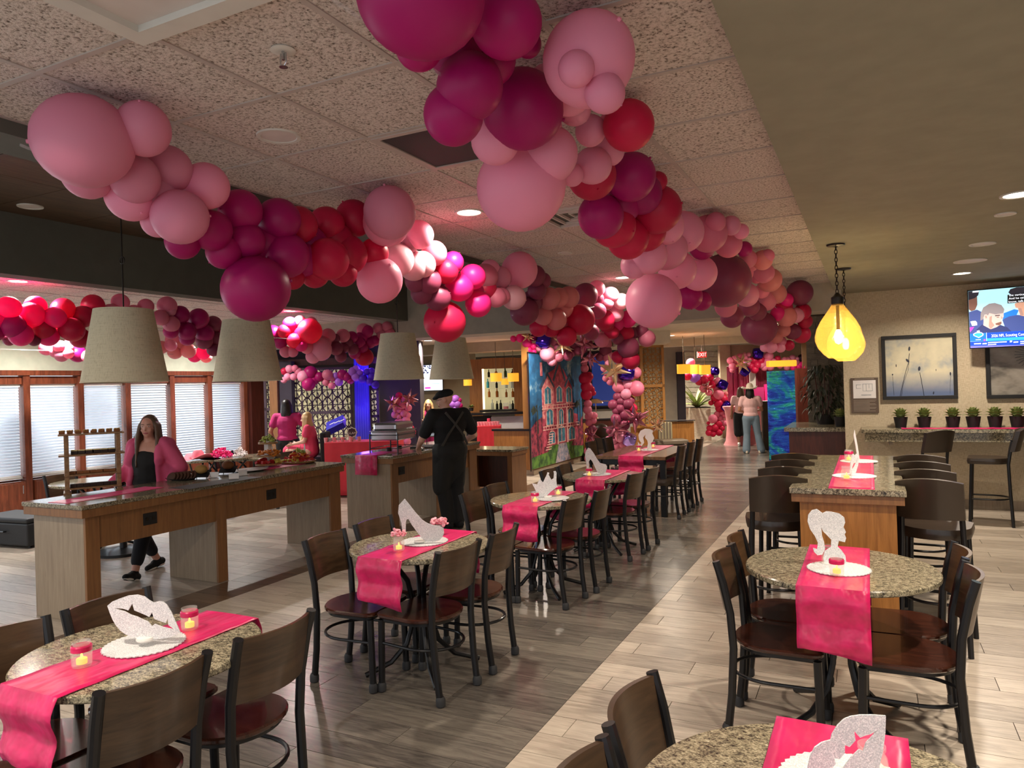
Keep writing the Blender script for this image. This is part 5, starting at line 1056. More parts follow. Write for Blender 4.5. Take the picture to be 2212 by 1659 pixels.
G3 = [(20, 664, 24, 'H'), (68, 680, 27, 'H', .4), (28, 704, 26, 'M', .7), (77, 662, 23, 'H', -.3), (136, 669, 25, 'R', 0), (119, 686, 23, 'H', .5), (94, 711, 23, 'R', .6), (45, 723, 25, 'H', .1), (104, 726, 22, 'H', .0), (155, 712, 26, 'R', .5), (179, 684, 24, 'R', .1), (201, 660, 24, 'R', .0), (173, 730, 22, 'R', 0), (20, 734, 13, 'D', -.5), (73, 735, 13, 'D', -.5), (60, 700, 24, 'H', -.5), (140, 700, 24, 'R', -.5), (-10, 690, 26, 'H', 0), (-15, 715, 24, 'M', 0), (215, 690, 24, 'R', 0), (240, 680, 24, 'P', -.3), (260, 653, 19, 'P', 0), (290, 680, 22, 'P', -.2), (315, 662, 17, 'P'), (361, 661, 21, 'P', .2), (366, 671, 14, 'L', .4), (347, 686, 17, 'P', .3), (370, 700, 18, 'P', .3), (389, 680, 20, 'M'), (429, 688, 22, 'M', .2), (404, 716, 20, 'M', .5), (369, 716, 16, 'M', -.2), (442, 720, 20, 'M', .3), (404, 730, 17, 'M', 0), (441, 737, 18, 'D', 0), (461, 700, 18, 'D', 0), (461, 730, 18, 'D', -.3), (461, 756, 14, 'D'), (420, 705, 18, 'M', -.5), (480, 720, 18, 'M', 0), (500, 735, 18, 'D', 0)]
garland('bright hot pink balloon garland across the left bay behind the lampshades', [(-7.7, 3.2, 2.6), (-7.7, 5.2, 2.55), (-7.7, 7.0, 2.55), (-7.7, 8.2, 2.55)], G3, 5)
G3b = [(100, 753, 15, 'P'), (130, 749, 14, 'P', .2), (155, 743, 15, 'P'), (133, 768, 14, 'P'), (148, 764, 11, 'P', .3), (168, 765, 18, 'M'), (145, 755, 14, 'P', -.4), (120, 760, 13, 'P', -.3), (190, 770, 14, 'P'), (374, 735, 16, 'P'), (369, 746, 13, 'P', .2), (378, 760, 16, 'S'), (407, 758, 16, 'S', .1), (420, 768, 15, 'H'), (439, 762, 15, 'H'), (445, 771, 13, 'S'), (350, 750, 14, 'S'), (395, 745, 15, 'S', -.4), (220, 765, 15, 'S'), (250, 768, 15, 'P'), (290, 766, 15, 'P'), (325, 760, 15, 'S')]
garland('pale balloon garland strung below the window-side ceiling behind the first lampshade', [(-10.4, 5.4, 2.45), (-10.4, 9.5, 2.45)], G3b, 6)
G4 = [(627, 701, 17, 'H'), (615, 716, 16, 'R', .4), (669, 715, 27, 'R', .6), (636, 736, 17, 'R', .3), (606, 739, 15, 'M'), (650, 746, 14, 'H'), (692, 755, 25, 'L', .4), (648, 694, 13, 'P', -.2), (673, 697, 13, 'P', -.3), (676, 770, 16, 'L', -.1), (663, 750, 15, 'P', -.3), (709, 725, 16, 'P'), (722, 732, 12, 'D'), (726, 753, 15, 'D', .2), (741, 725, 15, 'P'), (743, 751, 12, 'D', .1), (760, 728, 13, 'M'), (762, 754, 13, 'D', .1), (736, 770, 13, 'D'), (781, 728, 13, 'M'), (782, 751, 13, 'M', .2), (793, 716, 14, 'M'), (798, 739, 14, 'M'), (809, 736, 12, 'M', -.2), (787, 771, 20, 'R', .2), (785, 713, 15, 'P', -.3), (817, 709, 12, 'P', -.2), (836, 706, 12, 'P', -.3), (825, 722, 12, 'P', -.3), (766, 763, 13, 'M', -.1), (617, 760, 13, 'P', -.3), (750, 740, 13, 'D', -.5), (775, 740, 14, 'M', -.5), (640, 718, 16, 'H', -.5), (700, 740, 16, 'P', -.6), (590, 720, 18, 'M', 0), (570, 715, 18, 'M', 0), (842, 720, 12, 'P', -.3), (632, 760, 12, 'P', -.4)]
garland('rose and magenta balloon garland between the second and third lampshades', [(-7.8, 8.6, 2.55), (-7.8, 10.3, 2.4)], G4, 7)
G5 = [(625, 797, 9, 'L'), (637, 796, 8, 'P'), (614, 802, 8, 'R'), (621, 814, 8, 'L', .2), (634, 814, 8, 'L', .1), (655, 813, 13, 'L', .4), (613, 821, 7, 'L'), (671, 805, 15, 'M'), (667, 829, 15, 'M', .2), (690, 814, 11, 'M'), (678, 820, 12, 'M', -.3), (708, 810, 12, 'P', .3), (704, 826, 8, 'P'), (726, 812, 8, 'A'), (718, 818, 7, 'P', .2), (717, 833, 8, 'P'), (732, 825, 9, 'A', .1), (740, 810, 12, 'M'), (750, 814, 10, 'M', .1), (769, 797, 8, 'A'), (762, 803, 10, 'A', .2), (777, 805, 8, 'A'), (769, 814, 10, 'A', .1), (784, 818, 10, 'V'), (793, 803, 8, 'V'), (803, 801, 7, 'V'), (803, 813, 8, 'V', .1), (799, 824, 9, 'V'), (811, 831, 9, 'V'), (645, 803, 9, 'P', -.3), (757, 822, 8, 'M')]
garland('small lilac and magenta garland hung on the purple-lit lattice screen', None, G5, 8, dconst=14.2)
GA = [(1109, 732, 7, 'H'), (1124, 730, 10, 'H'), (1139, 741, 11, 'H', .2), (1152, 748, 7, 'H', .3), (1141, 756, 8, 'H'), (1153, 760, 6, 'H'), (1153, 729, 8, 'M'), (1183, 765, 17, 'L', .3), (1192, 780, 11, 'L'), (1165, 752, 8, 'L'), (1205, 750, 9, 'D', .2), (1207, 770, 12, 'P'), (1220, 755, 8, 'D', .3), (1227, 769, 11, 'D', .3), (1213, 765, 6, 'D', .5), (1236, 763, 8, 'D'), (1249, 757, 10, 'D'), (1269, 742, 12, 'D'), (1285, 748, 8, 'K'), (1261, 755, 8, 'D', .2), (1296, 771, 10, 'D'), (1275, 771, 8, 'D'), (1298, 723, 8, 'L', .5), (1290, 735, 8, 'L', .5), (1302, 737, 7, 'L', .8), (1313, 730, 10, 'P', .2), (1308, 743, 14, 'P', .0), (1308, 758, 14, 'D', 0), (1314, 771, 13, 'P', 0), (1240, 742, 12, 'D', -.3), (1200, 738, 12, 'P', -.4)]
garland('mauve balloon arch top above the painted house banner', None, GA, 9, stars=((1262, 745, 34, 'foil_mauve'), (1274, 775, 24, 'foil_mauve'), (1140, 727, 16, 'foil_gold'), (1215, 745, 26, 'foil_gold')), foils=((1174, 737, 17, 'foil_violet'),), dconst=14.2)
GB = [(1314, 786, 8, 'L'), (1305, 796, 8, 'L'), (1340, 792, 11, 'P'), (1373, 805, 13, 'P'), (1321, 812, 10, 'P', .2), (1309, 817, 8, 'P'), (1318, 825, 8, 'P', .1), (1334, 818, 11, 'P'), (1355, 830, 11, 'L', .4), (1336, 835, 14, 'P'), (1375, 839, 17, 'P', .2), (1352, 851, 12, 'L', .5), (1334, 857, 10, 'D'), (1340, 867, 9, 'D', .4), (1324, 874, 11, 'D'), (1355, 872, 12, 'D', .3), (1339, 882, 10, 'D', .4), (1332, 887, 10, 'D'), (1366, 882, 11, 'R', -.2), (1351, 896, 13, 'D', .3), (1331, 905, 12, 'D', .1), (1349, 918, 12, 'D', .2), (1316, 931, 7, 'D'), (1331, 932, 9, 'D'), (1321, 942, 7, 'D', .3), (1339, 945, 11, 'L', .4), (1314, 950, 8, 'L'), (1324, 953, 9, 'L'), (1362, 865, 10, 'D', -.3), (1350, 940, 12, 'P', -.3), (1345, 960, 12, 'P', -.2), (1330, 965, 11, 'P', -.2), (1372, 900, 10, 'R', -.3), (1355, 975, 12, 'P', -.3), (1335, 985, 12, 'P', -.3)]
garland('upright balloon column of dusty rose beside the booth with a violet foil cube', None, GB, 10, stars=((1372, 905, 34, 'foil_mauve'), (1330, 925, 28, 'foil_mauve'), (1326, 800, 38, 'foil_gold'), (1420, 920, 22, 'foil_gold')), foils=((1353, 804, 19, 'foil_violet'), (1360, 950, 15, 'foil_lilac')), dconst=14.0)
GC = [(1262, 784, 7, 'P'), (1263, 796, 9, 'P'), (1272, 813, 10, 'R', .2), (1264, 818, 14, 'R'), (1267, 835, 13, 'R', .1), (1277, 841, 8, 'R'), (1267, 852, 13, 'R'), (1282, 849, 6, 'R'), (1270, 872, 9, 'P'), (1269, 885, 10, 'P'), (1275, 896, 8, 'P', .2), (1283, 898, 8, 'P'), (1272, 913, 8, 'P', .2), (1282, 909, 7, 'P'), (1279, 926, 9, 'D'), (1270, 931, 7, 'D'), (1277, 934, 7, 'D', .2), (1277, 964, 11, 'P'), (1271, 975, 10, 'P'), (1280, 980, 9, 'P'), (1272, 990, 10, 'P'), (1275, 950, 9, 'P', -.3), (1272, 900, 9, 'P', -.3)]
garland('slim red and pink balloon column rising behind the right edge of the banner', None, GC, 11, stars=((1277, 940, 22, 'foil_mauve'),), dconst=15.9)
GD = [(1442, 795, 9, 'R'), (1436, 813, 8, 'H'), (1440, 823, 7, 'H'), (1433, 821, 6, 'H'), (1447, 826, 8, 'R'), (1437, 830, 7, 'R'), (1456, 820, 7, 'R'), (1492, 784, 10, 'P'), (1501, 815, 12, 'A'), (1485, 812, 10, 'R'), (1470, 808, 9, 'R'), (1521, 820, 10, 'R', .2), (1533, 815, 9, 'R'), (1510, 824, 9, 'R'), (1550, 824, 9, 'P'), (1520, 839, 9, 'P'), (1531, 847, 8, 'P'), (1552, 852, 12, 'P', .4), (1568, 850, 5, 'S'), (1544, 859, 9, 'R'), (1562, 862, 10, 'R'), (1552, 872, 10, 'R', .2), (1555, 882, 10, 'R'), (1536, 870, 6, 'R'), (1549, 895, 7, 'P'), (1559, 892, 6, 'P'), (1540, 905, 10, 'P', .4), (1556, 904, 7, 'P'), (1565, 898, 6, 'P'), (1565, 914, 7, 'P'), (1559, 909, 6, 'P', .3), (1573, 907, 7, 'P'), (1552, 915, 9, 'R'), (1533, 925, 7, 'R'), (1544, 924, 8, 'R', .3), (1559, 925, 7, 'R'), (1531, 935, 7, 'R'), (1540, 937, 7, 'R', .2), (1553, 934, 8, 'R'), (1530, 914, 4, 'R'), (1540, 830, 9, 'R', -.3), (1548, 840, 8, 'P', -.3)]
garland('entrance balloon arch with violet foil cubes in front of the planter', None, GD, 12, stars=((1455, 788, 16, 'foil_lilac'), (1527, 838, 16, 'foil_rose')), foils=((1451, 808, 12, 'foil_violet'), (1544, 802, 9, 'foil_violet'), (1560, 831, 11, 'foil_violet'), (1570, 878, 12, 'foil_violet')), dconst=20.4)
GE = [(1578, 779, 8, 'P'), (1589, 776, 9, 'P'), (1599, 772, 9, 'P'), (1608, 766, 5, 'L', .4), (1617, 766, 5, 'L', .4), (1609, 773, 6, 'P', .4), (1618, 778, 6, 'P', .3), (1615, 786, 7, 'P'), (1583, 791, 9, 'P'), (1583, 799, 7, 'P'), (1598, 785, 10, 'P'), (1628, 779, 9, 'R'), (1643, 779, 9, 'R'), (1635, 789, 9, 'R', .2), (1622, 791, 8, 'R'), (1630, 798, 9, 'R'), (1645, 789, 8, 'P'), (1660, 770, 11, 'P'), (1657, 783, 10, 'P'), (1651, 795, 7, 'P'), (1664, 792, 9, 'P'), (1670, 783, 9, 'P'), (1680, 775, 7, 'R'), (1695, 778, 7, 'P'), (1703, 778, 7, 'P'), (1712, 773, 7, 'L'), (1722, 775, 5, 'L'), (1721, 783, 7, 'P'), (1728, 788, 7, 'H'), (1737, 782, 6, 'H'), (1737, 795, 7, 'H'), (1725, 792, 7, 'H'), (1714, 794, 7, 'H'), (1700, 794, 7, 'P'), (1731, 773, 8, 'K'), (1685, 790, 7, 'P'), (1745, 788, 7, 'H')]
garland('pink balloon swag over the fringe doorway behind the woman in the white hat', None, GE, 13, stars=((1602, 785, 24, 'foil_gold'),), foils=((1637, 763, 12, 'foil_violet'), (1608, 802, 11, 'foil_violet')), dconst=20.8)
GF = [(857, 866, 9, 'P'), (877, 863, 10, 'P', .1), (868, 877, 8, 'P', .4), (882, 881, 8, 'P'), (855, 885, 7, 'P'), (862, 887, 6, 'P', .3), (873, 893, 9, 'P'), (853, 896, 8, 'P', .2), (881, 897, 7, 'P'), (862, 900, 6, 'P', .3), (877, 909, 10, 'P'), (866, 911, 7, 'P', .3), (881, 916, 7, 'P'), (858, 911, 6, 'P'), (878, 924, 7, 'P'), (888, 925, 7, 'R'), (882, 934, 7, 'R', .2), (892, 934, 7, 'R'), (882, 944, 6, 'P'), (877, 940, 7, 'R'), (880, 954, 8, 'P'), (873, 955, 6, 'P'), (862, 855, 8, 'R'), (870, 930, 8, 'P', -.3), (870, 945, 8, 'P', -.3), (866, 960, 8, 'P', 0)]
garland('coral pink balloon column against the dark pillar with copper starbursts', None, GF, 14, stars=((884, 862, 24, 'foil_rose'), (848, 872, 22, 'foil_rose')), dconst=14.6)
GG = [(984, 862, 9, 'A'), (978, 873, 8, 'A'), (988, 873, 9, 'A'), (983, 884, 7, 'A'), (992, 865, 6, 'M'), (994, 876, 6, 'M')]
garland('small lilac balloon cluster on the wall behind the man in the cap', None, GG, 15, dconst=16.6)

# ================================================================== PEOPLE
def blob(name, b, mat, parent, vox=.011, smooth=4, loc=None):
    me = b.mesh('tmp', 0); o = bpy.data.objects.new('tmp', me); C.objects.link(o)
    r = o.modifiers.new('r', 'REMESH'); r.mode = 'VOXEL'; r.voxel_size = vox; r.use_smooth_shade = True
    if smooth: s = o.modifiers.new('s', 'SMOOTH'); s.iterations = smooth; s.factor = .5
    dg = bpy.context.evaluated_depsgraph_get(); dg.update(); m2 = bpy.data.meshes.new_from_object(o.evaluated_get(dg)); m2.name = name
    bpy.data.objects.remove(o); bpy.data.meshes.remove(me); m2.polygons.foreach_set('use_smooth', [True]*len(m2.polygons))
    return mk(name, m2, mat, parent, 0, loc)
def hand(b, wrist, d, nrm, side, s=1.0, curl=.5):
    """palm + five fingers. d: pointing direction, nrm: palm normal (fingers curl towards it), side: towards the thumb"""
    d = Vector(d).normalized(); n = Vector(nrm); n = (n-d*n.dot(d)).normalized(); sd = Vector(side); sd = (sd-d*sd.dot(d)-n*sd.dot(n)).normalized(); w = Vector(wrist)
    R = Matrix((sd, d, n)).transposed(); b.ell(w+d*.045*s, (.04*s, .052*s, .017*s), R, 12, 8); b.cap(w-d*.01, .026*s, w+d*.03*s, .024*s)
    for i, (o, L) in enumerate(((.03, .075), (.011, .085), (-.009, .078), (-.028, .06))):
        p = w+d*.085*s+sd*o*s; a = curl*.6
        for k, fr in enumerate((.45, .32, .23)):
            q = p+(d*math.cos(a)+n*math.sin(a))*L*fr*s; b.cap(p, (.0095-.001*k)*s, q, (.0088-.001*k)*s, 8); p = q; a += curl*.7
    p = w+d*.02*s+sd*.03*s; a1 = (d*.6+sd*.75+n*.25).normalized(); q = p+a1*.04*s; b.cap(p, .012*s, q, .0105*s, 8); b.cap(q, .0105*s, q+(d*.8+sd*.35+n*.35).normalized()*.032*s, .009*s, 8)
def person(label, loc, rz, sc, J, skin, vox=.011, wide=1.0, head_yaw=0, head_pitch=0, thick=1.0):
    t = thing('person', label, 'person', loc, rz); b = MB(); V = Vector; w = wide
    g = dict(pel=(0, 0, .93), ch=(0, .0, 1.28), nk=(0, .01, 1.43), hd=(0, .025, 1.585), shL=(-.185*w, 0, 1.39), shR=(.185*w, 0, 1.39), elL=(-.24*w, -.02, 1.12), elR=(.24*w, -.02, 1.12), wrL=(-.26*w, .06, .9), wrR=(.26*w, .06, .9), hpL=(-.095*w, 0, .9), hpR=(.095*w, 0, .9), knL=(-.1*w, .02, .49), knR=(.1*w, .02, .49), anL=(-.1*w, -.02, .08), anR=(.1*w, -.02, .08))
    g.update(J); j = {k: V(v)*sc for k, v in g.items()}; k = sc*thick
    b.ell(j['pel'], (.165*k*w, .12*k, .13*k)); b.ell((j['pel']+j['ch'])/2, (.145*k*w, .105*k, .17*k)); b.ell(j['ch'], (.17*k*w, .12*k, .16*k)); b.cap(j['ch'], .11*k, j['pel'], .12*k)
    b.cap(j['shL'], .055*k, j['shR'], .055*k); b.cap(j['nk']-V((0, 0, .06*sc)), .06*sc, j['hd']-V((0, 0, .06*sc)), .052*sc)
    Rh = (Matrix.Rotation(head_yaw, 3, 'Z') @ Matrix.Rotation(head_pitch, 3, 'X')); h = j['hd']
    def hp(x, y, z): return h+Rh@V((x, y, z))*sc
    b.ell(h+Rh@V((0, -.01, .02))*sc, (.077*sc, .098*sc, .1*sc), Rh, 18, 12); b.ell(hp(0, .022, -.045), (.058*sc, .068*sc, .072*sc), Rh, 16, 10); b.ell(hp(0, .05, -.095), (.028*sc, .026*sc, .02*sc), Rh)
    b.cap(hp(0, .083, .01), .008*sc, hp(0, .104, -.028), .014*sc, 8)
    for s in (-1, 1):
        b.ell(hp(s*.079, -.005, -.005), (.012*sc, .02*sc, .032*sc), Rh); b.ell(hp(s*.035, .066, -.035), (.024*sc, .022*sc, .022*sc), Rh); b.cap(hp(s*.015, .082, .028), .009*sc, hp(s*.05, .068, .026), .008*sc, 8)
    for s in 'LR':
        b.cap(j['sh'+s], .052*k, j['el'+s], .043*k); b.cap(j['el'+s], .043*k, j['wr'+s], .029*sc)
        d = (j['wr'+s]-j['el'+s]).normalized(); hand(b, j['wr'+s], J.get('hd'+s, d), J.get('pn'+s, V((0, 1, -.3))), J.get('th'+s, V((0, 1, .2))), sc, J.get('curl', .55))
        b.cap(j['hp'+s], .088*k, j['kn'+s], .058*k); b.cap(j['kn'+s], .057*k, j['an'+s], .038*sc); b.ell(j['kn'+s]*.6+j['an'+s]*.4-V((0, .015*sc, 0)), (.052*k, .055*k, .12*k))
        ft = J.get('ft'+s, V((0, 1, 0))); ft = V(ft).normalized(); a = j['an'+s]; b.cap(a-ft*.04*sc-V((0, 0, .03*sc)), .035*sc, a+ft*.13*sc-V((0, 0, .045*sc)), .03*sc)
    blob('body', b, skin, t, vox, 3)
    fc = thing  # face details
    for s in (-1, 1):
        e = MB().ell(hp(s*.033, .079, .006), (.0105*sc, .007*sc, .0055*sc), Rh, 12, 8).build('eye', 'white_ceramic', t); MB().ell(hp(s*.033, .0835, .006), (.0056*sc, .0042*sc, .0052*sc), Rh, 10, 7).build('iris', 'hair_brown', e)
        MB().cap(hp(s*.018, .09, .028), .004*sc, hp(s*.05, .078, .03), .003*sc, 6).build('eyebrow', 'hair_brown', t)
    MB().cap(hp(-.02, .083, -.066), .0055*sc, hp(.02, .083, -.066), .0055*sc, 8).ell(hp(0, .088, -.066), (.018*sc, .006*sc, .008*sc), Rh, 10, 6).build('lips', 'lip_rose', t)
    return t, j, hp, k, Rh
plain('lip_rose', '#a8505a', .5)
V = Vector
def legs_cloth(t, j, k, mat, ra=.105, rk=.078, rb=.06, end=.09, flare=None, name='trousers', vox=.014):
    b = MB(); b.ell(j['pel'], (.18*k*1.02, .135*k, .13*k)); b.cap(j['hpL'], .1*k, j['hpR'], .1*k)
    for s in 'LR':
        b.cap(j['hp'+s], ra*k, j['kn'+s], rk*k); e = j['kn'+s].lerp(j['an'+s], end) if end > .2 else j['an'+s]; b.cap(j['kn'+s], rk*k, e, (flare or rb)*k)
    return blob(name, b, mat, t, vox, 4)
def top_cloth(t, j, k, mat, w=1.0, sleeve=.5, z0=0, name='shirt', infl=.02, vox=.014, arms='LR', low=None):
    b = MB(); i = infl*k; b.ell(j['ch']-V((0, 0, 0 if arms else .075*k)), (.17*k*w+i, .12*k+i, .165*k+i*(1 if arms else .2))); b.ell((j['pel']+j['ch'])/2, (.148*k*w+i, .108*k+i, .17*k+i))
    b.ell(low if low is not None else j['pel']+V((0, 0, .05*k)), (.165*k*w+i, .12*k+i, .1*k)); 
    if arms: b.cap(j['shL']+V((.01, 0, 0)), .06*k+i*.6, j['shR'], .06*k+i*.6)
    b.cap(j['ch'], .12*k, j['nk']-V((0, 0, .045 if arms else .14)), .075*k)
    for s in arms:
        e = j['sh'+s].lerp(j['el'+s], min(1, sleeve*1.0)); b.cap(j['sh'+s], .058*k+i, e, .052*k+i*1.1)
        if sleeve > 1: b.cap(j['el'+s], .05*k+i, j['el'+s].lerp(j['wr'+s], sleeve-1), .036*k+i)
    return blob(name, b, mat, t, vox, 4)
def shoes(t, j, sc, mat, J, sole='white_plastic'):
    for s in 'LR':
        ft = V(J.get('ft'+s, V((0, 1, 0)))).normalized(); a = j['an'+s]; up = V((0, 0, 1)); up = (up-ft*up.dot(ft)).normalized()
        b = MB(); b.cap(a-ft*.055*sc-up*.03*sc, .043*sc, a+ft*.05*sc-up*.03*sc, .045*sc); b.cap(a+ft*.03*sc-up*.04*sc, .043*sc, a+ft*.15*sc-up*.05*sc, .034*sc); b.cap(a, .045*sc, a-up*.03*sc, .045*sc)
        sh = blob('shoe', b, mat, t, .009, 2)
        sl = MB(); sl.cap(a-ft*.07*sc-up*.068*sc, .014*sc, a+ft*.155*sc-up*.068*sc, .013*sc); R = Matrix((ft.cross(up), ft, up)).transposed(); sl.ell(a-ft*.03*sc-up*.066*sc, (.042*sc, .065*sc, .016*sc), R); sl.ell(a+ft*.1*sc-up*.066*sc, (.047*sc, .085*sc, .015*sc), R); blob('sole', sl, sole, sh, .008, 2)
def long_hair(t, hp, sc, Rh, mat, length=.35, seed=1, front=True, vox=.012, w=1.0):
    b = MB(); q = random.Random(seed); c = hp(0, -.034, .038); b.ell(c, (.09*sc*w, .1*sc, .1*sc), Rh, 18, 12)
    for i in range(26):
        a = PI*(.06+.88*i/25)                     # around the back from ear to ear
        x, y = math.cos(a)*.083*w, -math.sin(a)*.1-.0; L = length*q.uniform(.75, 1.05); p0 = hp(x*.95, y, .02); p1 = hp(x*1.12, y*1.08-.005, -.1); p2 = hp(x*1.2+q.uniform(-.02, .02), y*1.05+q.uniform(-.01, .02), -.1-L*.5); p3 = hp(x*1.15+q.uniform(-.03, .03), y*.9+q.uniform(-.01, .02), -.1-L)
        b.cap(p0, .026*sc, p1, .026*sc, 8); b.cap(p1, .026*sc, p2, .022*sc, 8); b.cap(p2, .022*sc, p3, .008*sc, 8)
    if front:
        for s in (-1, 1):
            for i in range(5):
                p0 = hp(s*.02, .03-.02*i, .105); p1 = hp(s*(.083+.003*i), .02-.02*i, .02); p2 = hp(s*(.105+.004*i), .05-.018*i, -.14); p3 = hp(s*(.1+q.uniform(-.015, .02)), .13-.015*i, -.14-length*.72)
                b.cap(p0, .018*sc, p1, .02*sc, 8); b.cap(p1, .021*sc, p2, .024*sc, 8); b.cap(p2, .024*sc, p3, .008*sc, 8)
    return blob('hair', b, mat, t, vox, 3)
# --- woman in the pink hoodie, walking behind the buffet towards the viewer's left
s1 = .915
J1 = dict(anL=(-.1, .42, .085), anR=(.08, -.16, .085), knL=(-.1, .26, .5), knR=(.1, .12, .5), ftL=(-.15, 1, .35), ftR=(.1, 1, -.1), elL=(-.34, -.03, 1.13), wrL=(-.33, .17, .95), elR=(.3, -.05, 1.12), wrR=(.32, .2, 1.0))
J1['thL'] = V((.6, .3, .6)); J1['thR'] = V((-.6, .3, .6))
p1 = V((-6.5, 4.92, 0))
t, j, hp, k, Rh = person('woman with long brown hair in an open pink hoodie walking behind the buffet', p1, PI+.25, s1, J1, 'skin_light', .010, 1.18, .32, .0, 1.05)
long_hair(t, hp, s1, Rh, 'hair_brown', .4, 2)
legs_cloth(t, j, k, 'cloth_navy', .112, .082, .062, .72, name='leggings')
top_cloth(t, j, k, 'cloth_black', .98, .12, name='tank_top', infl=.042, arms='')
b = MB()
for s in 'LR':
    sg = -1 if s == 'L' else 1
    b.cap(j['sh'+s]+V((-sg*.01, 0, -.008)), .08*k, j['el'+s], .08*k); b.cap(j['sh'+s]+V((0, -.01, -.0)), .074*k, j['nk']+V((sg*.07, -.03, -.05)), .05*k); b.cap(j['el'+s], .078*k, j['wr'+s], .052*k); b.cap(j['sh'+s]+V((-sg*.05, .06, -.03)), .045*k, j['ch']+V((sg*.17, .1, -.06)), .05*k); b.cap(j['sh'+s]-V((sg*.05, .02, -.01)), .075*k, j['ch']+V((sg*.19, -.02, -.12)), .075*k); b.cap(j['ch']+V((sg*.2, .0, -.1)), .07*k, j['pel']+V((sg*.19, .02, .02)), .075*k); b.cap(j['ch']+V((sg*.13, .08, .02)), .03*k, j['pel']+V((sg*.17, .1, .03)), .03*k)
b.ell(j['ch']+V((0, -.07, -.02)), (.21*k, .09*k, .2*k)); b.ell((j['ch']+j['pel'])/2+V((0, -.06, -.03)), (.2*k, .09*k, .24*k)); b.cap(j['nk']+V((-.09, -.05, -.02)), .045*k, j['nk']+V((.09, -.05, -.02)), .045*k)
blob('hoodie', b, 'cloth_pink', t, .013, 4)
shoes(t, j, s1, 'cloth_black', J1)
# --- man in black at the second counter
s2 = 1.02
J2 = dict(elL=(-.32, .1, 1.1), wrL=(-.25, .36, 1.0), elR=(.36, .02, 1.12), wrR=(.28, .25, 1.0), knL=(-.08, .04, .49), knR=(.09, .02, .49), anL=(-.06, -.03, .085), anR=(.07, -.05, .085), hd=(-.02, .06, 1.575))
J2['hdL'] = V((.3, .7, -.5)); J2['hdR'] = V((-.3, .8, -.4)); J2['pnL'] = V((.3, -.2, -1)); J2['pnR'] = V((-.3, -.2, -1)); J2['thL'] = V((1, 0, .2)); J2['thR'] = V((-1, 0, .2))
t, j, hp, k, Rh = person('man in a flat cap and black apron seen from behind at the second counter', V((-4.72, 7.75, 0)), math.radians(58), s2, J2, 'skin_pale', .010, 1.14, 1.1, -.22, 1.06)
legs_cloth(t, j, k, 'cloth_black', .11, .085, .07)
top_cloth(t, j, k, 'cloth_black', 1.14, .72, name='shirt', infl=.022)
b = MB(); b.ell(j['pel']+V((0, -.01, .02)), (.22*k, .165*k, .16*k)); b.cap(j['pel']+V((-.07, .01, -.05)), .14*k, V((-.1*s2, .05, .5*s2)), .105*k); b.cap(j['pel']+V((.07, .01, -.05)), .14*k, V((.1*s2, .05, .54*s2)), .105*k)
ap = blob('apron', b, 'apron_black', t, .014, 4)
MB().tube([V((-.12, -.16, 1.42))*s2, V((-.02, -.178, 1.3))*s2, V((.1, -.175, 1.15))*s2, V((.17, -.15, 1.02))*s2], .017, 6, sx=.4).build('strap', 'strap_grey', ap); MB().tube([V((.12, -.16, 1.42))*s2, V((.02, -.178, 1.3))*s2, V((-.1, -.175, 1.15))*s2, V((-.17, -.15, 1.02))*s2], .017, 6, sx=.4).build('strap', 'strap_grey', ap)
b = MB(); b.ell(hp(0, -.015, .062), (.098*s2, .118*s2, .06*s2), Rh, 18, 10); b.ell(hp(0, .06, .052), (.08*s2, .085*s2, .03*s2), Rh @ Matrix.Rotation(-.2, 3, 'X')); blob('flat_cap', b, 'cloth_black', t, .009, 3)
MB().tube([hp(-.08, .03, .01), hp(-.06, .1, .01), hp(0, .112, .008), hp(.06, .1, .01), hp(.08, .03, .01)], .0025, 5).build('spectacles', 'black_metal', t)
shoes(t, j, s2, 'cloth_black', {}, 'cloth_black')
# --- dark-haired woman in magenta, back to the viewer
pw = PD(622, 985, 13.0); pw.z = 0; s3 = .95
J3 = dict(elR=(.34, .08, 1.15), wrR=(.3, .3, 1.15), elL=(-.3, -.05, 1.12), wrL=(-.3, .12, .95)); t, j, hp, k, Rh = person('dark-haired woman in a magenta top seen from behind at the screens', pw, YAW, s3, J3, 'skin_tan', .013, 1.1)
long_hair(t, hp, s3, Rh, 'hair_black', .34, 3, False); legs_cloth(t, j, k, 'cloth_black', .12, .09, .075); top_cloth(t, j, k, 'cloth_magenta', 1.1, .55, name='top', infl=.02); shoes(t, j, s3, 'cloth_black', {}, 'cloth_black')
# --- blonde seated in a rose dress, facing left
pg = PD(672, 960, 12.6); pg.z = 0; s4 = .86; rzg = math.radians(118)
J4 = dict(pel=(0, 0, .86), ch=(0, .03, 1.2), nk=(0, .05, 1.35), hd=(0, .09, 1.5), shL=(-.16, .03, 1.31), shR=(.16, .03, 1.31), elL=(-.19, .08, 1.05), elR=(.19, .08, 1.05), wrL=(-.12, .32, 1.0), wrR=(.12, .32, 1.0), hpL=(-.09, .02, .84), hpR=(.09, .02, .84), knL=(-.09, .44, .86), knR=(.09, .44, .86), anL=(-.09, .42, .42), anR=(.09, .42, .42))
t, j, hp, k, Rh = person('blonde girl in a rose pink dress sitting in profile', pg, rzg, s4, J4, 'skin_pale', .013, .95, 0, -.12)
long_hair(t, hp, s4, Rh, 'hair_blonde', .42, 4); b = MB(); b.ell(j['ch'], (.19*k, .14*k, .19*k)); b.cap(j['ch'], .15*k, j['pel'], .17*k); b.cap(j['pel'], .17*k, (j['knL']+j['knR'])/2, .13*k)
for s in 'LR': b.cap(j['sh'+s], .08*k, j['sh'+s].lerp(j['el'+s], .45), .085*k)
blob('dress', b, 'cloth_rose', t, .014, 4); shoes(t, j, s4, 'white_plastic', {})
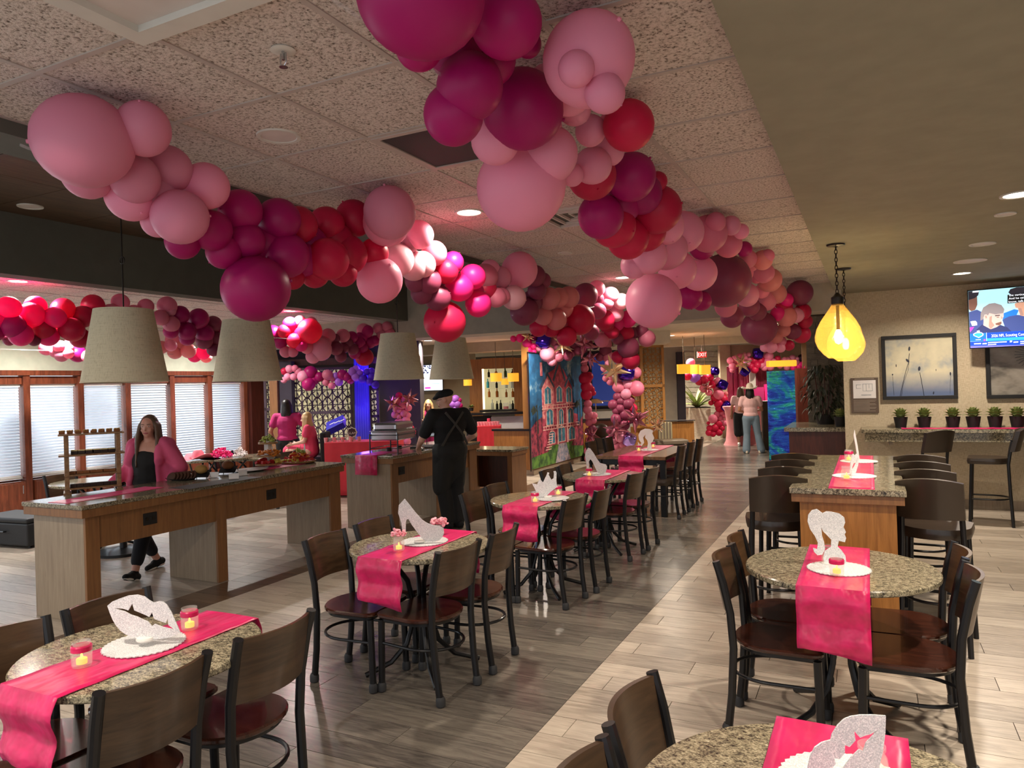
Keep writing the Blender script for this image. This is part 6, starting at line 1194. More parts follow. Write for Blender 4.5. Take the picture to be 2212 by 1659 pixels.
cs = thing('upholstered_chair', 'dark upholstered seat under the blonde girl', 'seat', pg, rzg); MB().box((-.22, -.22, .45), (.22, .2, .6)).build('seat', 'cloth_black', cs, 0, .03); MB().box((-.22, -.3, .5), (.22, -.2, 1.05)).build('backrest', 'cloth_black', cs, 0, .03)
for sx in (-.18, .18):
    for sy in (-.18, .16): MB().tube([(sx, sy, 0), (sx, sy, .46)], .018, 8).build('leg', 'black_metal', cs)
# --- woman in a white cowboy hat at the far doorway
ph = V((-2.52, 17.7, 0)); s5 = .92
J5 = dict(elL=(-.27, .06, 1.1), wrL=(-.16, .2, 1.05), elR=(.28, .08, 1.1), wrR=(.18, .24, 1.08), anL=(-.13, -.02, .085), anR=(.24, .05, .085), knR=(.16, .04, .49)); J5['ftR'] = V((.7, .6, 0))
t, j, hp, k, Rh = person('woman in a white cowboy hat, pale tee and flared jeans seen from behind', ph, math.radians(14), s5, J5, 'skin_tan', .014, 1.05, -.3)
long_hair(t, hp, s5, Rh, 'hair_black', .22, 5, False, .014); legs_cloth(t, j, k, 'denim', .115, .085, .1, flare=.1, name='jeans'); top_cloth(t, j, k, 'cloth_blush', 1.05, .5, name='tee_shirt'); shoes(t, j, s5, 'hat_white', J5, 'hat_white')
hb = MB()
hb.ell(hp(0, -.01, .115), (.09*s5, .11*s5, .1*s5), Rh); hp0 = hp(0, -.01, .085)
for i in range(24):
    a = 2*PI*i/24; c, s_ = math.cos(a), math.sin(a); up_ = .06*c*c
    hb.cap(hp(c*.07, -.01+s_*.09, .07), .016, hp(c*.14, -.01+s_*.15, .062), .014, 8); hb.cap(hp(c*.14, -.01+s_*.15, .062), .014, hp(c*.185, -.01+s_*.2, .065+up_), .012, 8)
blob('cowboy_hat', hb, 'hat_white', t, .012, 3)
# --- person in black shorts half hidden beside her
pk = PD(1603, 955, 18.9); pk.z = 0
t, j, hp, k, Rh = person('person in black shorts mostly hidden behind the woman in the white hat', pk, math.radians(5), .9, {'anL': (-.08, -.02, .085), 'anR': (.12, .03, .085)}, 'skin_tan', .015, 1.05)
legs_cloth(t, j, k, 'cloth_black', .13, .12, .12, .3, name='shorts', vox=.016); top_cloth(t, j, k, 'cloth_blush', 1.05, .5, vox=.016); long_hair(t, hp, .9, Rh, 'hair_brown', .2, 6, False, .016); shoes(t, j, .9, 'white_plastic', {})
# --- woman behind the man in black, facing the viewer
pp = PD(928, 960, 15.8); pp.z = 0
t, j, hp, k, Rh = person('woman in a bright pink top standing beyond the man in the cap', pp, YAW+PI, .88, {'elR': (.3, .1, 1.15), 'wrR': (.15, .3, 1.2)}, 'skin_pale', .015, 1.0)
long_hair(t, hp, .88, Rh, 'hair_blonde', .3, 7, True, .015); top_cloth(t, j, k, 'cloth_magenta', 1.0, .9, vox=.016); legs_cloth(t, j, k, 'cloth_magenta', .13, .11, .1, vox=.016, name='skirt'); shoes(t, j, .88, 'white_plastic', {})
# --- person half hidden by the wrapped column
pq = PD(1672, 950, 18.4); pq.z = 0
t, j, hp, k, Rh = person('person in pink and black almost hidden by the blue wrapped column', pq, math.radians(-40), .82, {}, 'skin_tan', .016, 1.0)
top_cloth(t, j, k, 'cotton_pink', 1.0, .6, vox=.017); legs_cloth(t, j, k, 'cloth_black', .12, .09, .08, vox=.017); long_hair(t, hp, .82, Rh, 'hair_brown', .2, 9, True, .016); shoes(t, j, .82, 'white_plastic', {})

# ================================================================== BACKGROUND
ux0 = Vector((math.cos(YAW), math.sin(YAW), 0)); UZ = Vector((0, 0, 1)); nin = Vector((-math.sin(YAW), math.cos(YAW), 0))
def slab(name, mat, x0, y0, x1, y1, d, th=.1, parent=None, floor_=False, bevel=0, org=None):
    """upright slab square to the view axis, its corners at two pixels and one depth; grows away from the viewer"""
    a, c = PD(x0, y1, d), PD(x1, y0, d); z0 = 0 if floor_ else a.z; w = (c-a).dot(ux0); h = c.z-z0
    o = Vector((a.x, a.y, z0)); org = org or Vector()
    b = MB(); v = [o-org+ux0*(w*i)+UZ*(h*k)+nin*(th*q) for i, k, q in ((0, 0, 0), (1, 0, 0), (1, 0, 1), (0, 0, 1), (0, 1, 0), (1, 1, 0), (1, 1, 1), (0, 1, 1))]
    b.add(v, [(0, 3, 2, 1), (4, 5, 6, 7), (0, 1, 5, 4), (1, 2, 6, 5), (2, 3, 7, 6), (3, 0, 4, 7)])
    return b.build(name, mat, parent, 0, bevel)
def frame(x0, y1, d): o = PD(x0, y1, d); return o
# purple-lit lattice screens -----------------------------------------------
def lattice(label, x0, y0, x1, y1, d, nx, nz, mat, back, barw=.012, glow=True):
    a, c = PD(x0, y1, d), PD(x1, y0, d); w = (c-a).dot(ux0); h = c.z-a.z; t = thing('lattice_screen', label, 'screen', a, YAW)
    MB().box((0, .03, 0), (w, .035, h)).build('backing', back, t, 0)
    for q0, q1 in (((0, 0), (w, .05)), ((0, h-.05), (w, h)), ((0, 0), (.05, h)), ((w-.05, 0), (w, h)), ((0, h*.5-.03), (w, h*.5+.03))): MB().box((q0[0], -.02, q0[1]), (q1[0], .03, q1[1])).build('frame_rail', mat, t, 0)
    b = MB(); cw, chh = w/nx, h/nz
    for i in range(nx):
        for k in range(nz):
            cx, cz = (i+.5)*cw, (k+.5)*chh
            pts = [(cx+math.cos(PI/8+PI/4*m)*cw*.5, cz+math.sin(PI/8+PI/4*m)*chh*.5) for m in range(8)]
            for m in range(8):
                p, q = pts[m], pts[(m+1) % 8]; b.tube([(p[0], 0, p[1]), (q[0], 0, q[1])], barw, 4, False)
                if m % 2 == 0: b.tube([(p[0], 0, p[1]), (cx+(p[0]-cx)*.35, 0, cz+(p[1]-cz)*.35)], barw*.8, 4, False)
            b.tube([(cx, 0, cz-chh*.5), (cx, 0, cz+chh*.5)], barw*.8, 4, False); b.tube([(cx-cw*.5, 0, cz), (cx+cw*.5, 0, cz)], barw*.8, 4, False)
        for e in (0, .5): b.tube([((i+e)*cw, 0, 0), ((i+e)*cw, 0, h)], barw*.8, 4, False)
    tag(b.build('fretwork', mat, t, 0), kind='stuff'); return t
plain('screen_bronze', '#4b3a44', .5); plain('wall_charcoal', '#3b3540', .8); plain('drape_blue', '#3a34b0', .7); plain('oak_screen', '#b07a3c', .45); plain('screen_tan', '#a89878', .6)
struct(slab('wall_screen', 'wall_charcoal', 560, 740, 905, 960, 15.4, .15, None, True))
struct(slab('trim_20', 'cherry_dark', 545, 768, 905, 793, 15.0, .2))
lattice('narrow brass-lit lattice screen strip beside the cherry panel', 574, 800, 586, 968, 14.9, 1, 8, 'screen_bronze', 'bar_back')  # backing glows in place of the lit room behind the fretwork
lattice('wide purple-lit lattice screen behind the woman in magenta', 634, 792, 760, 990, 14.9, 6, 6, 'screen_bronze', 'bar_back')
lattice('lattice screen strip right of the blue drape', 800, 838, 818, 960, 14.9, 1, 5, 'screen_bronze', 'bar_back')
struct(slab('wall_screen_post', 'wall_charcoal', 597, 780, 628, 990, 14.7, .25, None, True)); struct(slab('trim_21', 'oak_front', 586, 790, 597, 990, 14.6, .12, None, True))
t = thing('blue_drape', 'deep blue floor-length drape glowing in purple light', 'curtain', PD(784, 960, 14.6)); c0 = PD(770, 960, 14.6); wdt = (PD(800, 960, 14.6)-c0).dot(ux0)
for i in range(6): o = Vector((c0.x, c0.y, 0))+ux0*(wdt*(i+.5)/6)-t.location; MB().tube([o, o+UZ*1.2, o+UZ*2.55], [.05, .04, .035], 10).build('fold', 'drape_blue', t)
point('purple_uplight', PD(788, 880, 14.2), 6, (.22, .08, 1), .1); point('purple_uplight', PD(792, 795, 14.3), 7, (.2, .06, 1), .1)
# dark pillar, tan wall and its television
struct(slab('wall_pillar', 'wall_charcoal', 817, 700, 903, 965, 15.3, .7, None, True))
struct(slab('wall_tan', 'paint_tan', 880, 720, 1025, 965, 18.6, .2, None, True))
t = thing('television', 'television showing an ice game behind the fourth lampshade', 'television', PD(930, 843, 18.4)); slab('bezel', 'black_matte', 901, 786, 956, 846, 18.4, .06, t, org=t.location); slab('screen', 'tv_white', 902.5, 788, 954.5, 844, 18.39, .005, t, org=t.location)
b_ = MB(); q = random.Random(4)
for i in range(40):
    c = PD(q.uniform(903, 954), q.uniform(789, 806), 18.37)-t.location; b_.cbox(c, (.02+q.random()*.03, .004, .02+q.random()*.02), YAW)
b_.build('crowd', 'tv_navy2', t, 0); slab('rink_line', 'tv_magenta', 918, 836, 930, 840, 18.38, .004, t, org=t.location); slab('score_bar', 'tv_sky', 906, 828, 950, 830, 18.38, .004, t, org=t.location)
# bar ----------------------------------------------------------------------
t = thing('back_bar', 'oak back bar with a lit niche of glass shelves', 'bar', PD(1085, 925, 18.0)); O = t.location
for a in ((1017, 776, 1040, 935), (1113, 772, 1146, 935), (1040, 772, 1113, 797)): slab('oak_panel', 'oak', *a, 18.0, .1, t, org=O)
slab('niche_back', 'bar_back', 1038, 795, 1115, 890, 18.35, .03, t, org=O); slab('light_strip', 'bar_glow', 1041, 797, 1045, 884, 18.05, .03, t, org=O); slab('niche_sill', 'black_matte', 1036, 884, 1116, 890, 17.9, .5, t, org=O)
for y in (815, 838, 858): slab('glass_shelf', 'clear_glass', 1046, y, 1113, y+1.6, 18.1, .2, t, org=O)
tt_ = thing('bar_counter', 'dark polished bar counter in front of the lit bottle niche', 'counter', PD(1075, 895, 17.2)); O = tt_.location
slab('top', 'black_metal', 1008, 889, 1142, 898, 17.2, .5, tt_, org=O); slab('marble_front', 'marble', 1062, 898, 1141, 938, 17.4, .1, tt_, True, org=O); slab('dark_front', 'black_matte', 1008, 898, 1062, 960, 17.4, .1, tt_, True, org=O)
BM_ = MB().lathe([(.001, 0), (.036, 0), (.038, .02), (.038, .17), (.014, .21), (.013, .28), (.016, .285), (.001, .29)], 14, cap=False).mesh('bottle')
glass('bottle_green', '#1f6a2c', .1, .9); glass('bottle_amber', '#a8621c', .1, .9); glass('bottle_clear', '#cfe0e4', .05, .6); glass('bottle_blue', '#3aa8c8', .1, .9); glass('bottle_dark', '#1c1f1c', .1, .95)
bt = [(1056, 815, 'bottle_dark'), (1072, 815, 'bottle_amber'), (1092, 815, 'bottle_green'), (1107, 815, 'bottle_dark'), (1054, 838, 'bottle_blue'), (1073, 838, 'bottle_dark'), (1094, 838, 'bottle_clear'), (1107, 838, 'bottle_clear'), (1057, 858, 'bottle_amber'), (1074, 858, 'bottle_amber'), (1094, 858, 'bottle_amber'), (1108, 858, 'bottle_amber'), (1064, 884, 'bottle_clear'), (1074, 884, 'bottle_dark'), (1082, 884, 'bottle_dark'), (1102, 884, 'bottle_clear'), (1108, 884, 'bottle_dark')]
for i, (x, y, m) in enumerate(bt):
    o = mk('bottle', BM_, m, None, 0, PD(x, y, 18.2), 'OBJECT'); s = .8+.25*((i*7) % 5)/5; o.scale = (s, s, s*.85)
    tag(o, '%s bottle on the %s of the lit back bar, %s' % (m.split('_')[1], {815: 'top shelf', 838: 'second shelf', 858: 'third shelf', 884: 'sill'}[y], ['far left', 'left of centre', 'right of centre', 'far right', 'end'][[k for k in range(len(bt)) if bt[k][1] == y].index(i)]), 'bottle', 'bottles on the back bar')
t = thing('drink_dispenser', 'glass jug of red drink on the back bar sill', 'jug', PD(1093, 884, 17.95)); MB().lathe([(.07, 0), (.075, .16), (.07, .16), (.065, .005)], 18).build('jug', 'clear_glass', t); MB().lathe([(.064, .008), (.066, .07)], 18).build('drink', 'cloth_red', t)
for k, (x, y) in enumerate(((1018, 888),)):
    t = thing('bar_plant', 'tiny potted plant on the left end of the dark bar top', 'plant', PD(x, y, 17.3)); MB().lathe([(.05, 0), (.06, .08), (.05, .08)], 14).build('pot', 'black_matte', t)
    for i in range(14): o = mk('leaf', suc, 'leaf_green', t, 0, (0, 0, .08)); o.rotation_euler = (-.3-.06*i, 0, i*2.4); o.scale = (1.8, 1.8, 1.8)
# small drum pendants near the bar and lobby
def drum(px, py, w, h, d, lab, ytop):
    p = PD(px, py, d); s = d/F_PX; t = thing('drum_pendant', lab, 'pendant lamp', p, 0, 'small amber drum pendants'); r = w*s/2; hh = h*s
    MB().lathe([(r, 0), (r, hh), (r-.006, hh), (r-.006, 0)], 28, cap=False).build('shade', 'shade_glow', t); MB().lathe([(.001, .01), (r-.008, .01)], 24, cap=False).build('diffuser', 'lamp_soft', t)
    MB().tube([(0, 0, hh*.8), (0, 0, max(.4, min(2.75-p.z, (py-ytop)*s)))], .006, 6).build('cord', 'cable', t); MB().lathe([(.02, hh), (.02, hh*.6)], 10).build('cap', 'bronze', t)
    return t
drum(1010.5, 833, 18, 13, 17.0, 'small amber drum pendant left of the bottle niche', 700)
drum(1072, 824, 25, 18, 16.4, 'amber drum pendant in front of the bottle niche, left one', 700); drum(1091, 831, 16, 13, 17.2, 'smaller amber drum pendant hanging lower between two others', 700); drum(1109, 824, 24, 18, 16.4, 'amber drum pendant in front of the bottle niche, right one', 700)
for k, x in enumerate((1477, 1502, 1523)): drum(x, 807+k*.8, (28, 21, 24)[k], 20, (16.2, 16.8, 16.0)[k], 'yellow drum pendant of the lobby trio, '+['left', 'middle', 'right'][k], 690)
t = thing('bar_pendant', 'long flat yellow pendant above the blue wrapped column', 'pendant lamp', PD(1688, 792, 15.2), YAW); MB().box((-.29, -.1, 0), (.29, .1, .13)).build('shade', 'shade_glow', t, 0, .02); MB().tube([(0, 0, .13), (0, 0, 1.0)], .006, 6).build('cord', 'cable', t)
# red serving tables ---------------------------------------------------------
def cloth_table(name, lab, x0, x1, ytop, d, mat, dep=.5, top=None):
    a, c = PD(x0, ytop, d), PD(x1, ytop, d); w = (c-a).dot(ux0); t = thing(name, lab, 'table', Vector(((a.x+c.x)/2, (a.y+c.y)/2, 0)), YAW); h = a.z
    MB().box((-w/2, 0, h-.02), (w/2, dep, h)).build('top', mat, t, 0, .006)
    n = 24; vs = []; fs = []
    pr = [(-w/2, 0), (w/2, 0), (w/2, dep), (-w/2, dep)]; per = []
    for e in range(4):
        for i in range(n): u = i/n; per.append((pr[e][0]*(1-u)+pr[(e+1) % 4][0]*u, pr[e][1]*(1-u)+pr[(e+1) % 4][1]*u))
    for zz, fl in ((h-.01, 0), (h*.5, .012), (.02, .03)):
        for i, (x, y) in enumerate(per): vs.append((x*(1+fl*.3)+fl*math.sin(i*1.1)*.6, y+fl*math.cos(i*1.3)*.6, zz))
    m = len(per)
    for r_ in range(2):
        for i in range(m): fs.append((r_*m+i, r_*m+(i+1) % m, (r_+1)*m+(i+1) % m, (r_+1)*m+i))
    MB().add(vs, fs).build('cloth_skirt', mat, t, 60); return t
cloth_table('cloth_table', 'red draped table with the round sign and small jars', 700, 860, 957, 12.0, 'cloth_red', .6)
cloth_table('cloth_table', 'red draped table of pink drinks before the bar', 1030, 1082, 921, 15.6, 'cloth_red', .6)
q = random.Random(6); cupm = MB().lathe([(.001, 0), (.025, 0), (.032, .09), (.028, .09), (.022, .004)], 12, cap=False).mesh('cup')
for i in range(16):
    x = 1034+(i % 8)*6; o = mk('drink_cup', cupm, 'petal_soft' if i % 3 else 'cotton_pink', None, 0, PD(x, 921, 15.6+.12+.2*(i//8))*1.0, 'OBJECT'); o.location.z = PD(1050, 921, 15.6).z; tag(o, 'small pink drink cup on the red table before the bar', 'cup', 'pink drink cups')
t = thing('pillar_candle', 'tall pink candle on the red table before the bar', 'candle', PD(1056, 920, 15.9)); t.location.z = PD(1050, 921, 15.6).z; MB().lathe([(.035, 0), (.035, .15), (.03, .155)], 16).build('wax', 'cloth_rose', t); MB().tube([(0, 0, .15), (0, 0, .17)], .002, 5).build('wick', 'black_matte', t)
zt_ = PD(760, 957, 12.0).z
for i in range(9):
    p = PD(704+i*9, 955, 12.15+.03*(i % 3)); p.z = zt_; o = mk('small_jar', cupm, 'clear_glass' if i % 2 else 'cotton_pink', None, 0, p, 'OBJECT'); tag(o, 'small cosmetic jar on the red table near the round sign', 'jar', 'small jars on the red table')
p = PD(761, 955, 12.2); p.z = zt_; t = thing('glam_sign', 'round dark sign on a pale stand lettered GLAM', 'sign', p, YAW); pts = [(math.cos(2*PI*i/32)*(.085+.006*math.cos(8*2*PI*i/32)), .165+math.sin(2*PI*i/32)*(.085+.006*math.cos(8*2*PI*i/32))) for i in range(32)]
XF = (Vector((0, 0, 0)), Vector((1, 0, 0)), UZ); MB().poly(pts, XF, .008).build('rim', 'hat_white', t, 0); plain('sign_maroon', '#3a1020', .6); MB().poly([(x*.82, .165+(y-.165)*.82) for x, y in pts], XF, .003, .009).build('face', 'sign_maroon', t, 0); MB().box((-.02, -.01, 0), (.02, .0, .08)).box((-.05, -.04, 0), (.05, .03, .012)).build('stand', 'hat_white', t, 0)
text_mesh('GLAM', .055, 'hat_white', 'lettering', (Vector((0, -.014, .135)), Vector((1, 0, 0)), UZ), t, 'CENTER'); text_mesh("Here's to", .028, 'cloth_rose', 'lettering', (Vector((0, -.014, .185)), Vector((1, 0, 0)), UZ), t, 'CENTER') if False else None
# boxes by the screens
t = thing('cardboard_box', 'open brown cardboard box with raised flaps beside the screens', 'box', PD(722, 965, 13.6), YAW+.3); t.location.z = .62; MB().box((-.2, -.15, 0), (.2, .15, .005)).box((-.2, -.15, 0), (.2, -.145, .25)).box((-.2, .145, 0), (.2, .15, .25)).box((-.2, -.15, 0), (-.195, .15, .25)).box((.195, -.15, 0), (.2, .15, .25)).build('body', 'cardboard', t, 0)
for a, sx in ((.7, 1), (-.7, -1)): MB().cbox((sx*.27, 0, .3), (.17, .3, .005), rot=Matrix.Rotation(-a, 3, 'Y')).build('flap', 'cardboard', t, 0)
t = thing('supply_table', 'plain dark table under the boxes by the screens', 'table', (t.location.x, t.location.y, 0), YAW); MB().box((-.35, -.25, .58), (.35, .25, .618)).build('top', 'black_matte', t, 0)
for sx in (-.3, .3):
    for sy in (-.2, .2): MB().tube([(sx, sy, 0), (sx, sy, .58)], .018, 8).build('leg', 'black_metal', t)
t = thing('blue_carton', 'tilted bright blue carton with white print resting on cardboard', 'box', PD(726, 918, 13.3)); R_ = Matrix.Rotation(YAW, 3, 'Z') @ Matrix.Rotation(-.42, 3, 'Y') @ Matrix.Rotation(.5, 3, 'X'); MB().cbox((0, 0, 0), (.34, .3, .12), rot=R_).build('carton', 'blue_box', t, 0, .004)
for k in range(3): MB().cbox(R_ @ Vector((-.05+.1*k, -.03*k, .061)), (.1, .025, .002), rot=R_).build('print', 'card_white', t, 0)
# tall iron tables with hat and flower leis -----------------------------------
def iron_table(px, py, lab, r):
    p = PZ(px, py, .84); t = thing('iron_side_table', lab, 'table', Vector((p.x, p.y, 0))); MB().lathe([(.001, .815), (r, .815), (r, .84), (.001, .84)], 36, cap=False).build('top', 'granite', t)
    for k in range(4): a = k*PI/2+.5; c, s = math.cos(a), math.sin(a); MB().tube([(c*r*.8, s*r*.8, .815), (c*.12, s*.12, .6), (c*.05, s*.05, .4), (c*.1, s*.1, .15), (c*.28, s*.28, .02)], .013, 8).build('leg', 'black_metal', t)
    return p
p = iron_table(425, 993, 'round iron-legged table holding the pink cowboy hat', .32); p2 = iron_table(490, 988, 'round iron-legged table holding pink and white flower leis', .36)
t = thing('cowboy_hat', 'pink straw cowboy hat on the iron-legged table', 'hat', p+Vector((.03, 0, .0))); MB().lathe([(.09, .02), (.088, .06), (.075, .11), (.05, .135), (.001, .12)], 28, cap=False, sx=.85).build('crown', 'hat_pink', t)
vs = []; fs = []
for i in range(36):
    a = 2*PI*i/36; c, s_ = math.cos(a), math.sin(a)
    for r_, u in ((.085, 0), (.13, .4), (.18, 1)): vs.append((c*r_*.95, s_*r_*1.05, .02+.07*u*c*c-.01*u*s_*s_))
for i in range(36):
    for k in range(2): fs.append((i*3+k, i*3+k+1, ((i+1) % 36)*3+k+1, ((i+1) % 36)*3+k))
o = MB().add(vs, fs).build('brim', 'hat_pink', t, 60); m9 = o.modifiers.new('s', 'SOLIDIFY'); m9.thickness = .006; MB().lathe([(.092, .02), (.091, .038)], 28, cap=False, sx=.85).build('band', 'petal_soft', t)
for nm, mt, dx, r_, n in (('pink_lei', 'petal_pink', -.08, .16, 150), ('white_lei', 'petal_white', .2, .1, 80)):
    b = MB(); q = random.Random(n); c = p2+ux0*dx
    for i in range(n): a = q.random()*6.28; rr = r_*math.sqrt(q.random()); b.ell((math.cos(a)*rr, math.sin(a)*rr, .02+(1-(rr/r_)**2)*.13*q.random()), (.02, .02, .008), Matrix.Rotation(q.random()*3, 3, 'X') @ Matrix.Rotation(q.random()*3, 3, 'Y'), 7, 5)
    tag(b.build('flower_lei', mt, None, 40, 0, c), 'heap of %s flower leis on the iron-legged table' % nm.split('_')[0], 'flowers')
# dark chair behind the woman, black case at the left edge
p = PD(262, 1010, 8.2); t = thing('padded_chair', 'black padded high-back chair behind the woman in pink', 'chair', Vector((p.x, p.y, 0)), 2.6); b = MB(); b.ell((0, -.2, 1.0), (.3, .12, .36)); b.ell((0, -.12, .62), (.3, .2, .16)); blob('padded_back', b, 'black_matte', t, .02, 3); MB().box((-.27, -.2, .42), (.27, .28, .55)).build('seat', 'black_matte', t, 0, .04); MB().lathe([(.3, .0), (.3, .03), (.04, .06), (.03, .42)], 20).build('base', 'black_metal', t)
p = PZ(25, 1182, 0); t = thing('black_case', 'low black equipment case on the floor at the left edge', 'case', p, .1); MB().box((-.55, -.05, .03), (.35, .45, .3)).build('body', 'black_matte', t, 0, .02); MB().box((-.55, -.055, .3), (.35, .455, .36)).build('lid', 'black_matte', t, 0, .02); MB().tube([(-.2, -.06, .2), (-.2, -.09, .2), (.0, -.09, .2), (.0, -.06, .2)], .01, 6).build('handle', 'black_metal', t); 
for sx in (-.45, .25): MB().lathe([(.02, 0), (.02, .03)], 10, (sx, .05, 0)).build('foot', 'black_metal', t)
# oak half wall with the banner ------------------------------------------------
XB = -5.9; yb0 = PX(1153, 1026, XB).y; yb1 = PX(1277, 992, XB).y
struct(MB().box((XB-.85, yb0, .1), (XB, yb0+.15, .86)).build('wall_half_front', 'oak', smooth=0)); struct(MB().box((XB-.15, yb0+.15, .1), (XB, yb1+.1, .86)).build('wall_half_side', 'oak', smooth=0))
struct(MB().box((XB-.87, yb0-.01, 0), (XB+.01, yb1+.1, .1)).build('baseboard_half', 'laminate', smooth=0)); struct(MB().box((XB-.88, yb0-.03, .86), (XB+.02, yb0+.18, .9)).build('trim_22', 'black_metal', smooth=0)); struct(MB().box((XB-.18, yb0+.18, .86), (XB+.02, yb1+.1, .9)).build('trim_23', 'black_metal', smooth=0))
struct(MB().box((XB-.2, yb0+.02, .9), (XB-.05, yb0+.16, 2.78)).build('trim_24', 'oak_screen', smooth=0))
ya, ybn = PX(1146, 900, XB+.05).y, PX(1258, 900, XB+.05).y; wB = ybn-ya; zB0, zB1 = .13, 2.38; hB = zB1-zB0
t = thing('house_banner', 'tall fabric banner printed with a pink turreted house', 'banner', (XB+.05, ya, zB0))
def bnm(name, stops, sc): m, n, l, b = new_mat(name); setb(b, stops[0][1], .75); l.new(ramp(n, l, noise(n, l, tc(n, l, 'Object', (1, 1, 1)), sc, 5, .6), stops), b.inputs['Base Color'])
bnm('bn_sky', [(.4, '#14466e'), (.56, '#1f6699'), (.64, '#7fa3b8'), (.7, '#d9c8bc')], 2.2); bnm('bn_grass', [(.4, '#26491f'), (.6, '#5c8a34')], 6); bnm('bn_pink', [(.4, '#8a2a44'), (.6, '#c8506a')], 7); bnm('bn_rose', [(.4, '#c0566a'), (.6, '#e89a98')], 9); bnm('bn_roof', [(.4, '#23344e'), (.6, '#3b5472')], 9); bnm('bn_win', [(.4, '#1f5a78'), (.6, '#4a90a8')], 9); bnm('bn_bush', [(.4, '#4a1830'), (.6, '#a83a50')], 8); bnm('bn_trim', [(.4, '#d89a98'), (.6, '#f0c8bc')], 9); bnm('bn_palm', [(.4, '#141f1c'), (.6, '#2b3a2c')], 9); bnm('bn_path', [(.4, '#6a7a94'), (.6, '#b8a8b0')], 9)
FB = (Vector((0, 0, 0)), Vector((0, wB, 0)), Vector((0, 0, hB)))
_bl = [0]
def bn(mat, pts, name='print'): _bl[0] += 1; return MB().poly(pts, FB, .0006, _bl[0]*.0006).build(name, mat, cloth, 0)
cloth = MB().poly([(0, 0), (1, 0), (1, 1), (0, 1)], FB, .004, -.004).build('cloth', 'bn_sky', t, 0)
bn('bn_grass', [(0, 0), (1, 0), (1, .16), (.7, .2), (.3, .2), (0, .16)]); bn('bn_path', [(.42, 0), (.72, 0), (.62, .2), (.5, .2)]); bn('bn_bush', [(0, .1), (.3, .12), (.34, .3), (.2, .44), (.08, .4), (0, .35)]); bn('bn_bush', [(.74, .13), (1, .1), (1, .4), (.88, .3)])
bn('bn_pink', [(.2, .17), (.88, .17), (.9, .42), (.8, .44), (.78, .7), (.62, .86), (.5, .93), (.44, .86), (.3, .82), (.2, .72)]); bn('bn_rose', [(.2, .42), (.42, .42), (.42, .72), (.31, .82), (.2, .7)]); bn('bn_roof', [(.16, .7), (.31, .84), (.44, .7), (.42, .69), (.31, .8), (.19, .68)]); bn('bn_roof', [(.4, .76), (.54, .97), (.66, .76), (.63, .75), (.54, .92), (.43, .75)]); bn('bn_roof', [(.62, .7), (.74, .83), (.84, .7), (.82, .69), (.74, .8), (.65, .69)]); bn('bn_rose', [(.18, .8), (.22, .8), (.22, .92), (.18, .92)])
for x0, x1, z0, z1 in ((.25, .36, .55, .68), (.47, .57, .56, .68), (.66, .76, .55, .67), (.27, .38, .36, .48), (.5, .58, .35, .47), (.68, .78, .35, .47), (.47, .6, .19, .31), (.3, .4, .19, .28), (.68, .8, .19, .29)):
    bn('bn_trim', [(x0-.012, z0-.008), (x1+.012, z0-.008), (x1+.012, z1), ((x0+x1)/2, z1+.035), (x0-.012, z1)]); bn('bn_win', [(x0, z0), (x1, z0), (x1, z1), ((x0+x1)/2, z1+.025), (x0, z1)]); bn('bn_trim', [((x0+x1)/2-.005, z0), ((x0+x1)/2+.005, z0), ((x0+x1)/2+.005, z1), ((x0+x1)/2-.005, z1)])
for z in (.5, .315):
    bn('bn_trim', [(.18, z), (.9, z), (.9, z+.008), (.18, z+.008)]); bn('bn_trim', [(.18, z+.03), (.9, z+.03), (.9, z+.036), (.18, z+.036)])
    for i in range(16): x = .19+i*.046; bn('bn_trim', [(x, z), (x+.006, z), (x+.006, z+.03), (x, z+.03)], 'baluster')
for x in (.43, .62): bn('bn_trim', [(x, .17), (x+.02, .17), (x+.02, .5), (x, .5)])
for x, z in ((.08, .5), (.9, .52)):
    bn('bn_palm', [(x-.01, .3), (x+.01, .3), (x+.012, z), (x-.005, z)])
    for a in range(7): an = -.4+a*.65; bn('bn_palm', [(x, z), (x+math.cos(an)*.1, z+math.sin(an)*.045+.01), (x+math.cos(an+.3)*.11, z+math.sin(an+.3)*.05-.01)])
for i in range(8): zz = .14+i*.022; bn('bn_trim', [(.2+i*.012, zz), (.3+i*.008, zz), (.3+i*.008, zz+.008), (.2+i*.012, zz+.008)])
MB().tube([(0, -.05, hB), (0, wB+.05, hB)], .014, 8).build('hanging_rod', 'black_metal', t); 
for yy in (-.03, wB+.03): MB().tube([(-.01, yy, -zB0+.1), (-.01, yy, hB)], .012, 8).build('stand_pole', 'black_metal', t)
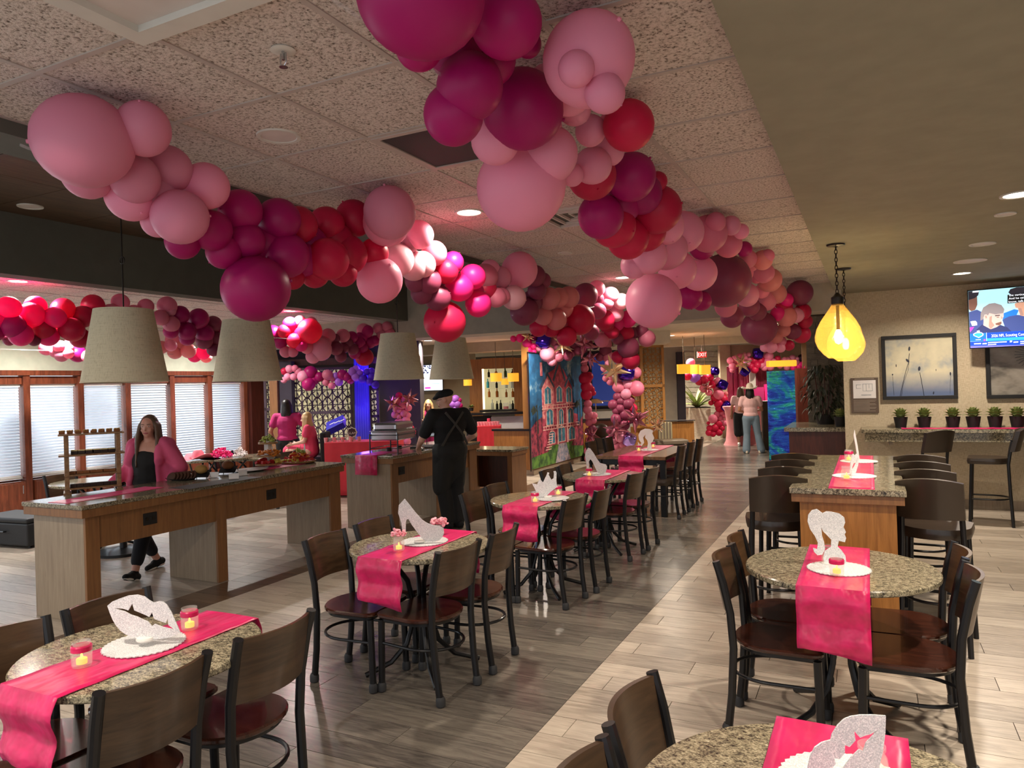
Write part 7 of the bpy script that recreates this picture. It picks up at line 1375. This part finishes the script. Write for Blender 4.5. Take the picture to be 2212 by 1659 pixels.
# booths, screens, planter, lobby ------------------------------------------------
t = thing('booth_bench', 'dark leather booth bench behind the balloon columns', 'bench', PD(1295, 990, 16.8)); O = Vector(t.location); slab('backrest', 'leather', 1268, 925, 1318, 1000, 16.9, .2, t, org=O, bevel=.03); slab('seat', 'leather', 1262, 975, 1320, 1010, 16.3, .6, t, True, org=O, bevel=.03)
o = blob('throw_cushion', MB().ell((0, 0, 0), (.2, .08, .17)), 'leather', None, .015, 2, PD(1298, 908, 16.6)); o.location.z = .66; tag(o, 'dark cushion on the booth bench behind the banner', 'cushion')
struct(slab('wall_booth', 'wall_charcoal', 1255, 740, 1345, 885, 19.5, .1)); struct(slab('wall_booth_low', 'white_trim', 1240, 885, 1400, 960, 19.4, .1, None, True))
t = thing('dark_screen', 'large dark blue glowing screen behind the balloon arch', 'television', PD(1308, 880, 19.2)); plain('tv_blueglow', '#1c2a6a', .3); emit('tv_deep', '#20357a', .35); slab('bezel', 'black_matte', 1278, 765, 1346, 880, 19.2, .05, t, org=Vector(t.location)); slab('screen', 'tv_deep', 1281, 768, 1344, 877, 19.19, .004, t, org=Vector(t.location))
tl = PD(1288, 905, 18.3); t = thing('side_cabinet', 'low dark cabinet under the metallic table lamp', 'cabinet', Vector((tl.x, tl.y, 0)), YAW); MB().box((-.4, -.2, 0), (.4, .2, tl.z-.03)).build('body', 'cherry_dark', t, 0); MB().box((-.42, -.22, tl.z-.03), (.42, .22, tl.z)).build('top', 'black_metal', t, 0)
t = thing('table_lamp', 'glass table lamp with a metallic shade behind the red balloons', 'lamp', PD(1288, 905, 18.3)); MB().lathe([(.06, 0), (.05, .02), (.012, .05), (.012, .4)], 16).build('base', 'foil_gold', t); MB().lathe([(.2, .4), (.17, .44), (.1, .5), (.03, .52)], 22).build('shade', 'foil_gold', t); MB().tube([(.0, 0, .45), (.35, 0, .45)], .012, 6).build('arm', 'foil_gold', t)
lattice('oak framed fretwork screen beside the booth, right column', 1387, 745, 1433, 922, 14.9, 3, 9, 'oak_screen', 'screen_tan', .007); lattice('oak framed fretwork screen half hidden by balloons, left column', 1368, 748, 1386, 925, 15.1, 1, 9, 'oak_screen', 'screen_tan', .007)
struct(slab('trim_25', 'paint_cream', 1340, 690, 1447, 744, 14.7, 1.2))
struct(slab('wall_bench_base', 'oak', 1366, 920, 1436, 1000, 15.2, .1, None, True))
t = thing('striped_bench', 'oak-ended bench with a striped back cushion behind the timber table', 'bench', PD(1465, 960, 14.3)); O = Vector(t.location); slab('oak_end', 'oak', 1453, 910, 1499, 990, 14.4, .12, t, True, org=O); slab('cap_rail', 'black_metal', 1420, 907, 1502, 911, 14.35, .2, t, org=O); slab('back_cushion', 'linen_stripe', 1424, 912, 1452, 950, 14.25, .12, t, org=O, bevel=.02); slab('seat_cushion', 'leather_tan', 1416, 950, 1488, 962, 13.9, .45, t, org=O, bevel=.02); slab('plinth', 'cherry_dark', 1418, 962, 1486, 990, 13.95, .4, t, True, org=O)
for k in range(4): slab('stripe', 'leather_tan', 1427+k*6.5, 912, 1429.5+k*6.5, 949, 14.24, .01, t, org=O)
struct(slab('wall_lobby', 'paint_grey', 1425, 735, 1474, 960, 19.6, .2, None, True)); struct(slab('trim_26', 'wall_charcoal', 1466, 760, 1478, 900, 19.4, .12, None, True))
ws = struct(slab('wall_stone', 'white_stone', 1478, 735, 1572, 960, 24.0, .2, None, True)); q = random.Random(2)
for r_ in range(16):
    for k in range(6):
        x0 = 1478+k*16+(r_ % 2)*7; slab('stone', 'white_stone', x0+.3, 760+r_*11+.3, min(1572, x0+15.7), 760+r_*11+10.6, 23.98-q.random()*.03, .05, ws)
t = thing('stone_planter', 'low white stone planter box in the far lobby', 'planter', PD(1503, 945, 20.8)); O = Vector(t.location)
for k in range(2): slab('stone_panel', 'white_stone', 1472+k*32, 881, 1503+k*32, 945, 20.8, .1, t, True, org=O)
slab('soil_bed', 'soil', 1473, 879, 1535, 883, 20.85, .6, t, org=O)
t = thing('agave_plant', 'spiky green agave growing in the white stone planter', 'plant', PD(1506, 880, 21.1)); lf2 = leafmesh(.9, .05, .35); q = random.Random(3)
for i in range(30): o = mk('leaf', lf2, 'leaf_green' if i % 4 else 'succulent', t, 0, (0, 0, -.02)); o.rotation_euler = (-q.uniform(.1, 1.15), q.uniform(-.2, .2), q.random()*6.28); s = q.uniform(.6, .95); o.scale = (s, s, s)
t = thing('exit_sign', 'small red lit EXIT sign over the far lobby', 'exit sign', PD(1516.5, 766, 20.0), YAW); MB().box((-.13, 0, -.085), (.13, .03, .085)).build('housing', 'white_plastic', t, 0); MB().box((-.12, -.004, -.078), (.12, 0, .078)).build('face', 'exit_red', t, 0); text_mesh('EXIT', .145, 'exit_white', 'lettering', (Vector((0, -.008, -.05)), Vector((1, 0, 0)), UZ), t, 'CENTER', .006, .8); MB().tube([(0, .015, .08), (0, .015, 2.84-t.location.z)], .012, 6).build('mount', 'white_trim', t)
struct(slab('wall_doorway', 'paint_tan', 1561, 745, 1577, 960, 21.6, .2, None, True)); struct(slab('wall_doorway_top', 'paint_tan', 1577, 740, 1760, 790, 21.7, .2)); struct(slab('trim_27', 'white_trim', 1577, 790, 1583, 950, 21.5, .1, None, True))
t = thing('fringe_curtain', 'metallic pink foil fringe curtain in the far doorway', 'curtain', PD(1625, 935, 21.3)); O = Vector(t.location); q = random.Random(9)
for i in range(46): x = 1574+i*2.05; slab('strand', 'foil_fringe', x, 792, x+1.7, 925+q.random()*10, 21.3+q.uniform(-.06, .06), .01, t, org=O)
t = thing('fringe_curtain', 'silver fringe strip hanging at the right edge of the far doorway', 'curtain', PD(1745, 800, 19.5)); O = Vector(t.location)
for i in range(7): slab('strand', 'foil_gold', 1733+i*2, 735, 1734.6+i*2, 795-(i % 3)*4, 19.5, .01, t, org=O)
struct(slab('door_1', 'white_trim', 1624, 800, 1632, 940, 21.1, .08, None, True))
t = thing('magenta_panel', 'tall magenta panel beside the woman in the white hat', 'panel', PD(1640, 930, 20.2)); slab('board', 'cloth_magenta', 1626, 836, 1656, 930, 20.2, .06, t, True, org=Vector(t.location)); slab('edge_strip', 'petal_pink', 1655, 830, 1662, 930, 20.15, .08, t, True, org=Vector(t.location))
for k, (x, lab) in enumerate(((1588, 'left of the woman in the white hat'), (1636, 'right of the woman in the white hat'))):
    p = PD(x, 950, 19.3); t = thing('cocktail_table', 'cocktail table in a stretched pink cover '+lab, 'table', Vector((p.x, p.y, 0))); MB().lathe([(.3, 0), (.24, .12), (.2, .5), (.24, .9), (.3, 1.0), (.3, 1.03), (.001, 1.03)], 28, cap=False).build('stretch_cover', 'cotton_pink', t)
# blue wrapped column --------------------------------------------------------------
p = PZ(1697, 1000, 0); pc0, pc1 = PD(1662, 1000, 15.3), PD(1722, 1000, 15.3); wC = (pc1-pc0).dot(ux0)*1.06; hC = PD(1690, 801, 15.3).z
t = thing('wrapped_column', 'tall box column wrapped in crinkled blue holographic foil', 'column', Vector((pc0.x, pc0.y, 0)), 0); n1, n2 = 10, 44; vs = []; fs = []; q = random.Random(21)
for k in range(n2+1):
    for i in range(n1+1): e = 0 if i in (0, n1) else 1; vs.append((wC*i/n1, -.022*e*abs(math.sin(k*.9+i*.6+q.random()*.8)), hC*k/n2))
for k in range(n2):
    for i in range(n1): a = k*(n1+1)+i; fs.append((a, a+1, a+n1+2, a+n1+1))
o = MB().add(vs, fs).build('foil_wrap', 'holographic', t, 30); m9 = o.modifiers.new('s', 'SOLIDIFY'); m9.thickness = .01
MB().box((0, .002, 0), (wC, .6, hC-.002)).build('box_core', 'cloth_navy', t, 0)
struct(slab('wall_brown', 'cherry_dark', 1730, 795, 1748, 1100, 14.2, .1, None, True))
p = PD(1657, 985, 17.6); t = thing('dark_chair', 'tall dark chair back left of the blue wrapped column', 'chair', Vector((p.x, p.y, 0)), YAW); MB().box((-.1, -.05, 0), (.25, .05, 1.2)).build('backrest', 'leather', t, 0, .02); MB().box((-.1, .05, .3), (.25, .5, .45)).build('seat', 'leather', t, 0, .02)
